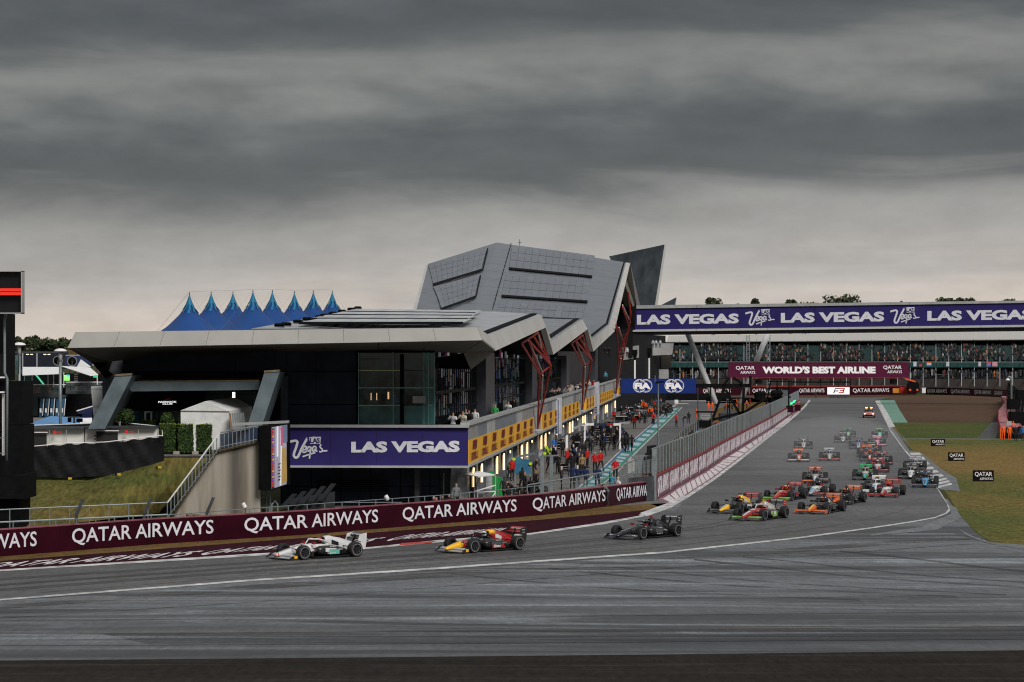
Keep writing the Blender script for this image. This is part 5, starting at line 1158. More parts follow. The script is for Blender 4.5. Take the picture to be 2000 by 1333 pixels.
# left tower
tw = thing('scaffold_tower', P(0, 1040, 38), 'black clad tower with steps and pale pipes at the left edge', 'tower')
st = 37.5
rb(tw, -80, 745, 44, 830, st, 'black_sheet', blackm, 3); rb(tw, -80, 831, 46, 932, st, 'black_sheet', blackm, 3); rb(tw, -80, 928, 50, 975, st+.3, 'black_sheet', blackm, 3); rb(tw, -80, 975, 38, 1042, st+.1, 'black_sheet', blackm, 3)
rb(tw, -80, 612, 8, 744, st-.4, 'dark_room', blackm, 3); rb(tw, -80, 692, 11, 735, st+.2, 'dark_front', mat('very_dark', (.006, .006, .007), .5), .2)
MB().tube([P(12, 612, st+.5), P(9, 625, st+.5), P(9, 728, st+.5), P(14, 740, st+.5), P(13, 900, st+.5)], .07, 8).build('pipe', galv, tw, smooth=True)
rb(tw, -60, 736, 12, 739, st+.5, 'white_beam', lettw, .2); rb(tw, -60, 765, 8, 768, st+.5, 'white_beam', lettw, .2)
rb(tw, 4, 770, 8, 890, st+.4, 'white_column', lettw, .2)
for y in (855, 885): rb(tw, -60, y, 10, y+1.4, st+.6, 'rail', galv, .05)
rb(tw, 14, 694, 36, 731, 36, 'glass_balustrade', mat('tower_glass', (.12, .20, .18), .12, alpha=.6), .06)
for x in (14, 22, 36): rb(tw, x, 694, x+1.2, 731, 36.1, 'balustrade_post', blackm, .08)
scn = thing('big_screen', P(10, 620, 38.2), 'large black screen with two red stripes at the upper left edge', 'screen')
rb(scn, -90, 531, 41, 611, 38.2, 'screen_body', mat('screen_black', (.010, .010, .012), .3, noise=.1), .6)
for y0, y1 in ((563.5, 569.5), (571, 577)): rb(scn, -90, y0, 40.5, y1, 38.3, 'red_stripe', mat('screen_red', (.75, .035, .02), .4, noise=0, emit=.15), .03)
for a in ((-90, 529.5, 43, 531), (-90, 611, 43, 613), (41, 529.5, 43, 613)): rb(scn, *a, 38.3, 'frame', parap, .7)
man = None
# concrete retaining wall
cw = thing('ramp_wall', P(430, 1010, 34.2), 'tall pale concrete retaining wall with a dark damp stain', 'wall')
cm = bpy.data.materials.new('stained_concrete'); cm.use_nodes = True; t_ = cm.node_tree; bb = t_.nodes['Principled BSDF']; nn = t_.nodes.new
g_ = nn('ShaderNodeNewGeometry'); mpn = nn('ShaderNodeMapping'); mpn.inputs['Scale'].default_value = (2.6, 1, .22); t_.links.new(g_.outputs['Position'], mpn.inputs[0])
n_ = nn('ShaderNodeTexNoise'); n_.inputs['Scale'].default_value = 1; n_.inputs['Detail'].default_value = 6; t_.links.new(mpn.outputs[0], n_.inputs['Vector'])
r_ = nn('ShaderNodeValToRGB'); r_.color_ramp.elements[0].position = .3; r_.color_ramp.elements[0].color = (.20, .165, .125, 1); r_.color_ramp.elements[1].position = .62; r_.color_ramp.elements[1].color = (.33, .295, .25, 1); t_.links.new(n_.outputs['Fac'], r_.inputs[0])
sx = nn('ShaderNodeSeparateXYZ'); t_.links.new(g_.outputs['Position'], sx.inputs[0])
cx_ = P(460, 950, 34.2).x
def mth(op, a, b): 
    q_ = nn('ShaderNodeMath'); q_.operation = op
    for i, v in enumerate((a, b)):
        if hasattr(v, 'links'): t_.links.new(v, q_.inputs[i])
        else: q_.inputs[i].default_value = v
    return q_.outputs[0]
dx = mth('ABSOLUTE', mth('ADD', mth('SUBTRACT', sx.outputs['X'], cx_), mth('MULTIPLY', mth('SUBTRACT', n_.outputs['Fac'], .5), .5)), 0)
st_ = nn('ShaderNodeMapRange'); st_.inputs[1].default_value = .12; st_.inputs[2].default_value = .62; st_.inputs[3].default_value = .85; st_.inputs[4].default_value = 0; t_.links.new(dx, st_.inputs[0])
mxn = nn('ShaderNodeMix'); mxn.data_type = 'RGBA'; t_.links.new(st_.outputs[0], mxn.inputs['Factor']); t_.links.new(r_.outputs[0], mxn.inputs['A']); mxn.inputs['B'].default_value = (.055, .048, .04, 1)
t_.links.new(mxn.outputs['Result'], bb.inputs['Base Color']); bb.inputs['Roughness'].default_value = .85
cwp = [(508, 1016, 34.2), (508, 868, 34.2), (500, 864, 34.2), (432, 880, 34.2), (424, 884, 34.2), (388, 936, 34.2), (352, 990, 34.2), (330, 1022, 34.2)]
MB().slab([P(*c_) for c_ in cwp], (0, .5, 0)).build('wall_body', cm, cw)
cop = mat('weathered_coping', (.13, .10, .065), .9, noise=.3)
for (a, b) in (((338, 1012, 34.2), (352, 990, 34.2)), ((352, 990, 34.2), (388, 936, 34.2)), ((388, 936, 34.2), (424, 884, 34.2)), ((424, 884, 34.2), (504, 865, 34.2))):
    MB().slab([P(a[0], a[1], a[2]+.05), P(b[0], b[1], b[2]+.05), P(b[0]-5, b[1]-4, b[2]-.6), P(a[0]-7, a[1]-2, a[2]-.6)], (0, 0, .06)).build('coping', cop, cw)
rl = thing('stair_railing', P(380, 940, 34), 'grey railing climbing along the top of the concrete ramp wall', 'railing')
rp = [((327, 1015), (327, 982)), ((430, 877), (430, 845)), ((503, 862), (503, 833))]; rS = (34.4, 34.3, 34.3)
def lerp2(a, b, t): return (a[0]*(1-t)+b[0]*t, a[1]*(1-t)+b[1]*t)
for i in range(2):
    b0, t0 = rp[i]; b1, t1 = rp[i+1]; n = 15 if i == 0 else 9
    s0, s1 = rS[i], rS[i+1]
    MB().tube([P(*t0, s0), P(*t1, s1)], .045, 6).build('rail', lettw if i == 0 else galv, rl); MB().tube([P(*lerp2(b0, t0, .12), s0), P(*lerp2(b1, t1, .12), s1)], .03, 6).build('rail', galv, rl)
    for k in range(n):
        a_, b_ = P(*t0, s0).lerp(P(*t1, s1), k/n), P(*b0, s0).lerp(P(*b1, s1), k/n); MB().bar(b_, a_, .05).build('baluster', galv, rl)
    sx_ = mat('blue_mesh_sheet', (.03, .045, .085), .5, alpha=.75)
    if i == 1: MB().slab([P(*b0, 33.9), P(*b1, 33.9), P(*lerp2(b1, t1, .9), 33.9), P(*lerp2(b0, t0, .9), 33.9)], (0, .03, 0)).build('mesh_sheet', sx_, rl)
t = thing('ladder_frame', P(515, 1000, 33.5), 'dark ladder frame between the concrete wall and the video screen', 'frame')
for x in (510, 519): rb(t, x, 835, x+1.5, 1005, 33.5, 'upright', galv, .08)
for k in range(13): rb(t, 510, 895+k*9, 520, 896.5+k*9, 33.5, 'rung', galv, .05)
rb(t, 505, 836, 519, 893, 33.3, 'blue_panel', mat('navy_panel', (.02, .025, .06), .5), .1)
# video screen turned to the right
vsn = thing('video_screen', P(545, 955, 33.8), 'upright video wall turned sideways showing the race', 'screen')
a0, a1 = P(530, 957, 34.4), P(561, 947, 33.0); t0, t1 = P(530, 833, 34.4), P(561, 828, 33.0)
a0.z = a1.z = HC-250/34.0; t0.z = t1.z = HC-126/34.0
vd = Vector((.15, .35, 0))
bdir = Vector((-1.5, 1.2, 0))
MB().hexa([a0, a1, a1+vd, a0+Vector((-.75, .2, 0))], [t0, t1, t1+vd, t0+Vector((-.75, .2, 0))]).build('screen_body', blackm, vsn)
vf = plane_fn(a0, a1, t1, t0)
def vq(u0, v0, u1, v1, col, nm, o=.02, skew=0):
    e_ = Vector((.02, -.03, 0))*(o/.02)
    MB().poly([vf(u0, v0)+e_, vf(u1, v0)+e_, vf(u1+skew, v1)+e_, vf(u0+skew, v1)+e_]).build('screen_picture', mat('screen_'+nm, col, .4, noise=.15, scale=3, emit=.35), vsn)
vq(0, .02, 1, .98, (.26, .24, .30), 'asphalt', .02); vq(.01, .02, .16, .96, (.02, .02, .03), 'listing', .03); vq(.62, .06, .98, .62, (.30, .20, .06), 'grass', .03, -.08)
vq(.3, .5, .4, .98, (.6, .6, .62), 'pale', .035); vq(.5, .03, .58, .9, (.62, .62, .64), 'line', .04, .05); vq(.62, .7, .98, .98, (.10, .13, .20), 'crowd', .04); vq(.55, .66, .66, .96, (.5, .06, .10), 'rose', .045)
for k in range(20):
    c = random.choice([(.6, .04, .03), (.05, .25, .5), (.04, .45, .12), (.6, .25, .04), (.5, .5, .55), (.25, .06, .4)]); vq(.03, .05+k*.045, .13, .085+k*.045, c, 'row%d' % (k % 6), .04)
for k in range(6): vq(.35+.03*(k % 2), .12+k*.05, .50+.03*(k % 2), .14+k*.05, (.02, .02, .03), 'listing', .05)
MB().slab([t0+Vector((-2.2, -.2, .02)), t1+Vector((.1, -.3, .02)), t1+Vector((0, 1.5, .02)), t0+Vector((-2.0, 1.6, .02))], (0, 0, .12)).build('top_cover', parap, vsn)
for x in (520, 527): rb(vsn, x, 840, x+2, 1000, 33.6, 'support', galv, .1)
t = thing('camera_crate', P(520, 1000, 33.8), 'dark pipework frame under the video wall', 'frame')
MB().tube([P(530, 1015, 34), P(531, 985, 34), P(538, 979, 34), P(542, 985, 34), P(543, 1015, 34)], .05, 6).build('pipe', galv, t)
# stacked grey barriers leaning in front of the black wall
fdark = mat('dull_dark_frame', (.022, .024, .027), .6)
for k in range(5):
    t = thing('folded_barrier', P(562+k*18, 985, 32.8), 'dark grey leaning steel frame in front of the black wall, %s from the left' % ('first', 'second', 'third', 'fourth', 'fifth')[k], 'frame', 'leaning steel frames')
    for j in range(4): MB().bar(P(550+k*18+j*2.2, 990-k*3, 33), P(572+k*19+j*2.2, 966-k*5, 32.2), .09).build('bar', fdark, t)
    MB().slab([P(565+k*18, 1000, 33), P(582+k*18, 1000, 33), P(582+k*18, 972-k*3, 32.6), P(565+k*18, 976-k*3, 32.6)], (0, .1, 0)).build('panel', fdark, t)
# hedges, planters and topiary on the terrace
hm = [mat('hedge_dark', (.024, .045, .010), .8, noise=.5, scale=3), mat('hedge_light', (.06, .11, .02), .8, noise=.5, scale=3)]
hedge_top = mat('hedge_yellow', (.18, .24, .03), .8, noise=.4, scale=3)
def leafbox(c, d, n, sz, seed, round_=False):
    r = random.Random(seed); mb = MB(); c = Vector(c)
    if round_: mb.loft([[c+Vector((d[0]/2*.9*math.sin(a)*math.cos(b), d[1]/2*.9*math.sin(a)*math.sin(b), -d[2]/2*.9*math.cos(a))) for b in [2*math.pi*k/12 for k in range(12)]] for a in [math.pi*j/7 for j in range(1, 7)]])
    else: mb.box(c, (d[0]*.95, d[1]*.95, d[2]*.98))
    for i in range(n):
        if round_:
            a = Vector((r.gauss(0, 1), r.gauss(0, 1), r.gauss(0, 1))).normalized(); p = c+Vector((a.x*d[0]/2, a.y*d[1]/2, a.z*d[2]/2))*r.uniform(.88, 1.06)
        else:
            f = r.choice((0, 0, 0, 1, 2, 3, 4)); u, v = r.uniform(-.5, .5), r.uniform(-.5, .5)
            p = c+Vector(((u*d[0], -d[1]/2*r.uniform(.9, 1.1), v*d[2]), (d[0]/2*r.uniform(.92, 1.05), u*d[1], v*d[2]), (-d[0]/2*r.uniform(.92, 1.05), u*d[1], v*d[2]), (u*d[0], v*d[1], d[2]/2*r.uniform(.97, 1.05)), (u*d[0], v*d[1], d[2]/2*r.uniform(.97, 1.05)))[f])
        a = Vector((r.gauss(0, 1), r.gauss(0, 1), r.gauss(0, 1))).normalized(); b = a.orthogonal().normalized(); e_ = a.cross(b); s_ = sz*r.uniform(.6, 1.3)
        top = p.z > c.z+d[2]/2*.93
        mb.cm = 2 if (top and not round_ and r.random() < .8) else r.choice((0, 0, 1)); mb.poly([p-b*s_-e_*s_, p+b*s_-e_*s_, p+b*s_+e_*s_, p-b*s_+e_*s_])
    return mb
for i, (x0, x1, y0, y1) in enumerate(((312, 342, 829, 884), (347, 378, 829, 884), (383, 414, 829, 884))):
    s = 32.6; a = P(x0, y1, s); b = P(x1, y0, s); t = thing('box_hedge', Vector(((a.x+b.x)/2, a.y, ZU)), 'tall clipped box hedge with yellowish top, %s of three' % ('left one', 'middle one', 'right one')[i], 'hedge', 'three clipped box hedges')
    leafbox(((a.x+b.x)/2, a.y+.3, (a.z+b.z)/2), (b.x-a.x, .7, b.z-a.z), 1100, .035, i).build('foliage', hm+[hedge_top], t)
    MB().box(((a.x+b.x)/2, a.y+.3, (a.z+ZU)/2-.05), (b.x-a.x-.04, .6, max(.1, a.z-ZU+.12))).build('trough', blackm, t)
for i, (x, y, rx, ry, lab) in enumerate(((327, 820, 12.5, 13, 'round clipped bush above the left box hedge'), (360, 820, 12, 13, 'round clipped bush above the middle box hedge'), (405.5, 826, 12, 21, 'dark rounded bush right of the middle hedge, left of a pair'), (429, 830, 12, 24, 'dark rounded bush beside the white marquee, right of a pair'), (222, 815, 14, 12, 'dark rounded bush left of the white door frame'), (247, 813, 15, 14, 'larger dark bush close to the white door frame'))):
    s = 32.5; c = P(x, y, s); t = thing('round_bush', Vector((c.x, c.y, ZU)), lab, 'bush', 'rounded bushes at the entrance')
    leafbox(c, (2*rx/s, 2*rx/s, 2*ry/s), 700, .035, 10+i, True).build('foliage', hm+[hedge_top], t); MB().tube([(c.x, c.y, ZU), (c.x, c.y, c.z)], .05, 6).build('trunk', bark, t)
t = thing('low_bush', P(290, 828, 32), 'low yellow green hedge behind the fence panels', 'bush'); a = P(290, 828, 32)
leafbox(a, (.9, .4, .4), 250, .03, 77).build('foliage', hm+[hedge_top], t); MB().box(a+Vector((0, 0, -.3)), (.8, .35, .3)).build('trough', blackm, t)
for x in (344, 381): t = thing('planter_block', P(x, 886, 32.8), 'small pale concrete block between the hedges, %s one' % ('left' if x < 360 else 'right'), 'block', 'concrete blocks'); rb(t, x-6, 882, x+6, 888, 32.9, 'block', concrete, .3)
# white marquee
mq = thing('marquee', P(430, 880, 32), 'white pitched marquee tent in front of the building entrance', 'tent')
tf = mat('white_tent_fabric', (.74, .74, .72), .7, noise=.08); tf2 = mat('tent_wall_fabric', (.62, .62, .60), .7, noise=.1)
zE, zR = HC-(803-HY)/32.3, HC-(785-HY)/32.3
c = [P(353, 803, 32.6), P(448, 804, 32.6), P(492, 795, 31.9), P(400, 795, 31.6)]; r0 = P(401, 785, 32.6); r1 = P(458, 777, 31.7)
MB().slab([c[0], c[1], r0], (0, .02, 0)).build('gable', tf2, mq)
for k in range(6):
    a, b = k/6, (k+.97)/6; MB().slab([c[1].lerp(c[2], a), c[1].lerp(c[2], b), r0.lerp(r1, b), r0.lerp(r1, a)], (0, 0, .03)).build('roof_sheet', tf, mq)
MB().slab([c[0], r0, r1, c[3]], (0, 0, .03)).build('roof_sheet', tf, mq)
def dn(p, z): return Vector((p.x, p.y, z))
MB().slab([dn(c[0], ZU), dn(c[1], ZU), c[1], c[0]], (0, .03, 0)).build('front_wall', tf2, mq); MB().slab([dn(c[1], ZU), dn(c[2], ZU), c[2], c[1]], (-.03, 0, 0)).build('side_wall', tf, mq)
MB().bar(c[0]+Vector((0, -.03, 0)), c[1]+Vector((0, -.03, 0)), .05).build('eave_bar', galv, mq)
t = thing('stacked_boards', P(465, 850, 32.7), 'stack of leaning grey and brown boards beside the marquee', 'boards')
for k in range(7): MB().slab([P(452+k*4.2, 852, 33), P(455+k*4.2, 852, 33), P(452+k*4.2-1, 808-k*.4, 32.7), P(449+k*4.2-1, 808, 32.7)], (0, .06, 0)).build('board', (mat('brown_board', (.18, .10, .05), .7) if k == 0 else galv), t)
# cooling units and fabric fence
fe = thing('fabric_fence', P(180, 935, 33.4), 'black fabric fence sagging in front of the white cooling units', 'fence')
fabm = mat('black_fabric', (.008, .008, .009), .6, noise=.4, scale=1.2, spec=.2)
nX, nZ = 60, 8; mb = MB(); tops = [(47, 876), (130, 868), (205, 866), (318, 853)]; bots = [(47, 932), (130, 934), (220, 929), (318, 913)]
def pl(pts, x):
    for a, b in zip(pts, pts[1:]):
        if x <= b[0] or b is pts[-1]: return a[1]+(b[1]-a[1])*(x-a[0])/(b[0]-a[0])
grid = []
for j in range(nZ+1):
    row = []
    for i in range(nX+1):
        x = 47+271*i/nX; y = pl(tops, x)*(1-j/nZ)+pl(bots, x)*j/nZ+(1.2*math.sin(i*.9) if j == 0 else 0); p = P(x, y, 33.6); p.y += .07*math.sin(i*.42+j*.5)+.02*math.sin(i*.9-j)+(.5 if i > 56 else 0)*(i-56)*.3; row.append(p)
    grid.append(row)
for a, b in zip(grid, grid[1:]):
    for i in range(nX): mb.poly([b[i], b[i+1], a[i+1], a[i]])
mb.build('fabric', fabm, fe, smooth=True)
for x in (50, 95, 140, 190, 240, 290, 316): MB().bar(P(x, pl(bots, x)+2, 33.4), P(x, pl(tops, x)-2, 33.4), .06).build('post', darksteel, fe)
MB().tube([P(47, 874, 33.5), P(130, 866, 33.5), P(205, 864, 33.5), P(318, 851, 33.5)], .03, 5).build('top_rail', lettw, fe)
for i, x in enumerate((137, 233, 312)):
    t = thing('yellow_peg_lamp', P(x, 935-(i*6), 33.8), 'small yellow lamp at the foot of the black fabric fence, %s' % ('left one', 'middle one', 'right one')[i], 'lamp', 'yellow lamps at the fence foot'); MB().box(P(x, 935-i*8-(6 if i == 2 else 0), 34), (.2, .15, .12)).build('housing', mat('yellow_housing', (.5, .33, .03), .5), t); MB().box(P(x-4, 935.5-i*8-(6 if i == 2 else 0), 34), (.25, .1, .1)).build('clip', blackm, t)
acw = mat('cream_metal', (.66, .65, .60), .6, noise=.02, spec=.1); grl_ = mat('dark_grille', (.02, .02, .02), .6, noise=.2)
for i, (x0, x1, lab) in enumerate(((46, 164, 'white cooling unit with a dark grille, left of the pair'), (166, 306, 'white cooling unit with a dark grille, right of the pair'))):
    t = thing('cooling_unit', P((x0+x1)/2, 880, 32.8), lab, 'cooling unit', 'white cooling units')
    yt = 838+i*0; MB().slab([P(x0, 884, 32.8), P(x1, 880, 32.8), P(x1, yt-(2 if i else 0), 32.8), P(x0, yt, 32.8)], (0, 1.6, 0)).build('casing', acw, t)
    gx0 = x0+3 if i == 0 else x0+22; rb(t, gx0, 846-i*3, gx0+42, 875-i*3, 32.85, 'grille', grl_, .05); rb(t, gx0-2, 844-i*3, gx0+44, 845.6-i*3, 32.9, 'frame_strip', lettw, .05)
    lx = 107 if i == 0 else 247; MB().tube([P(lx, 845-i*1, 32.9), P(lx, 845-i*1, 32.9)+Vector((0, -.03, 0))], .11, 12).build('badge', redl, t)
    put_text('TRANE', plane_fn(P(lx+5, 846.5-i, 32.95), P(lx+14, 846.5-i, 32.95), P(lx+14, 843.5-i, 32.95), P(lx+5, 843.5-i, 32.95)), redl, t, bold=.03)
    for x in ((96, 129) if i == 0 else (185, 270)): rb(t, x, 840, x+.8, 878, 32.9, 'panel_seam', parap, .05)
    if i:
        for y in (850, 856, 862): rb(t, x0+18, y, x0+21, y+4, 32.9, 'louvre', grl_, .04)
    rb(t, x0, yt-3-(2 if i else 0), x1, yt-(2 if i else 0), 32.9, 'roof_edge', darksteel, 1.7)
t = thing('mesh_fence', P(180, 830, 32.2), 'black mesh fence with white edge behind the cooling units', 'fence')
MB().slab([P(45, 838, 32.3), P(232, 833, 32.3), P(232, 826, 32.3), P(45, 833, 32.3)], (0, .04, 0)).slab([P(236, 833, 32.3), P(317, 850, 32.3), P(317, 834, 32.3), P(236, 826, 32.3)], (0, .04, 0)).build('mesh', fabm, t)
MB().tube([P(45, 832, 32.4), P(232, 825.5, 32.4)], .03, 5).tube([P(236, 825.5, 32.4), P(316, 833.5, 32.4), P(318, 856, 33)], .03, 5).build('edge_rail', lettw, t)
# street lamps
for x, yt, s, nm in ((118, 683, 29, 'tall mushroom shaped street lamp in front of the paddock canopies'), (38, 671, 24, 'smaller mushroom shaped street lamp beside the black tower')):
    base = P(x, HY, s); base.z = ZU; t = thing('street_lamp', base, nm, 'street lamp', 'mushroom street lamps')
    MB().tube([base, P(x, yt+24, s)], .105, 8).build('pole', galv, t, smooth=True); MB().tube([P(x, yt+24, s), P(x, yt+4, s)], [.11, .16], 10).build('neck', parap, t, smooth=True)
    c = P(x, yt+3.5, s); R0 = 13/s; n = 20
    MB().loft([[c+Vector((R0*r_*math.cos(2*math.pi*k/n), R0*r_*math.sin(2*math.pi*k/n), h_/s)) for k in range(n)] for r_, h_ in ((.4, -1), (1, 0), (.95, 1.2), (.75, 3.4), (.4, 5), (.05, 5.6))]).build('lamp_shade', lettw, t, smooth=True)
# paddock hospitality buildings behind
hb = thing('hospitality_unit', P(110, 815, 22), 'dark two storey hospitality unit with glass terraces', 'building')
rb(hb, 30, 690, 115, 722, 18, 'upper_wall', mat('dark_blue_wall', (.014, .016, .026), .4), 6); rb(hb, 28, 687, 116, 690, 18, 'roof_edge', darksteel, 6)
for x in (43, 71): rb(hb, x, 690, x+2, 718, 18.1, 'column', parap, .2)
for x in (51, 59, 85, 93): rb(hb, x, 692, x+5, 693.3, 18.1, 'ceiling_lamp', mat('warm_strip', (.9, .8, .5), .5, noise=0, emit=.8), .1)
rb(hb, 40, 730, 205, 816, 22, 'lower_wall', blackm, 3); rb(hb, 46, 730, 90, 757, 22.4, 'glass_wall', mat('teal_room', (.02, .08, .075), .3), .1); rb(hb, 66, 730, 100, 757, 22.45, 'inner_wall', mat('navy_room', (.03, .035, .06), .4), .1)
MB().bar(P(69, 731, 22.6), P(86, 752, 22.6), .12).build('green_strip', mat('green_strip', (.1, .6, .3), .5, noise=0, emit=.5), hb)
rb(hb, 124, 733, 136, 744, 22.6, 'lit_sign', mat('lime_sign', (.25, .75, .15), .5, noise=.3, emit=.6), .05); rb(hb, 130, 732, 135, 736, 22.65, 'lit_sign', mat('cyan_sign', (.05, .4, .5), .5, emit=.4), .05); rb(hb, 182, 734, 190, 738, 22.6, 'lit_sign', mat('green_sign', (.03, .35, .12), .5, noise=.3, emit=.4), .05)
for y in (731, 735, 739, 743): rb(hb, 145, y, 152, y+2, 22.6, 'white_letters', lettw, .05)
for x0, x1, y0, y1 in ((42, 128, 752, 772), (128, 205, 747, 765)):
    for k in range(int((x1-x0)/10)): rb(hb, x0+k*10+.4, y0, x0+k*10+9.6, y1, 22.9, 'glass_balustrade', mat('terrace_balustrade', (.14, .18, .18), .15, alpha=.3, noise=.2), .05)
    rb(hb, x0, y0-1, x1, y0+.4, 22.95, 'rail', lettw, .1); rb(hb, x0, y1, x1, y1+5, 22.9, 'terrace_edge', darksteel, 1)
for x in (47, 62, 93, 104, 124): rb(hb, x, 728, x+1.2, 757, 22.8, 'post', lettw, .08)
for k in range(5):
    x = 76+k*10.5; MB().slab([P(x, 815, 23), P(x+6, 815, 23), P(x+9, 779, 23), P(x+3, 779, 23)], (0, .2, 0)).build('blue_screen', mat('blue_screen', (.03, .10, .17), .3, noise=.4, scale=1), hb)
    MB().slab([P(x+6.5, 812, 23.1), P(x+7.5, 812, 23.1), P(x+10.5, 779, 23.1), P(x+9.5, 779, 23.1)], (0, .1, 0)).build('white_strip', lettw, hb); rb(hb, x+1.5, 798, x+5, 806, 23.1, 'light_spot', lettw, .05)
rb(hb, 146, 755, 168, 765, 22.85, 'white_bar', wt, .1)
rb(hb, 44, 776, 74, 812, 22.95, 'shop_front', mat('dark_shop', (.015, .03, .03), .2), .1)
for i, (pts, lab) in enumerate(((((44, 718), (118, 718), (118, 731), (44, 734)), 'white shade sail over the left terrace'), (((118, 716), (176, 719), (192, 733), (176, 735)), 'white pointed shade sail behind the street lamp'))):
    t = thing('shade_sail', P(pts[0][0], pts[0][1], 23.2), lab, 'canopy', 'white shade sails'); MB().slab([P(x, y, 23.4 if k > 1 else 22.2) for k, (x, y) in enumerate(pts)], (0, 0, .04)).build('fabric', tf, t); MB().bar(P(pts[2][0]-2, pts[2][1], 23.4), P(pts[2][0]-2, 752, 23.4), .06).build('pole', lettw, t)
for i, (x, y) in enumerate(((113, 705), (141, 706))):
    t = thing('satellite_dish', P(x, y+8, 19), 'round black satellite dish, %s of the street lamp' % ('left' if i == 0 else 'right'), 'dish', 'black dishes'); c = P(x, y, 19)
    MB().loft([[c+Vector((r_*math.cos(2*math.pi*k/20), d_, r_*math.sin(2*math.pi*k/20))) for k in range(20)] for r_, d_ in ((.46, -.02), (.44, .0), (.3, .18), (.05, .25))]).build('bowl', blackm, t, smooth=True); MB().tube([c+Vector((.47*math.cos(2*math.pi*k/20), -.03, .47*math.sin(2*math.pi*k/20))) for k in range(21)], .03, 5).build('rim', parap, t); MB().bar(c, c+Vector((0, 0, -.8)), .1).build('stand', darksteel, t)
t = thing('white_dome_tent', P(160, 716, 18.5), 'small white pointed tent beside the black dish', 'tent'); MB().loft([[P(x, 717, 18.5), P(x+w_, 717, 18.5), P(x+w_, 717, 18.5)+Vector((0, 2, 0)), P(x, 717, 18.5)+Vector((0, 2, 0))] if k == 0 else [P(158, 702, 18.5)]*4 for k, (x, w_) in enumerate(((150, 22), (0, 0)))]).build('roof', tf, t); rb(t, 151, 717, 171, 721, 18.5, 'wall', tf2, 1.5)
t = thing('navy_container', P(140, 715, 18.2), 'navy blue container behind the satellite dishes', 'container'); rb(t, 128, 695, 172, 720, 18.0, 'body', mat('navy_container_paint', (.02, .035, .09), .5), 3); rb(t, 128, 693.5, 172, 695, 18.0, 'lid', parap, 3)
t = thing('excavated_bank', P(140, 690, 12), 'bare tan earth bank behind the containers', 'bank'); MB().slab([P(118, 705, 10), P(175, 705, 10), P(165, 686, 10), P(120, 683, 10)], (0, 8, 0)).build('bank', dirt, t)
for i, (x, y) in enumerate(((53, 760), (64, 761), (74, 760), (96, 759))):
    t = thing('terrace_chair', P(x, 772, 22.7), 'brown high backed chair on the glass terrace, %s from the left' % ('first', 'second', 'third', 'fourth')[i], 'chair', 'brown terrace chairs'); bm_ = mat('brown_leather', (.26, .11, .06), .6); rb(t, x-3.5, y-4, x+3.5, y+6, 22.75, 'backrest', bm_, .1); rb(t, x-4, y+6, x+4, y+8, 22.8, 'seat', bm_, .4)
bt2 = thing('blue_canopy', P(115, 833, 28), 'pale blue tent roof with white end behind the cooling units', 'canopy')
bf = mat('light_blue_fabric', (.10, .25, .48), .6, noise=.1)
ap = P(98, 813, 27.5)
MB().slab([P(42, 833, 29), P(160, 833, 29), ap], (0, .05, 0)).build('roof_front', bf, bt2); MB().slab([P(160, 833, 29), P(190, 818, 27.5), ap], (0, .05, 0)).build('roof_side', bf, bt2); MB().slab([P(152, 818, 28.5), P(188, 816, 28), P(190, 833, 28.5), P(160, 833, 28.5)], (0, .1, 0)).build('white_end', tf, bt2); rb(bt2, 42, 833, 190, 836, 29, 'valance', bf, .1)
t = thing('navy_gable_tent', P(172, 815, 27), 'dark blue pitched tent beside the grey side block', 'tent'); MB().slab([P(152, 816, 27), P(186, 816, 27), P(186, 793, 27), P(152, 803, 27)], (0, 2, 0)).build('wall', mat('navy_fabric', (.012, .016, .06), .6), t); MB().bar(P(150, 803, 27.1), P(187, 792, 27.1), .08).build('roof_edge', lettw, t)
t = thing('camera_rig', P(145, 833, 31), 'small camera rig with two black floodlights above the fence', 'camera rig'); MB().bar(P(145, 840, 31), P(145, 815, 31), .12).bar(P(135, 815, 31), P(157, 815, 31), .08).build('stand', galv, t); rb(t, 132, 816, 138, 825, 31, 'floodlight', blackm, .3); rb(t, 150, 809, 159, 815, 31, 'floodlight', blackm, .3); rb(t, 149, 818, 160, 825, 31, 'floodlight', blackm, .3)
# ------------------------------------------------------------------ race cars
COLS = dict(k=(.012, .012, .014), w=(.56, .56, .56), r=(.29, .013, .013), o=(.52, .10, .010), y=(.78, .42, .02), g=(.016, .27, .08), lg=(.12, .29, .02), n=(.012, .03, .10), b=(.05, .27, .50), s=(.30, .31, .33), p=(.65, .25, .36), c=(.45, .40, .35), d=(.06, .06, .07), m=(.10, .50, .36), v=(.18, .2, .3))
def pm_(k): return mat('car_paint_'+{'k': 'black', 'w': 'white', 'r': 'red', 'o': 'orange', 'y': 'yellow', 'g': 'green', 'lg': 'lime', 'n': 'navy', 'b': 'blue', 's': 'silver', 'p': 'pink', 'c': 'champagne', 'd': 'carbon', 'm': 'mint', 'v': 'slate'}[k], COLS[k], .28, noise=.04, spec=.5, coat=.3)
tyrem = mat('tyre_rubber', (.014, .014, .015), .62, noise=.2, scale=6); tband = mat('tyre_marking', (.30, .30, .30), .6, noise=.3, scale=8); rimm = mat('wheel_rim', (.035, .035, .038), .35, metal=.5)
carbon = mat('carbon_floor', (.012, .012, .013), .4, noise=.2)
def sup(y, hw, z0, z1, n=16, e_=2.6, xo=0):
    out = []
    for k in range(n):
        a = 2*math.pi*(k+.5)/n; c, s_ = math.cos(a), math.sin(a)
        out.append(Vector((xo+hw*math.copysign(abs(c)**(2/e_), c), y, (z0+z1)/2+(z1-z0)/2*math.copysign(abs(s_)**(2/e_), s_))))
    return out
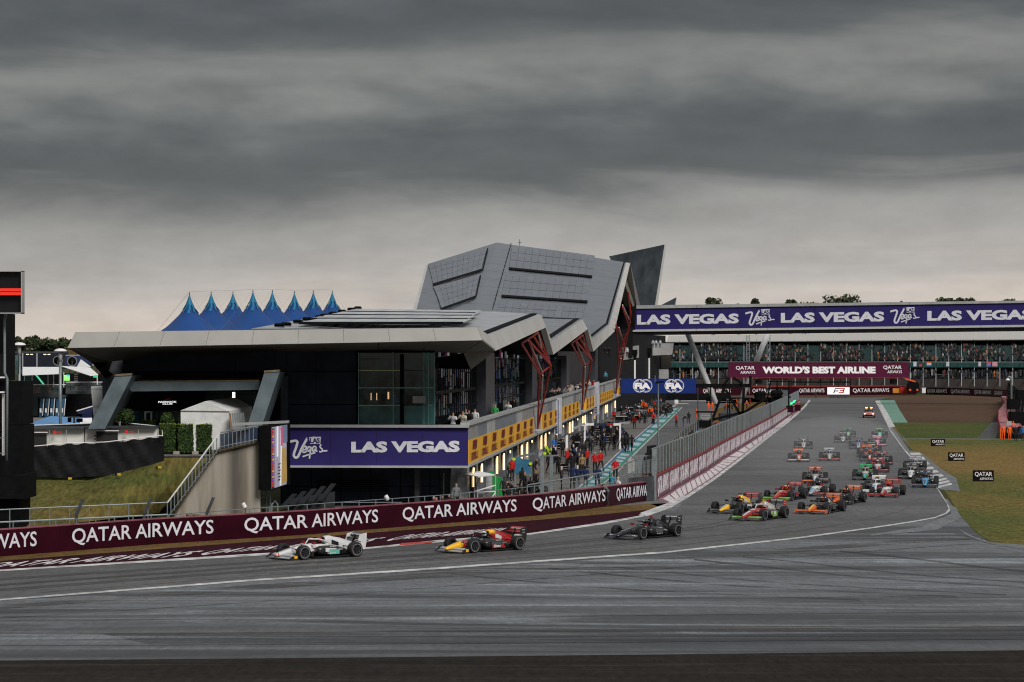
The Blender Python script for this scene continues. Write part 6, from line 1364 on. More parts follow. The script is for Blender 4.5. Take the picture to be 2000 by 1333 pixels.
def interp(st, n=3):
    out = []
    for a, b in zip(st, st[1:]):
        for k in range(n): t_ = k/n; out.append(tuple(a[i]*(1-t_)+b[i]*t_ for i in range(len(a))))
    out.append(st[-1]); return out
tubst = [(-2.46, .07, .16, .23), (-2.38, .11, .15, .29), (-2.15, .14, .16, .36), (-1.85, .165, .16, .44), (-1.45, .19, .16, .53), (-1.1, .23, .14, .60), (-.75, .28, .11, .645), (-.35, .31, .10, .66), (.1, .31, .10, .66), (.35, .27, .12, .70)]
def tub(y0, y1): 
    st = [s_ for s_ in interp(tubst, 3) if y0-.001 <= s_[0] <= y1+.001]; return MB().loft([sup(*s_) for s_ in st])
def make_car():
    t = thing('race_car', (0, 0, 0), 'open wheel racing car', 'race car', 'racing cars on the track')
    K = dict(parent=t, local=True); k, d = pm_('k'), pm_('d')
    tub(-2.5, -1.45).build('nose', k, smooth=True, **K)
    tub(-1.45, .36).build('monocoque', k, smooth=True, **K)
    MB().loft([sup(y, hw, a, b) for y, hw, a, b in interp([(.22, .17, .55, .94), (.34, .17, .5, 1.0), (.55, .17, .4, .98), (.9, .15, .3, .86), (1.35, .12, .22, .68), (1.8, .08, .2, .48), (2.0, .04, .22, .38)], 2)]).build('engine_cover', k, smooth=True, **K)
    MB().loft([sup(y, hw+.008, .07, z) for y, hw, z in interp([(-1.75, .165, .24), (-1.45, .19, .27), (-1.1, .23, .33), (-.75, .28, .40), (.2, .31, .42)], 2)]).build('lower_body', carbon, smooth=True, **K)
    MB().slab([(-.045, -2.36, .30), (.045, -2.36, .30), (.06, -1.9, .432), (-.06, -1.9, .432)], (0, 0, .01)).slab([(-.06, -1.9, .432), (.06, -1.9, .432), (.07, -1.5, .525), (-.07, -1.5, .525)], (0, 0, .01)).build('nose_stripe', k, **K)
    for sx in (-1, 1):
        MB().slab([(sx*.695, -.15, .30), (sx*.69, .45, .28), (sx*.685, .45, .44), (sx*.69, -.15, .48)], (sx*.02, 0, 0)).build('sidepod_panel', k, **K)
        MB().slab([(sx*.52, -.42, .2), (sx*.70, -.25, .2), (sx*.70, -.25, .45), (sx*.50, -.42, .5)], (0, .02, 0)).build('sidepod_inlet', blackm, **K)
        for yy in (-1.0, -.85, -.7): MB().slab([(sx*.36, yy, .10), (sx*.40, yy+.10, .10), (sx*.40, yy+.10, .36), (sx*.36, yy, .30)], (.012, 0, 0)).build('turning_vane', carbon, **K)
        MB().slab([(sx*.172, .55, .60), (sx*.155, .95, .52), (sx*.158, .95, .66), (sx*.174, .55, .80)], (sx*.012, 0, 0)).build('cover_panel', k, **K)
    mk = MB(); rm = random.Random(5)
    for sx in (-1, 1):
        for y0, z0, ln, h_, xx, dx in ((.10, .50, .34, .05, .70, -.01), (.55, .36, .30, .05, .675, -.03), (-.05, .22, .5, .035, .72, -.005), (.62, .72, .16, .06, .178, -.01), (.80, .56, .22, .04, .170, -.01), (-1.35, .42, .22, .05, .212, .01), (-1.05, .50, .18, .04, .250, .02), (1.98, .90, .2, .05, .512, 0), (2.0, .78, .16, .04, .512, 0), (-2.2, .2, .22, .04, .958, 0), (-.6, .56, .22, .04, .302, .005)):
            n_ = 4
            for q_ in range(n_):
                ya = y0+ln*q_/n_; mk.poly([(sx*(xx+dx*q_/n_), ya, z0), (sx*(xx+dx*(q_+.6)/n_), ya+ln*.6/n_, z0), (sx*(xx+dx*(q_+.6)/n_), ya+ln*.6/n_, z0+h_*rm.uniform(.7, 1.2)), (sx*(xx+dx*q_/n_), ya, z0+h_)])
        for q_ in range(5): mk.poly([(sx*(.30+q_*.11), -2.025, .214), (sx*(.37+q_*.11), -2.025, .214), (sx*(.37+q_*.11), -1.96, .24), (sx*(.30+q_*.11), -1.96, .24)])
    for q_ in range(7): mk.poly([(-.36+q_*.105, 2.06, .955), (-.29+q_*.105, 2.06, .955), (-.29+q_*.105, 2.12, .995), (-.36+q_*.105, 2.12, .995)])
    mk.build('sponsor_marks', pm_('w'), **K)
    MB().slab([(-.40, 2.065, .935), (.40, 2.065, .935), (.40, 2.225, 1.035), (-.40, 2.225, 1.035)], (0, -.01, .012)).build('wing_panel', k, **K)
    MB().loft([sup(.20, .10, .76, .92), sup(.235, .10, .76, .92)]).build('air_intake', blackm, **K)
    MB().slab([(-.005, .6, .95), (-.005, 1.9, .45), (-.005, 1.9, .62), (-.005, 1.1, .86)], (.01, 0, 0)).build('shark_fin', k, **K)
    for sx in (-1, 1):
        MB().loft([sup(y, hw, a, b, xo=sx*xo) for y, hw, a, b, xo in interp([(-.5, .19, .24, .50, .46), (-.3, .22, .14, .57, .48), (.2, .23, .09, .58, .47), (.7, .20, .08, .52, .42), (1.15, .14, .08, .40, .32), (1.5, .07, .08, .26, .22)], 2)]).build('sidepod', k, smooth=True, **K)
        MB().box((sx*.44, -.62, .70), (.20, .07, .10)).bar((sx*.36, -.62, .68), (sx*.30, -.55, .62), .02).build('mirror', k, **K)
    MB().slab([(-.72, -.75, .05), (.72, -.75, .05), (.78, 0, .05), (.76, 1.35, .05), (.42, 1.75, .05), (-.42, 1.75, .05), (-.76, 1.35, .05), (-.78, 0, .05)], (0, 0, .035)).slab([(-.78, -.4, .05), (-.76, 1.3, .05), (-.76, 1.3, .13), (-.78, -.4, .10)], (.02, 0, 0)).slab([(.76, -.4, .05), (.74, 1.3, .05), (.74, 1.3, .13), (.76, -.4, .10)], (.02, 0, 0)).build('floor', carbon, **K)
    MB().slab([(-.45, 1.75, .08), (.45, 1.75, .08), (.45, 2.15, .28), (-.45, 2.15, .28)], (0, 0, .03)).build('diffuser', carbon, **K)
    fw = MB()
    for sx in (-1, 1): fw.hexa([(sx*.08, -2.42, .10), (sx*.93, -2.22, .075), (sx*.93, -1.98, .11), (sx*.12, -2.1, .15)], [(sx*.08, -2.42, .125), (sx*.93, -2.22, .10), (sx*.93, -1.98, .135), (sx*.12, -2.1, .175)])
    fw.build('front_wing', d, **K)
    fl = MB()
    for sx in (-1, 1): fl.hexa([(sx*.14, -2.14, .19), (sx*.93, -2.02, .15), (sx*.93, -1.86, .24), (sx*.20, -1.93, .24)], [(sx*.14, -2.14, .21), (sx*.93, -2.02, .17), (sx*.93, -1.86, .26), (sx*.20, -1.93, .26)])
    fl.build('front_flap', d, **K)
    for sx in (-1, 1): MB().slab([(sx*.935, -2.34, .06), (sx*.935, -1.80, .06), (sx*.935, -1.82, .30), (sx*.935, -2.02, .29)], (.018*sx, 0, 0)).build('front_endplate', k, **K)
    MB().hexa([(-.48, 1.86, .80), (.48, 1.86, .80), (.48, 2.12, .88), (-.48, 2.12, .88)], [(-.48, 1.85, .83), (.48, 1.85, .83), (.48, 2.12, .905), (-.48, 2.12, .905)]).hexa([(-.48, 2.08, .92), (.48, 2.08, .92), (.48, 2.24, 1.03), (-.48, 2.24, 1.03)], [(-.48, 2.07, .94), (.48, 2.07, .94), (.48, 2.235, 1.05), (-.48, 2.235, 1.05)]).build('rear_wing', k, **K)
    MB().hexa([(-.46, 1.95, .34), (.46, 1.95, .34), (.46, 2.12, .38), (-.46, 2.12, .38)], [(-.46, 1.95, .36), (.46, 1.95, .36), (.46, 2.12, .40), (-.46, 2.12, .40)]).bar((0, 1.7, .4), (0, 1.98, .84), .03, .10).bar((0, 1.98, .78), (0, 1.98, .98), .03, .12).build('wing_pylon', carbon, **K)
    for sx in (-1, 1): MB().slab([(sx*.49, 1.80, .72), (sx*.49, 2.28, .62), (sx*.49, 2.30, 1.06), (sx*.49, 1.90, 1.0)], (.018*sx, 0, 0)).slab([(sx*.49, 2.0, .3), (sx*.49, 2.2, .3), (sx*.49, 2.28, .62), (sx*.49, 1.95, .68)], (.015*sx, 0, 0)).build('rear_endplate', k, **K)
    arch = [(sx_*.30, .22, .68) for sx_ in (1,)]+[(.31, .0, .80), (.28, -.25, .86), (.18, -.50, .865), (0, -.62, .86), (-.18, -.50, .865), (-.28, -.25, .86), (-.31, 0, .80), (-.30, .22, .68)]
    MB().tube(arch, .032, 8).tube([(0, -.62, .855), (0, -.80, .64)], [.026, .03], 8).build('halo', k, smooth=True, **K)
    MB().loft([sup(-.42, .20, .655, .672), sup(.2, .22, .665, .675)]).build('cockpit_opening', blackm, **K)
    MB().box((0, .36, 1.055), (.24, .06, .035)).bar((0, .36, .98), (0, .36, 1.05), .03, .08).build('camera_fin', k, **K)
    for (y, wd, xx, rr) in ((-1.44, .29, .80, .335), (1.44, .37, .765, .345)):
        for sx in (-1, 1):
            def ringx(x, r, n=28): return [Vector((x, r*math.cos(2*math.pi*j/n), r*math.sin(2*math.pi*j/n))) for j in range(n)]
            h = wd/2
            prof = [(-h, rr*.62), (-h*1.0, rr*.85), (-h*.9, rr*.955), (-h*.7, rr), (h*.7, rr), (h*.9, rr*.955), (h, rr*.85), (h, rr*.62)]
            ty = MB().loft([ringx(a, b) for a, b in prof], False).build('tyre', tyrem, t, local=True, smooth=False); ty.location = (sx*xx, y, rr)
            ri = MB(); ri.loft([ringx(sx*h*.98, rr*.62), ringx(sx*h*.80, rr*.60), ringx(sx*h*.55, rr*.30), ringx(sx*h*.75, rr*.12), ringx(sx*h*.78, .01)], False); ri.loft([ringx(-sx*h*.98, rr*.62), ringx(-sx*h*.6, rr*.55), ringx(-sx*h*.5, .01)], False)
            for j in range(7):
                a = 2*math.pi*j/7; ri.bar((sx*h*.78, .04*math.cos(a), .04*math.sin(a)), (sx*h*.9, rr*.6*math.cos(a), rr*.6*math.sin(a)), .025, .05)
            ri.build('rim', rimm, ty, local=True)
            MB().loft([ringx(sx*(h+.004), rr*.70), ringx(sx*(h+.004), rr*.755)], False).build('tyre_stripe', tband, ty, local=True)
            s_ = MB(); a0_ = .20 if y < 0 else .12
            for dz, dy in ((.12, -.22), (.12, .2), (-.10, -.22), (-.10, .22)): s_.bar((sx*(xx-h), y, rr+dz*.8), (sx*a0_, y+dy, rr+dz*.9+(.04 if dz > 0 else 0)), .022, .04)
            s_.build('suspension_arms', carbon, **K)
    return t
proto = make_car()
def make_driver():
    t = thing('driver', (0, 0, 0), 'driver', 'driver', 'drivers in the racing cars')
    h = MB().loft([[Vector((.125*math.sin(a)*math.cos(b), -.02+.15*math.sin(a)*math.sin(b), .80-.135*math.cos(a))) for b in [2*math.pi*k/14 for k in range(14)]] for a in [math.pi*(.08+j*.105) for j in range(9)]]).build('helmet', pm_('w'), t, smooth=True, local=True)
    MB().loft([[Vector((.128*math.sin(a)*math.cos(b), -.02+.155*math.sin(a)*math.sin(b), .80-.138*math.cos(a))) for b in [math.pi*(1.12+.76*k/8) for k in range(9)]] for a in (1.38, 1.6, 1.8)], False).build('visor', blackm, h, local=True)
    MB().loft([sup(.02, .22, .60, .70), sup(.12, .24, .58, .70)]).build('shoulders', pm_('k'), t, local=True)
    return t
drv = make_driver()
def setm(o, m):
    o.material_slots[0].link = 'OBJECT'; o.material_slots[0].material = m
usedc = [False, False]
def car(px, py, yaw, lab, nose='k', body='k', cover='k', pod='k', fw='d', ff=None, fe='k', rw='k', re='k', halo='k', mir='k', cam='k', hel='w', pit=False, group=None, driver=True, z=0, stripe=None):
    p = G(px, py); rz = -R(yaw)
    rec = dict(nose=nose, monocoque=body, engine_cover=cover, shark_fin=cover, sidepod=pod, front_wing=fw, front_flap=ff or fw, front_endplate=fe, rear_wing=rw, rear_endplate=re, halo=halo, mirror=mir, camera_fin=cam)
    rr_ = random.Random(px*7+py); ac = rr_.choice([c for c in ('w', 's', 'r', 'y', 'b', 'k', 'o') if c != nose]); ac = stripe or ac; rec.update(sponsor_marks=rr_.choice(('w', 'w', 's', 'c')), nose_stripe=ac, sidepod_panel=rr_.choice(('w', 's', body if body != 'k' else 'd', ac)), cover_panel=rr_.choice(('w', 'k', ac)), wing_panel=rw if rw != 'k' else 'd')
    if not usedc[0]: o = proto; usedc[0] = True; o.location = p; o.rotation_euler = (0, 0, rz)
    else: o = copy_tree(proto, None, p, rz)
    o.location.z = z
    o['label'] = lab; o['group'] = group or 'racing cars on the track'
    for c in o.children:
        n_ = c.name.split('.')[0]
        if n_ in rec: setm(c, pm_(rec[n_]))
    if driver:
        if not usedc[1]: d_ = drv; usedc[1] = True; d_.location = p; d_.rotation_euler = (0, 0, rz)
        else: d_ = copy_tree(drv, None, p, rz)
        d_.location.z = z; d_['label'] = 'driver in a %s helmet inside the %s' % ({'w': 'white', 'r': 'red', 'y': 'yellow', 'k': 'black', 'b': 'blue', 'o': 'orange', 's': 'silver', 'g': 'green', 'lg': 'lime', 'p': 'pink', 'n': 'navy'}[hel], lab if len(lab.split()) < 9 else ' '.join(lab.split()[:9]))
        for c in d_.children:
            if c.name.startswith('helmet'): setm(c, pm_(hel))
    return o
def clocal(o, pts_uv): pass
def decal(o, s, a, b, c, d_, m, bold=.03):       # lettering on a car, corners in car coordinates
    v, f = text_geo(s, bold); fn = plane_fn(Vector(a), Vector(b), Vector(c), Vector(d_))
    MB().add([fn(x, y) for x, y in v], f).build('lettering', m, o, local=True)
def cpatch(o, pts, m, nm='paint_panel'): MB().poly(pts).build(nm, m, o, local=True)
c1 = car(624, 1089, 51, 'leading white and black racing car with red pinstripe, leftmost on the track', 'w', 'w', 'w', 'k', 's', 's', 'k', 'k', 'w', 'w', 'r', 'd', 'r', stripe='s')
c2 = car(946, 1076, 47, 'black racing car with yellow nose and red engine cover, second in line', 'y', 'k', 'r', 'k', 's', 's', 'k', 'r', 'k', 'k', 'k', 'r', 'w', stripe='y')
c3 = car(1263, 1050, 41, 'all black racing car with red mirrors, third in line', 'k', 'k', 'k', 'k', 'd', 'd', 'k', 'k', 'k', 'd', 'r', 'r', 'k', stripe='d')
c4 = car(1487, 1014, 31, 'red racing car with lime green front wing and green sidepod, front of the chasing pack', 'r', 'r', 'c', 'k', 'd', 'lg', 'k', 'k', 'r', 'w', 'k', 'y', 'o')
c5 = car(1441, 1000, 30, 'dark racing car with yellow nose tip and yellow airbox, leftmost of the chasing pack', 'y', 'k', 'y', 'k', 'd', 'd', 'k', 'r', 'k', 'k', 'k', 'k', 'r')
c6 = car(1535, 976, 24, 'pink red racing car with lime front wing and yellow helmet, behind the front pair', 'r', 'r', 'k', 'k', 'lg', 'lg', 'k', 'r', 'k', 'r', 'r', 'o', 'y')
c7 = car(1606, 1001, 26, 'orange and black racing car with orange front wing', 'o', 'k', 'k', 'k', 'd', 'o', 'o', 'o', 'k', 'k', 'k', 'k', 'o')
c8 = car(1650, 983, 24, 'black racing car with bright orange rear wing, behind the orange one', 'o', 'k', 'k', 'k', 'k', 'k', 'k', 'o', 'k', 'k', 'k', 'k', 'o')
c9 = car(1596, 967, 18, 'white and red racing car with dark rear, between the lime and orange ones', 's', 'w', 'k', 'k', 'd', 'r', 'k', 'k', 'k', 'k', 'r', 'k', 'k')
c10 = car(1734, 969, 18, 'red and white racing car with red front wing on the right of the pack', 'r', 'w', 'r', 'k', 'd', 'r', 'r', 'r', 'r', 'r', 'r', 'y', 'r')
c11 = car(1712, 961, 13, 'white racing car with yellow camera fin partly hidden behind the red one', 'w', 'w', 'k', 'k', 'w', 'w', 'k', 'w', 'k', 'w', 'k', 'y', 's')
c12 = car(1807, 950, 10, 'light blue and black racing car beside the striped kerb', 'b', 'b', 'n', 'k', 'd', 'd', 'b', 'k', 'k', 'k', 'k', 'k', 'k')
c13 = car(1779, 934, 10, 'black racing car with white nose behind the light blue one', 'w', 'w', 'k', 'k', 'k', 'd', 'k', 'k', 'k', 's', 'k', 'k', 'k')
c14 = car(1787, 918, 10, 'pale grey racing car with pink helmet riding close to the striped kerb', 's', 's', 's', 'k', 'd', 'd', 'k', 's', 'k', 's', 'k', 'k', 'p')
c15 = car(1690, 936, 9, 'racing car with bright green rear wing and green nose tip', 'g', 'c', 'k', 'k', 'd', 'd', 'k', 'g', 'k', 'c', 'g', 'g', 'k')
c16 = car(1714, 921, 9, 'red and black racing car just behind the green winged one', 'r', 'w', 'r', 'k', 'd', 'r', 'k', 'r', 'k', 'k', 'r', 'k', 'w')
c17 = car(1592, 942, 7, 'black racing car with orange rear wing and silver nose, alone in the middle', 's', 's', 'k', 'k', 'k', 'o', 'k', 'o', 'k', 'k', 'k', 'k', 'r')
c18 = car(1560, 901, 6, 'orange and black racing car at the left of the far group', 'o', 'o', 'k', 'k', 'd', 'c', 'k', 'o', 'k', 'k', 'k', 'y', 'b')
c19 = car(1620, 899, 7, 'silver nosed racing car beside the orange one in the far group', 's', 's', 'k', 'k', 'd', 'r', 'k', 's', 'k', 's', 'k', 'w', 'b')
c20 = car(1569, 876, 6, 'pale racing car directly behind the far orange one', 'w', 'c', 'k', 'k', 'd', 'd', 'k', 'd', 'k', 'w', 'k', 'lg', 'w')
c21 = car(1646, 864, 7, 'white nosed racing car with small red fin near the back of the field', 'w', 'w', 'k', 'k', 'd', 'd', 'k', 'd', 'k', 'd', 'k', 'r', 'w')
c22 = car(1656, 854, 7, 'mint green winged racing car, left one of the last two', 'm', 'm', 'k', 'k', 'd', 'd', 'k', 'g', 'k', 'd', 'k', 'k', 'k')
c23 = car(1718, 855, 8, 'mint green winged racing car, right one of the last two', 'm', 'm', 'k', 'k', 'd', 'd', 'k', 'g', 'k', 'd', 'k', 'y', 'k')
c24 = car(1713, 871, 8, 'pink racing car near the right edge of the far straight', 'p', 'p', 'p', 'k', 'd', 'p', 'k', 'p', 'k', 'p', 'k', 'k', 'k')
c25 = car(1676, 876, 7, 'pale blue and white racing car beside the pink one', 'w', 'v', 'k', 'k', 'd', 'd', 'k', 'd', 'k', 'v', 'k', 'k', 'b')
c26 = car(1693, 892, 8, 'dark racing car with orange rear wing in the far right cluster', 'o', 'k', 'k', 'k', 'd', 'd', 'k', 'o', 'k', 'k', 'o', 'k', 'w')
c27 = car(1703, 886, 8, 'dark racing car with lime helmet half hidden in the far right cluster', 'k', 'k', 'k', 'k', 'd', 'o', 'k', 'k', 'k', 'w', 'o', 'lg', 'lg')
c28 = car(1722, 907, 8, 'dark racing car with red front wing at the right of the cluster', 'k', 's', 'k', 'k', 'd', 'r', 'k', 'r', 'k', 'k', 'k', 'k', 'w')
c29 = car(1699, 900, 8, 'black and orange racing car in the middle of the far right cluster', 'o', 'k', 'o', 'k', 'd', 'd', 'k', 'k', 'k', 'k', 'o', 'k', 'o')
# decals on the nearest cars (left flank is -x when driving towards the camera's left: the visible flank is +x)
rd_, bl_ = pm_('r'), pm_('k')
for sx in (1, -1):
    x = sx*.235
    cpatch(c1, [(sx*.712, .05, .40), (sx*.715, .62, .40), (sx*.712, .62, .18), (sx*.715, .05, .18)], mat('teal_decal', (.12, .40, .32), .4))
    fl = sx > 0
    A = (sx*.716, .05, .14) if not fl else (sx*.716, -.1, .14)
    decal(c2, 'CARS', (sx*.72, -.05, .20), (sx*.70, .42, .20), (sx*.70, .42, .32), (sx*.72, -.05, .32), lettw, .05) if fl else None
    MB().poly([(sx*.717, -.15, .16), (sx*.69, .75, .16), (sx*.69, .6, .34), (sx*.717, -.1, .34)]).build('red_panel', rd_, c2, local=True)
    for y0, y1 in ((-1.45, -.9), (-.9, -.35)):
        MB().bar((sx*(.185 if y0 < -1 else .235), y0, .40 if y0 < -1 else .45), (sx*(.235 if y0 < -1 else .30), y1, .45 if y0 < -1 else .46), .03, .05).build('pinstripe', rd_, c1, local=True)
    MB().box((sx*.957, -1.95, .15), (.012, .16, .12)).build('yellow_plate', pm_('y'), c1, local=True); MB().box((sx*.957, -1.95, .15), (.012, .16, .12)).build('yellow_plate', pm_('y'), c2, local=True)
for sx in (1, -1): MB().slab([(sx*.71, 0, .16), (sx*.69, .6, .16), (sx*.66, .75, .42), (sx*.70, -.1, .46)], (sx*.02, 0, 0)).build('lime_panel', pm_('lg'), c4, local=True)
for o_ in (c4, c6): MB().loft([sup(-1.25, .12, .56, .60), sup(-1.0, .12, .60, .635)]).build('number_roundel', pm_('w'), o_, local=True)
for k in range(6): MB().slab([(-.08, -2.0+k*.14, .425+k*.024), (.08, -2.0+k*.14, .425+k*.024), (.08, -1.94+k*.14, .435+k*.024), (-.08, -1.94+k*.14, .435+k*.024)], (0, 0, .012)).build('nose_letter', pm_('s'), c3, local=True)
MB().loft([sup(.21, .172, .74, 1.0), sup(.55, .172, .70, .985)]).build('yellow_airbox', pm_('y'), c2, smooth=True, local=True)
for o_ in (c1,): MB().loft([sup(-2.47, .08, .155, .235), sup(-2.3, .13, .15, .32)]).build('orange_tip', pm_('o'), o_, smooth=True, local=True)
MB().loft([sup(-1.5, .192, .15, .535), sup(-1.2, .22, .14, .585)]).build('red_band', rd_, c2, smooth=True, local=True)
# parked racing cars with crews in front of the garages
for i, (px, py, yaw, a, b, c) in enumerate(((1290, 808, 60, 'o', 'k', 'd'), (1262, 806, 70, 'k', 'r', 'k'), (1240, 812, 65, 'd', 'k', 'r'), (1222, 820, 62, 'r', 'k', 'k'), (1245, 798, 75, 'k', 'n', 'k'))):
    car(px, py, yaw, '%s racing car parked in front of the far garages, %s from the right' % (('orange nosed', 'black', 'dark', 'red nosed', 'navy')[i], ('first', 'second', 'third', 'fourth', 'fifth')[i]), a, b, c, 'k', 'd', 'd', 'k', b, 'k', 'k', 'k', 'k', 'w', group='racing cars parked in the pit lane', driver=False)
car(1012, 1000, 160, 'dark racing car with red wing parked near the green cover', 'k', 'k', 'k', 'k', 'd', 'd', 'k', 'r', 'k', 'k', 'k', 'k', 'w', group='racing cars parked in the pit lane', driver=False)
car(1030, 968, 165, 'dark racing car with red rear wing parked beside the blue cover', 'r', 'k', 'd', 'k', 'd', 'd', 'k', 'r', 'r', 'k', 'k', 'k', 'w', group='racing cars parked in the pit lane', driver=False)
# course car at the back
t = thing('course_car', G(1697, 816), 'red and white course car with orange roof lamps at the far end of the straight', 'car'); K = dict(parent=t, local=True); t.rotation_euler = (0, 0, -R(8))
bod = [(-2.3, .80, .3, .62), (-2.1, .9, .22, .78), (-1.2, .93, .2, .92), (-.6, .93, .2, .96), (1.2, .93, .2, 1.0), (2.1, .9, .25, .98), (2.3, .82, .35, .85)]
MB().loft([sup(*b, n=16, e_=4) for b in bod]).build('body', mat('course_car_red', (.35, .12, .11), .35), smooth=True, **K)
MB().loft([sup(-1.0, .72, .9, .96, e_=4), sup(-.35, .68, .9, 1.38, e_=4), (sup(1.2, .68, .9, 1.42, e_=4)), sup(1.9, .72, .9, 1.05, e_=4)]).build('cabin', glass, smooth=True, **K)
for sx in (-1, 1):
    for y in (-1.4, 1.4): MB().tube([(sx*.72, y, .33), (sx*.96, y, .33)], .33, 14).build('wheel', tyrem, **K)
    MB().box((sx*.62, -2.24, .62), (.26, .08, .13)).build('headlight', mat('headlight', (1, .93, .85), .5, noise=0, emit=3), **K)
    MB().box((sx*.38, -.1, 1.55), (.30, .16, .16)).build('roof_lamp', mat('amber_lamp', (1, .48, .10), .5, noise=0, emit=3.5), **K)
MB().box((0, -.1, 1.46), (1.1, .2, .06)).build('lamp_bar', blackm, **K)
MB().box((0, -2.33, .42), (1.1, .06, .2)).build('grille', blackm, **K)
# ------------------------------------------------------------------ people
ORD = 'first second third fourth fifth sixth seventh eighth ninth tenth eleventh twelfth thirteenth fourteenth fifteenth sixteenth seventeenth eighteenth nineteenth twentieth twenty-first twenty-second twenty-third twenty-fourth twenty-fifth twenty-sixth twenty-seventh twenty-eighth twenty-ninth thirtieth thirty-first thirty-second thirty-third thirty-fourth'.split()
def body_mesh(pose):
    J = dict(pel=(0, 0, .96), ch=(0, 0, 1.28), nk=(0, 0, 1.47), hd=(0, -.01, 1.60), tp=(0, -.01, 1.72), sl=(.19, 0, 1.41), el=(.25, .02, 1.13), wl=(.26, -.05, .88), hl=(.26, -.07, .79), sr=(-.19, 0, 1.41), er=(-.25, .02, 1.13), wr=(-.26, -.05, .88), hr=(-.26, -.07, .79), kl=(.11, -.01, .52), al=(.12, .02, .09), fl=(.13, -.15, .04), kr=(-.11, -.01, .52), ar=(-.12, .02, .09), fr_=(-.13, -.15, .04), jl=(.10, 0, .90), jr=(-.10, 0, .90))
    if pose == 'walk': J.update(kl=(.11, -.18, .54), al=(.11, -.22, .12), fl=(.11, -.38, .07), kr=(-.11, .10, .53), ar=(-.11, .34, .16), fr_=(-.11, .22, .05), el=(.26, .12, 1.15), wl=(.25, .16, .92), hl=(.25, .14, .83), er=(-.26, -.08, 1.14), wr=(-.24, -.24, .95), hr=(-.24, -.3, .9))
    if pose == 'photo': J.update(el=(.30, -.16, 1.22), wl=(.12, -.28, 1.45), hl=(.06, -.27, 1.55), er=(-.30, -.16, 1.22), wr=(-.12, -.28, 1.45), hr=(-.06, -.27, 1.55))
    if pose == 'work': J.update(ch=(0, -.18, 1.18), nk=(0, -.34, 1.30), hd=(0, -.42, 1.38), tp=(0, -.5, 1.47), sl=(.19, -.30, 1.24), sr=(-.19, -.30, 1.24), el=(.24, -.40, 1.0), er=(-.24, -.42, 1.0), wl=(.16, -.56, .88), wr=(-.16, -.58, .88), hl=(.12, -.62, .82), hr=(-.12, -.64, .82), kl=(.12, -.10, .52), kr=(-.12, -.06, .52))
    if pose == 'lean': J.update(wl=(.16, -.26, 1.12), hl=(.10, -.32, 1.12), el=(.27, -.06, 1.12), er=(-.27, -.06, 1.12), wr=(-.16, -.26, 1.12), hr=(-.10, -.32, 1.12))
    if pose == 'crouch':
        for k_ in J: J[k_] = (J[k_][0], J[k_][1], J[k_][2]-.52)
        J.update(kl=(.16, -.42, .5), al=(.14, -.22, .09), fl=(.14, -.4, .04), kr=(-.16, -.42, .5), ar=(-.14, -.22, .09), fr_=(-.14, -.4, .04), wl=(.2, -.35, .6), hl=(.15, -.42, .6), wr=(-.2, -.35, .6), hr=(-.15, -.42, .6))
    rad = dict(pel=(.155, .11), ch=(.175, .12), nk=(.062, .062), hd=(.085, .10), tp=(.07, .08), sl=(.075, .075), el=(.05, .05), wl=(.036, .036), hl=(.04, .03), sr=(.075, .075), er=(.05, .05), wr=(.036, .036), hr=(.04, .03), kl=(.066, .066), al=(.045, .045), fl=(.045, .03), kr=(.066, .066), ar=(.045, .045), fr_=(.045, .03), jl=(.10, .10), jr=(.10, .10))
    E_ = [('pel', 'ch'), ('ch', 'nk'), ('nk', 'hd'), ('hd', 'tp'), ('ch', 'sl'), ('sl', 'el'), ('el', 'wl'), ('wl', 'hl'), ('ch', 'sr'), ('sr', 'er'), ('er', 'wr'), ('wr', 'hr'), ('pel', 'jl'), ('jl', 'kl'), ('kl', 'al'), ('al', 'fl'), ('pel', 'jr'), ('jr', 'kr'), ('kr', 'ar'), ('ar', 'fr_')]
    ks = list(J); me = bpy.data.meshes.new('p'); me.from_pydata([J[k] for k in ks], [(ks.index(a), ks.index(b)) for a, b in E_], [])
    o = bpy.data.objects.new('p', me); C.objects.link(o); md = o.modifiers.new('s', 'SKIN')
    for i, k in enumerate(ks): me.skin_vertices[0].data[i].radius = rad[k]; me.skin_vertices[0].data[i].use_root = (k == 'pel')
    sb_ = o.modifiers.new('u', 'SUBSURF'); sb_.levels = 1; sb_.render_levels = 1
    dg = bpy.context.evaluated_depsgraph_get(); dg.update(); m2 = bpy.data.meshes.new_from_object(o.evaluated_get(dg)); bpy.data.objects.remove(o)
    m2.name = 'person_body'; m2.materials.clear()
    for _ in range(4): m2.materials.append(blackm)
    hd = Vector(J['hd']); hands = [Vector(J['hl']), Vector(J['hr'])]; nk = Vector(J['nk'])
    for p in m2.polygons:
        c = p.center
        if (c-hd).length < .17 and c.z > nk.z+.03: p.material_index = 3 if (c.z > hd.z+.04 or c.y > hd.y+.03) else 2
        elif min((c-h).length for h in hands) < .09: p.material_index = 2
        elif c.z < .10: p.material_index = 1
        elif c.z < (.93 if pose != 'crouch' else .43) and abs(c.x) < .22: p.material_index = 1
        else: p.material_index = 0
        p.use_smooth = True
    return m2
BM = {k: body_mesh(k) for k in ('stand', 'walk', 'photo', 'work', 'lean', 'crouch')}
CL = dict(black=(.012, .012, .014), dark=(.03, .03, .035), navy=(.012, .022, .075), red=(.42, .012, .012), orange=(.85, .11, .012), white=(.55, .55, .55), blue=(.03, .12, .35), tan=(.28, .18, .09), green=(.03, .28, .07), grey=(.15, .15, .16), lime=(.45, .65, .03), cyan=(.06, .30, .42), cream=(.50, .46, .38), pale=(.45, .50, .55), pink=(.5, .2, .25))
skin = mat('skin', (.34, .18, .12), .6, noise=.05)
def cm_(c): return mat('cloth_'+c, CL[c], .85, noise=.25, scale=4)
